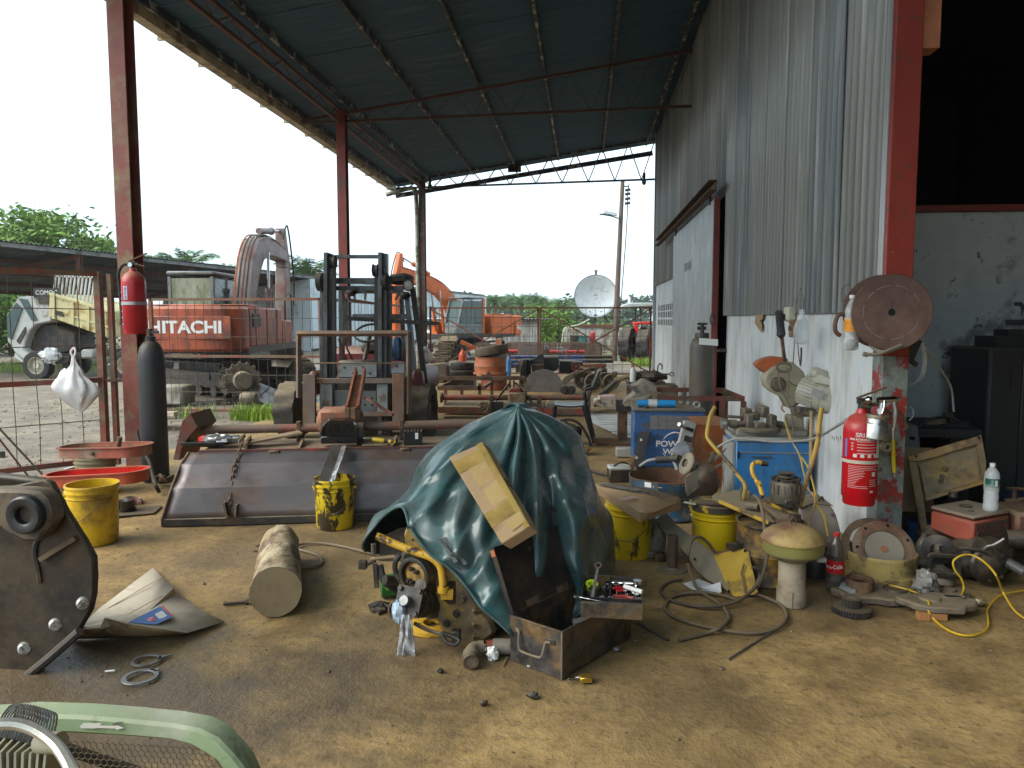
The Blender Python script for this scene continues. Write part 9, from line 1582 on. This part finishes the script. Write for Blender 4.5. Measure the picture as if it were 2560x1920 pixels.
# ==== cut-off saw on its blue cabinet
Y=6.0;SX=lambda x,y,Yy=6.0:at('A6',x,y,Yy);S4=lambda x,y,Yy=6.0:at('A4',x,y,Yy)
a,c=SX(1245,300),SX(1895,300);cs=thing('cutoff_saw','cut-off saw with raised motor head on a bright blue cabinet by the white wall','cut-off saw',((a.x+c.x)/2,Y,0));zt=SX(1500,275).z;zt2=SX(1500,215,6.25).z;W=c.x-a.x
Mcs=mt('bright blue cabinet',(.03,.19,.46),.4,var=.1,two=(.05,.16,.33),amt=.4,sc2=3,dust=.3,three=(.2,.2,.17),amt3=.25,sc3=8,str_=(1,1,.5));Msaw=mt('dusty saw casting',(.33,.30,.21),.6,var=.15,two=(.24,.20,.13),amt=.42,sc2=4,dust=.5);Mmot=mt('pale motor casting',(.40,.39,.33),.5,var=.1,two=(.28,.25,.19),amt=.38,dust=.35)
part('cabinet',B().box((0,.22,zt/2),(W,.44,zt-.02)),Mcs,cs,bev=.01);part('side_panel',B().box((-W/2-.014,.22,zt/2),(.02,.42,zt-.06)),M_grey,cs);part('top_seam',B().box((0,-.004,zt-.10),(W*.98,.008,.008)),M_alu,cs);part('rim_lip',B().box((0,.20,zt+.005),(W+.02,.46,.03)),mt('pale lip',(.33,.36,.36),.5,dust=.7),cs,bev=.006);part('table',B().box((0.0,.24,zt+.045),(W*.96,.38,.06)),mt('grey saw table',(.22,.21,.18),.6,dust=.9),cs,bev=.012)
q=SX(1465,425,5.99);part('badge_text',B().box((q.x-cs.location.x,-.012,q.z),(.15,.004,.014)),mt('badge dark',(.06,.08,.12),.6),cs)
part('vent_slot',B().box((-W/2+.02,-.012,SX(1270,405,5.99).z),(.016,.006,.05)),M_black,cs);part('warning_plate',poly3(wb(cs),'A6',[(1880,400,6.3),(1990,340,6.35),(2002,350,6.35),(1905,520,6.3)],.02),M_rust,cs)
zt+=.075
def vz(x,y,Yy):return at('A4',x,y,Yy)-cs.location
Mvi=mt('greasy vice iron',(.13,.115,.085),.55,metal=.2,var=.25,two=(.08,.065,.045),amt=.4,dust=.7);vi=part('vice_plate',B().mat(MT(vz(1430,1490,6.15))).lathe([(0,.02),(.17,.02),(.18,.01),(.18,-.01),(0,-.01)],30),Mvi,cs)
for nm,p,d in(('vice_jaw',(1352,1435,6.1),(.055,.09,.13)),('vice_jaw',(1550,1440,6.1),(.055,.1,.13)),('vice_block',(1470,1340,6.2),(.06,.16,.09)),('vice_block',(1330,1350,6.22),(.07,.1,.07)),('vice_block',(1450,1470,6.05),(.08,.05,.06)),('vice_block',(1395,1385,6.2),(.08,.1,.06))):part(nm,B().mat(MT(vz(*p))@MR(.15,4,'Z')).box((0,0,0),d),Mvi,cs,bev=.01)
part('vice_screw',wb(cs).cyl(S4(1140,1450,6.1),S4(1330,1450,6.1),.022,14),Mvi,cs);part('screw_collar',wb(cs).cyl(S4(1118,1448,6.1),S4(1158,1448,6.1),.042,16),M_alu,cs);part('screw_collar',wb(cs).cyl(S4(1195,1450,6.1),S4(1250,1450,6.1),.034,14),Mvi,cs);part('vice_screw',wb(cs).cyl(S4(1570,1440,6.12),S4(1650,1455,6.12),.022,12),Mvi,cs);part('rod',wb(cs).cyl(S4(1170,1385,6.15),S4(1310,1395,6.15),.012,8),Mvi,cs)
part('pivot_post',slab(wb(cs),'A4',[(1700,1380),(1830,1385),(1845,1600),(1690,1600)],6.2,.14),Msaw,cs,bev=.012);part('pivot_bracket',slab(wb(cs),'A4',[(1740,1340),(1800,1310),(1910,1320),(1920,1370),(1800,1395),(1750,1375)],6.14,.12),M_dusty,cs,bev=.01)
part('head_casting',slab(wb(cs),'A4',[(1480,1060),(1500,1010),(1560,960),(1640,935),(1720,905),(1790,960),(1850,1020),(1845,1090),(1790,1160),(1815,1270),(1730,1325),(1690,1310),(1640,1220),(1560,1180),(1500,1130)],6.05,.14),Msaw,cs,bev=.02)
part('blade_guard',slab(wb(cs),'A4',[(1405,935),(1440,905),(1500,880),(1560,868),(1620,872),(1690,885),(1700,905),(1640,935),(1570,965),(1510,1015),(1470,1000)],6.08,.1),mt('orange guard',(.44,.10,.03),.45,dust=.4,two=(.3,.09,.04),amt=.38),cs,bev=.008);part('guard_plate',wb(cs).mat(MT(vz(1610,1110,6.045))@MR(pi/2,4,'X')).lathe([(0,.012),(.042,.012),(.05,.002),(.056,.004),(.06,-.004)],26),mt('brown cover disc',(.12,.085,.065),.6,dust=.3),cs)
part('handle_arm',wb(cs).cyl(S4(1668,930,6.0),S4(1638,690,5.95),.014,10),M_rust,cs);part('handle_grip',wb(cs).tube([S4(1642,705,5.95),S4(1634,680,5.95),S4(1632,640,5.95),S4(1615,480,5.9)],[.02,.034,.030,.029],14),mt('black grip',(.03,.03,.033),.55,dust=.3),cs);part('grip_switch',wb(cs).box(S4(1655,530,5.9),(.02,.03,.05)),M_blk,cs)
b=wb(cs);[b.tube([S4(1655+62*cos(t)+4*k,955+38*sin(t)+8*k,5.98)for t in np.linspace(0,2*pi,20,endpoint=False)],.005,5,True)for k in range(3)];part('cable_coil',b,mt('olive cable',(.16,.135,.09),.6),cs)
for P in([(1610,1000),(1620,1100),(1650,1180),(1690,1260),(1720,1330),(1735,1460),(1740,1560)],[(1680,960),(1700,1030),(1690,1110),(1690,1240)],[(1700,1080),(1760,1120),(1850,1105),(1930,1100),(1990,1130)],[(1650,1280),(1640,1320),(1665,1350)],[(1750,1350),(1800,1385),(1890,1380),(1960,1345)]):part('cable',wb(cs).tube(smooth([S4(x,y,5.99)for x,y in P],5),.006,6),MC['olive cable'],cs)
m0,m1=S4(1800,1140,6.0),S4(2110,1255,5.85);ma=(m1-m0).normalized();Rm=122*.28933*5.9/1900;Lm=(m1-m0).length
mo=part('motor',wb(cs).mat(MT(-cs.location)@frame(m0,ma)).lathe([(0,0),(Rm*.8,0),(Rm*.95,.02),(Rm*.95,Lm*.5),(Rm*1.02,Lm*.52),(Rm*1.02,Lm*.95),(Rm*.9,Lm*1.08),(0,Lm*1.12)],32),Mmot,cs,sm=40);pl('cooling_rib',B().box((Rm*.97,0,Lm*.27),(.018,.006,Lm*.44)),Mmot,mo,[frame(m0-Vector(cs.location),ma)@MR(2*pi*k/26,4,'Z')for k in range(26)])
part('motor_band',wb(cs).mat(MT(-cs.location)@frame(m0,ma)).lathe([(Rm*1.0,Lm*.64),(Rm*1.05,Lm*.65),(Rm*1.05,Lm*.68),(Rm*1.0,Lm*.69)],32),Mmot,cs);part('terminal_box',poly3(wb(cs),'A4',[(1905,1090,5.86),(1940,1000,5.86),(2098,1060,5.8),(2090,1110,5.8),(2060,1135,5.8),(1925,1100,5.86)],.12),Mmot,cs,bev=.015);part('capacitor_box',wb(cs).mat(MT(vz(1985,1050,5.9))).box((0,0,.02),(.16,.1,.08),0,0,20),Mmot,cs,bev=.02);part('name_plate',wb(cs).mat(MT(vz(1950,1190,5.76))@Euler((radians(0),radians(20),0)).to_matrix().to_4x4()).box((0,0,0),(.09,.006,.06)),M_alu,cs);part('eye_bolt',wb(cs).tube([S4(1900+20*cos(t),1300+0*t,6.0)+V(0,0,.02*sin(t))for t in np.linspace(0,2*pi,12,endpoint=False)],.005,5,True),M_steel,cs);part('return_spring',wb(cs).tube([S4(1895,1410+130*k/60,5.95)+V(.024*cos(k*.9)*sin(pi*k/60),.024*sin(k*.9)*sin(pi*k/60),0)for k in range(61)],.004,5),M_rust,cs);part('tie_rod',wb(cs).cyl(S4(1895,1340,5.9),SX(1885,600,5.9),.012,8),mt('tan rod',(.45,.30,.14),.6),cs);part('motor_foot',wb(cs).box(S4(1850,1340,6.0),(.12,.08,.05),0,0,12),M_dusty,cs)
gf=thing('grey_fender','grey dented machine fender leaning on the white wall behind the rusty drum','fender',tuple(gz('A6',2000,1300)));part('face',poly3(wb(gf),'A6',[(1790,870,4.9),(1900,820,5.0),(2060,840,4.95),(2110,920,4.9),(2150,1060,4.8),(2145,1290,4.7),(1900,1290,4.75)],.05),mt('purplish grey fender',(.20,.185,.175),.6,var=.15,two=(.26,.24,.21),amt=.4,sc2=3,dust=.5),gf,bev=.01);part('top',poly3(wb(gf),'A6',[(1790,870,4.88),(1800,800,5.1),(1930,735,5.2),(2000,780,5.15),(2090,850,4.95),(1900,822,4.97)],.05),M_dusty,gf,bev=.01);part('bolt_head',wb(gf).cyl(at('A6',2080,925,4.88),at('A6',2080,925,4.865),.01,8),M_dk,gf);part('clip',wb(gf).tube(smooth([at('A6',1960,800,4.9),at('A6',1985,770,4.88),at('A6',2000,800,4.88)],4),.008,6),M_dusty,gf)
Myw=mt('yellow cable',(.60,.38,.02),.45,var=.1);Mow_=mt('faded yellow cable',(.50,.33,.10),.5,var=.1)
solo('yellow_wire','yellow wire hanging from the vice of the saw to the floor','cable',B().tube(smooth([SX(1665,100,5.9),SX(1690,170,5.8),SX(1730,290,5.6),SX(1800,410,5.3),SX(1860,500,5.1),SX(1900,620,4.9),SX(1930,740,4.75),SX(1950,850,4.6),SX(2000,920,4.5),SX(2030,1060,4.45),SX(2040,1110,4.42)],5),.0055,6),Myw);solo('yellow_wire','paler yellow wire hanging beside the brighter one','cable',B().tube(smooth([SX(1668,110,5.88),SX(1710,260,5.6),SX(1790,400,5.3),SX(1830,560,5.1),SX(1870,700,4.9),SX(1925,770,4.7),SX(1920,850,4.6),SX(1880,940,4.5),SX(1870,1030,4.42)],5),.0055,6),Mow_)
G7=lambda x,y,z=.007:gz('A7',x,y,z)
solo('yellow_wire','yellow wire snaking over the floor and round the cover casting','cable',B().tube(smooth([G7(560,1010,.05),G7(640,1080,.03),G7(720,1120,.02),G7(880,1155,.05),G7(1000,1185,.05),G7(1100,1225,.06),G7(1150,1270,.075),G7(1145,1330,.05),G7(1190,1400),G7(1290,1475),G7(1400,1512),G7(1500,1505),G7(1570,1460),G7(1575,1400),G7(1570,1330),G7(1620,1260),G7(1700,1215),G7(1900,1180)],5),.0055,6),Myw)
solo('yellow_wire','yellow wire arching over the gearbox and off the right edge','cable',B().tube(smooth([G7(1370,1250,.03),at('A7',1400,1180,4.2),at('A7',1385,1110,4.2),at('A7',1340,1050,4.2),at('A7',1325,985,4.2),at('A7',1380,942,4.2),at('A7',1460,938,4.2),at('A7',1550,990,4.15),at('A7',1630,1080,4.05),G7(1680,1200,.06),G7(1760,1330,.02),G7(1850,1400)],5),.0055,6),Myw)
# ==== things on the wall and the red column
ext2=extinguisher('fire_extinguisher','bright red fire extinguisher with white printed labels hung beside the column foot',(0,0,0),0,1.08,mt('shiny red extinguisher',(.52,.008,.014),.25,var=.06,dust=.5,bump=.0),'red fire extinguishers',False);q=dy('C3',390,1530,4.56);ext2.location=(q.x,4.56,q.z)
Re=.0905
def band(nm,z0,z1,a0,a1,m,r=Re,n=14):return part(nm,B().lathe([(r,z0),(r,z1)],n,None,radians(-90+a0),radians(-90+a1)),m,ext2,sm=60)
band('strap',.232,.25,-180,180,M_alu if False else mt('cream strap',(.58,.53,.42),.5),.0935,32);Mpr=flat('print white',(.68,.62,.6),.5);band('white_panel',.262,.385,38,62,M_white);band('blue_strip',.262,.36,-76,-66,flat('strip blue',(.10,.2,.5),.5));band('blue_sticker',.375,.402,6,44,flat('sticker blue',(.12,.35,.55),.5),.0908)
for s_,sz,z in(('SRI',.032,.385),('FIRE EXTINGUISHER',.0135,.362)):o=text(s_,sz,Mpr,ext2,MT((0,-.0908,z))@MR(pi/2,4,'X'),sx=1.1,bold=.0006);bend_text(o,.0908,-.034 if s_=='SRI' else-.02)
for k in range(5):band('print_line',.350-.0002-.016*k-.0,.3525-.016*k,-30,34-4*(k%2),Mpr)
for k in range(4):band('icon_square',.266,.284,-42+23*k,-30+23*k,Mpr)
for k in range(3):band('icon_mark',.303+.016*k,.314+.016*k,-50,-42,flat('print pink',(.6,.25,.25),.5))
for k in range(14):band('print_line',.218-.009*k,.2197-.009*k,-58,[44,30,44,-6,-2,-8,-4,-12,-20,-26,-30,-34,6,8][k],Mpr)
for k in range(4):band('print_line',.145-.011*k,.1472-.011*k,14,42,Mpr)
o=text('SRI',.013,Mpr,ext2,MT((0,-.0905,.082))@MR(pi/2,4,'X'),bold=.0004);bend_text(o,.0905,.036);band('logo_oval',.165,.188,22,36,Mpr)
part('pin_ring',B().tube([(.10+.016*cos(t),-.02,.555+.016*sin(t))for t in np.linspace(0,2*pi,14,endpoint=False)],.002,5,True),M_chrome,ext2);part('wall_bracket',B().box((0,.12,.42),(.06,.1,.05)),M_dk,ext2)
sg_=thing('spray_gun','aluminium spray gun with its big cup hanging on the red column','spray gun',tuple(dy('C3',650,420,4.5)));o_=sg_.location.copy();Mcup=mt('scuffed aluminium cup',(.52,.52,.50),.3,metal=.9,var=.12,two=(.4,.39,.36),amt=.4,sc2=6)
k_=.16886*4.5/1900;cm_=MR(radians(6),4,'Y');part('cup',B().mat(cm_).lathe([(0,-.062),(.068,-.06),(.072,-.055),(.070,.02),(.066,.03),(.060,.042),(.060,.062),(0,.062)],36),Mcup,sg_);part('cup_lid',B().mat(cm_).lathe([(.060,.058),(.064,.062),(.064,.078),(.03,.083),(0,.083)],32),mt('brown tin lid',(.28,.22,.15),.45,metal=.6),sg_)
part('lid_nut',B().mat(cm_).cyl((.01,0,.083),(.012,0,.15),.014,8).cyl((.01,0,.10),(.01,0,.115),.019,8),M_chrome,sg_);part('gun_body',B().cyl((.0,-.01,.165),(.10,.0,.17),.017,12),M_chrome,sg_);part('nozzle',B().lathe([(0,0),(.018,0),(.022,.02),(.012,.035),(0,.035)],14,TR(-.035,-.01,.165,0,-90,0)),M_chrome,sg_);part('trigger',B().tube(smooth([(.035,-.015,.175),(.03,-.03,.13),(.018,-.035,.09)],4),.006,7),M_chrome,sg_);part('gun_handle',B().tube([(.09,0,.17),(.105,.0,.10),(.102,0,.03),(.098,0,.0)],[.014,.014,.013,.011],10),M_alu,sg_);part('air_knob',B().cyl((.10,0,.165),(.125,0,.175),.014,10),M_chrome,sg_)
solo('hose_coil','dark coiled air hose hung behind the spray gun','hose',B().tube(smooth([dy('C3',x,y,4.6)for x,y in((560,230),(540,150),(580,80),(660,60),(740,90),(800,150),(850,200),(830,280),(780,330))],5),.012,7),mt('dark brown hose',(.12,.095,.07),.6));solo('grey_hose','long grey air hose running from the column down behind the saw','hose',B().tube(smooth([dy('C3',580,80,4.55),dy('C3',400,180,4.6),dy('C3',0,430,4.8),at('A4',1980,1550,5.2),at('A4',1860,1590,5.4),at('A4',1600,1605,5.5),at('A4',1300,1580,5.6),at('A4',1200,1590,5.65),at('A4',1080,1655,5.7)],6),.009,7),M_grey);solo('hose_tail','brown hose tail curling round the right side of the column','hose',B().tube(smooth([dy('C3',880,160,4.62),dy('C3',1000,190,4.64),dy('C4',90,1200,4.66),dy('C4',105,1240,4.66),dy('C4',70,1265,4.68)],5),.010,7),mt('brown hose tail',(.14,.10,.06),.6))
nt_=thing('plastic_nut','tan plastic pipe nut fixed on the edge of the red column','pipe nut',tuple(dy('C3',740,680,4.7)));part('flange',B().mat(MR(radians(-20),4,'Z')).box((-.03,0,0),(.02,.06,.09)),mt('tan plastic',(.34,.30,.20),.5),nt_,bev=.005);part('nut',B().mat(MR(pi/2,4,'X')@MR(.3,4,'Y')).lathe([(.014,.05),(.028,.05),(.032,.04),(.034,0),(.034,-.03)],20),MC['tan plastic'],nt_);part('core',B().cyl((0,-.035,0),(0,-.04,0),.015,12),mt('dark tan',(.15,.12,.08),.6),nt_)
dv_=thing('screwdriver','yellow handled screwdriver hanging on the red column by a wire','screwdriver',tuple(dy('C3',915,800,4.68)));part('handle',B().tube([dy('C3',905,580,4.68)-dv_.location,dy('C3',905,700,4.68)-dv_.location,dy('C3',912,900,4.68)-dv_.location,dy('C3',925,1070,4.68)-dv_.location],[.010,.0115,.0115,.011],12),flat('bright yellow handle',(.72,.52,.01),.35),dv_);part('shaft',B().cyl(dy('C3',905,400,4.68)-dv_.location,dy('C3',905,580,4.68)-dv_.location,.004,8),M_chrome,dv_);part('ferrule',B().cyl(dy('C3',908,410,4.68)-dv_.location,dy('C3',908,450,4.68)-dv_.location,.008,8),M_chrome,dv_);part('end_nut',B().cyl(dy('C3',925,1070,4.68)-dv_.location,dy('C3',937,1135,4.68)-dv_.location,.006,8),M_chrome,dv_)
q=dy('A5',1068,487,4.52);RQ=315*.28933*4.52/1900;rl=thing('steel_disc_reel','big round rusty steel disc reel fixed high on the red column, hose wound behind','reel',tuple(q),rx=90,rz=-6);Mds=mt('brown steel disc',(.105,.055,.045),.55,var=.12,two=(.13,.07,.05),amt=.42,sc2=3,edge=.15,three=(.17,.11,.09),amt3=.3,sc3=6)
part('front_disc',B().lathe([(.020,.004),(RQ*.985,.004),(RQ,.0),(RQ*.985,-.006),(.020,-.006)],64),Mds,rl);part('back_disc',B().at(-.03,.005,0).lathe([(0,-.085),(RQ*.98,-.085),(RQ*.98,-.093),(0,-.093)],48),Mds,rl);part('drum_core',B().lathe([(RQ*.55,-.006),(RQ*.55,-.085)],32),M_dk,rl);part('hub_hole',B().lathe([(0,.0),(.0195,.0)],18),M_black,rl);part('hub_slot',B().box((0,.035,.0045),(.003,.04,.001)),M_black,rl)
for k in range(9):a0_=.4+k*.62;part('scribed_arc',B().tube([(RQ*.70*cos(t),RQ*.70*sin(t),.0042)for t in np.linspace(a0_,a0_+.35+.2*(k%3)*.5,7)],.0011,4),mt('bright scratch',(.33,.29,.27),.5),rl)
for k in range(4):part('wound_hose',B().tube([(RQ*(.62+.07*k)*cos(t),RQ*(.62+.07*k)*sin(t)-.0,-.03-.012*(k%3))for t in np.linspace(0,2*pi,36,endpoint=False)],.012,6,True),mt('grey brown hose',(.23,.205,.165),.6,dust=.2),rl)
solo('hose_end','grey brown hose end with a steel fitting drooping below the disc reel','hose',B().tube(smooth([dy('A5',865,700,4.55),dy('A5',890,770,4.55),dy('A5',950,820,4.53),dy('A5',1010,830,4.5),dy('A5',1120,790,4.5),dy('A5',1190,750,4.55)],5),.012,8).tube(smooth([dy('A5',1150,770,4.5),dy('A5',1050,810,4.48),dy('A5',940,850,4.47),dy('A5',840,850,4.47)],5),.010,8).cyl(dy('A5',860,855,4.47),dy('A5',822,845,4.47),.014,10),MC['grey brown hose'])
wl=thing('wire_bundle','loop of white wires hanging behind the disc reel, against the inner wall','wire bundle',tuple(dy('C4',215,380,5.0)));
for k in range(5):part('wire',wb(wl).tube(smooth([dy('C4',205+6*k,375,5.0),dy('C4',240+7*k,480,5.02),dy('C4',255+8*k,600,5.05),dy('C4',235+9*k,730,5.05),dy('C4',180+8*k,810,5.0),dy('C4',90,842+5*k,4.9)],5),.0035,5),mt('white wire',(.55,.55,.52),.5),wl)
part('strap',wb(wl).tube(smooth([dy('C4',280,490,5.05),dy('C4',340,560,5.2),dy('C4',420,690,5.4),dy('C4',490,800,5.5),dy('C4',522,880,5.55),dy('C4',535,980,5.6),dy('C4',545,1090,5.6)],5),.008,5),mt('white strap',(.6,.6,.57),.6),wl);part('short_loop',wb(wl).tube(smooth([dy('C4',130,1040,4.95),dy('C4',160,1080,4.95),dy('C4',155,1140,4.95),dy('C4',120,1175,4.95)],5),.005,5),MC['white wire'],wl);part('reel_bracket',wb(wl).box(dy('C4',140,500,4.95),(.07,.05,.14),0,0,20),M_dk,wl);part('pipe_stub',wb(wl).cyl(dy('C4',100,585,4.95),dy('C4',195,650,4.95),.016,10),M_dk,wl)
q=dy('A5',690,815,4.62);sb=thing('soda_bottle','cut soda bottle with an orange label and white cap hung on the white wall','bottle',tuple(q+V(.015,0,0)));sc_=1.02
part('body',B().lathe([(0,.0),(.030,.0),(.042,.012),(.043,.05),(.038,.10),(.040,.11),(.040,.175),(.042,.21),(.036,.245),(.018,.285),(.013,.295),(.013,.305)],28),Mpet,sb,sm=60,solid=.0012);part('label',B().lathe([(.0408,.11),(.0408,.19)],30),mt('orange fruit label',(.75,.27,.01),.4,var=.15,two=(.75,.48,.05),amt=.45,sc2=22,bump=0),sb,sm=60);o=text('Mi',.03,flat('label green',(.02,.2,.08),.4),sb,MT((0,-.0412,.16))@MR(radians(-14),4,'Y')@MR(pi/2,4,'X'));bend_text(o,.0412,.014);part('cap',B().cyl((0,0,.302),(0,0,.322),.0165,16),flat('cap white',(.78,.78,.76),.4),sb)
b=B();[b.blob((random.uniform(-.02,.02),random.uniform(-.02,.02),.012+.006*k),(.014,.012,.010),k,.4,7,5,2)for k in range(8)];part('black_grease',B().blob((.005,0,.035),(.034,.034,.03),5,.35,14,9,2.5),Mgre,sb);part('brown_hook',B().tube(smooth([(-.045,.0,.21),(-.075,0,.205),(-.092,0,.16),(-.088,0,.11),(-.06,0,.085)],5),.013,8),mt('brown hook',(.11,.055,.04),.5),sb);part('hanging_wire',B().tube(smooth([(-.045,.0,.24),(-.05,.05,.33),(-.01,.1,.38),(.03,.12,.385)],4),.0018,4),M_wire,sb)
q=dx('A4',1810,640,1.66);cbg=thing('clear_jug','clear plastic jug hanging on wires against the white wall above the saw','jug',tuple(q));part('jug',B().lathe([(0,-.11),(.04,-.105),(.06,-.06),(.058,-.0),(.045,.06),(.022,.10),(.018,.16)],24),Mpet,cbg,sm=60,solid=.0012)
for k in(-1,1):part('hanging_wire',B().tube([(.012*k,0,.15),(.02*k,.06,.25),(.01,.09,.33)],.0018,4),M_wire,cbg)
t=thing('junction_box','pale yellow socket box with brown terminals on the white wall','socket box',tuple(dx('A4',1708,505,1.78)));part('box',B().box((0,0,0),(.06,.16,.13)),mt('yellowed plastic',(.52,.52,.38),.5,var=.1),t,bev=.006);q=dx('A4',1745,625,1.76)-t.location;part('terminal',B().box(q,(.06,.10,.15)),mt('brown terminal',(.22,.11,.05),.5),t,bev=.006);part('terminal_screw',B().box(q+V(-.03,0,.0),(.02,.06,.04)),M_dk,t)
for i,P in enumerate(([(1640,540),(1690,560),(1730,590)],[(1745,670),(1748,760),(1740,900),(1735,960)],[(1770,460),(1765,560),(1775,700),(1785,850),(1800,950)],[(1810,790),(1808,870),(1800,945)])):solo('wall_cable',['short wire from the saw grip to the terminal','thin dark wire hanging from the brown terminal','longest thin wire hanging down the white wall','thick black wire under the clear jug'][i],'cable',B().tube(smooth([dx('A4',x,y,1.72)for x,y in P],4),.004 if i<3 else .008,5),M_wire)
P=[dx('A4',x,y,1.785)for x,y in((1415,490),(1475,492),(1470,545),(1452,560),(1462,600),(1460,660),(1405,580))];n=7;solo('wall_plywood','jagged plywood scrap stuck under the cladding on the white wall','plywood',B().add(P+[p+V(.012,0,0)for p in P],[tuple(range(n))[::-1],tuple(range(n,2*n))]+[(i,(i+1)%n,n+(i+1)%n,n+i)for i in range(n)]),M_card,sm=0)
for k,(x,y,s_)in enumerate(((2100,1580,1.0),)):
 for j in range(5):q=dx('A4',2075+18*j,1570+10*(j%2),1.785);part('chalk_mark',B().bar((0,-.0,-.012),(0,.008*(j%2),.014),.004,.004),Mfaint,bd,loc=tuple(q))
hw=thing('wall_hooks','thin bent wire hooks hanging from the lower edge of the cladding','hooks',tuple(dx('A4',1745,430,1.74)))
for x,y in((1745,370),(1815,365),(2170,320)):part('hook',wb(hw).tube(smooth([dx('A4',x,y,1.735),dx('A4',x+18,y+30,1.73),dx('A4',x+8,y+70,1.735),dx('A4',x+30,y+120,1.74)],4),.0022,4),M_wire,hw)
t=thing('fluorescent_tube','white fluorescent tube fixed to a purlin under the canopy roof, nearer one','lamp tube',tuple(dy('B5',1345,20,9.6)),group='tubes under the roof')
for nm_,k0,k1,tt in(('B5',(1332,-20),(1356,46),t),):
 z_=rz_(-.68)-.12;p0_,p1_=gz('B5',1335,-10,z_),gz('B5',1356,48,z_);t.location=p0_;part('tube',B().cyl(V(0,0,0),p1_-p0_,.028,10),M_wht,t);part('batten',B().bar(V(0,0,.04),p1_-p0_+V(0,0,.04),.05,.04),M_wht,t)
z_=rz_(-.68)-.12;p0_,p1_=gz('B5',1528,430,z_),gz('B5',1556,494,z_);t=thing('fluorescent_tube','white fluorescent tube fixed to a purlin under the canopy roof, farther one','lamp tube',tuple(p0_),group='tubes under the roof');part('tube',B().cyl(V(0,0,0),p1_-p0_,.028,10),M_wht,t);part('batten',B().bar(V(0,0,.04),p1_-p0_+V(0,0,.04),.05,.04),M_wht,t)
for i,(x,y)in enumerate(((1290,660),(2080,640))):
 q=dy('B5',x,y,20.1);t=thing('hanging_bulb',['unlit bulb in a socket hanging from the far truss on the left','unlit bulb in a socket hanging from the far truss by the wall'][i],'bulb',tuple(q),group='bulbs on the far truss');part('socket',B().cyl((0,0,.02),(0,0,-.12),.035,10),M_blk,t);part('bulb',B().blob((0,0,-.2),(.06,.06,.09),1,.02),M_glass,t)
q=dy('B5',1602,608,20.3);solo('flood_lamp','black flood lamp box fixed to the far edge of the roof','flood lamp',B().box((0,0,-.08),(.34,.1,.2)).box((0,.04,.06),(.05,.04,.1)),M_blk,tuple(q))
# ==== thin humid air
b=B();b.box((-8,14,5.5),(1500,1500,15))
hm=bpy.data.materials.new('thin haze');hm.use_nodes=True;hn=hm.node_tree.nodes;hn.remove(hn['Principled BSDF'])
pv_=hn.new('ShaderNodeVolumePrincipled');pv_.inputs['Color'].default_value=(.88,.94,.98,1);pv_.inputs['Density'].default_value=.0006
hm.node_tree.links.new(pv_.outputs[0],hn['Material Output'].inputs['Volume'])
part('haze',b,hm,kind='stuff',sm=0)
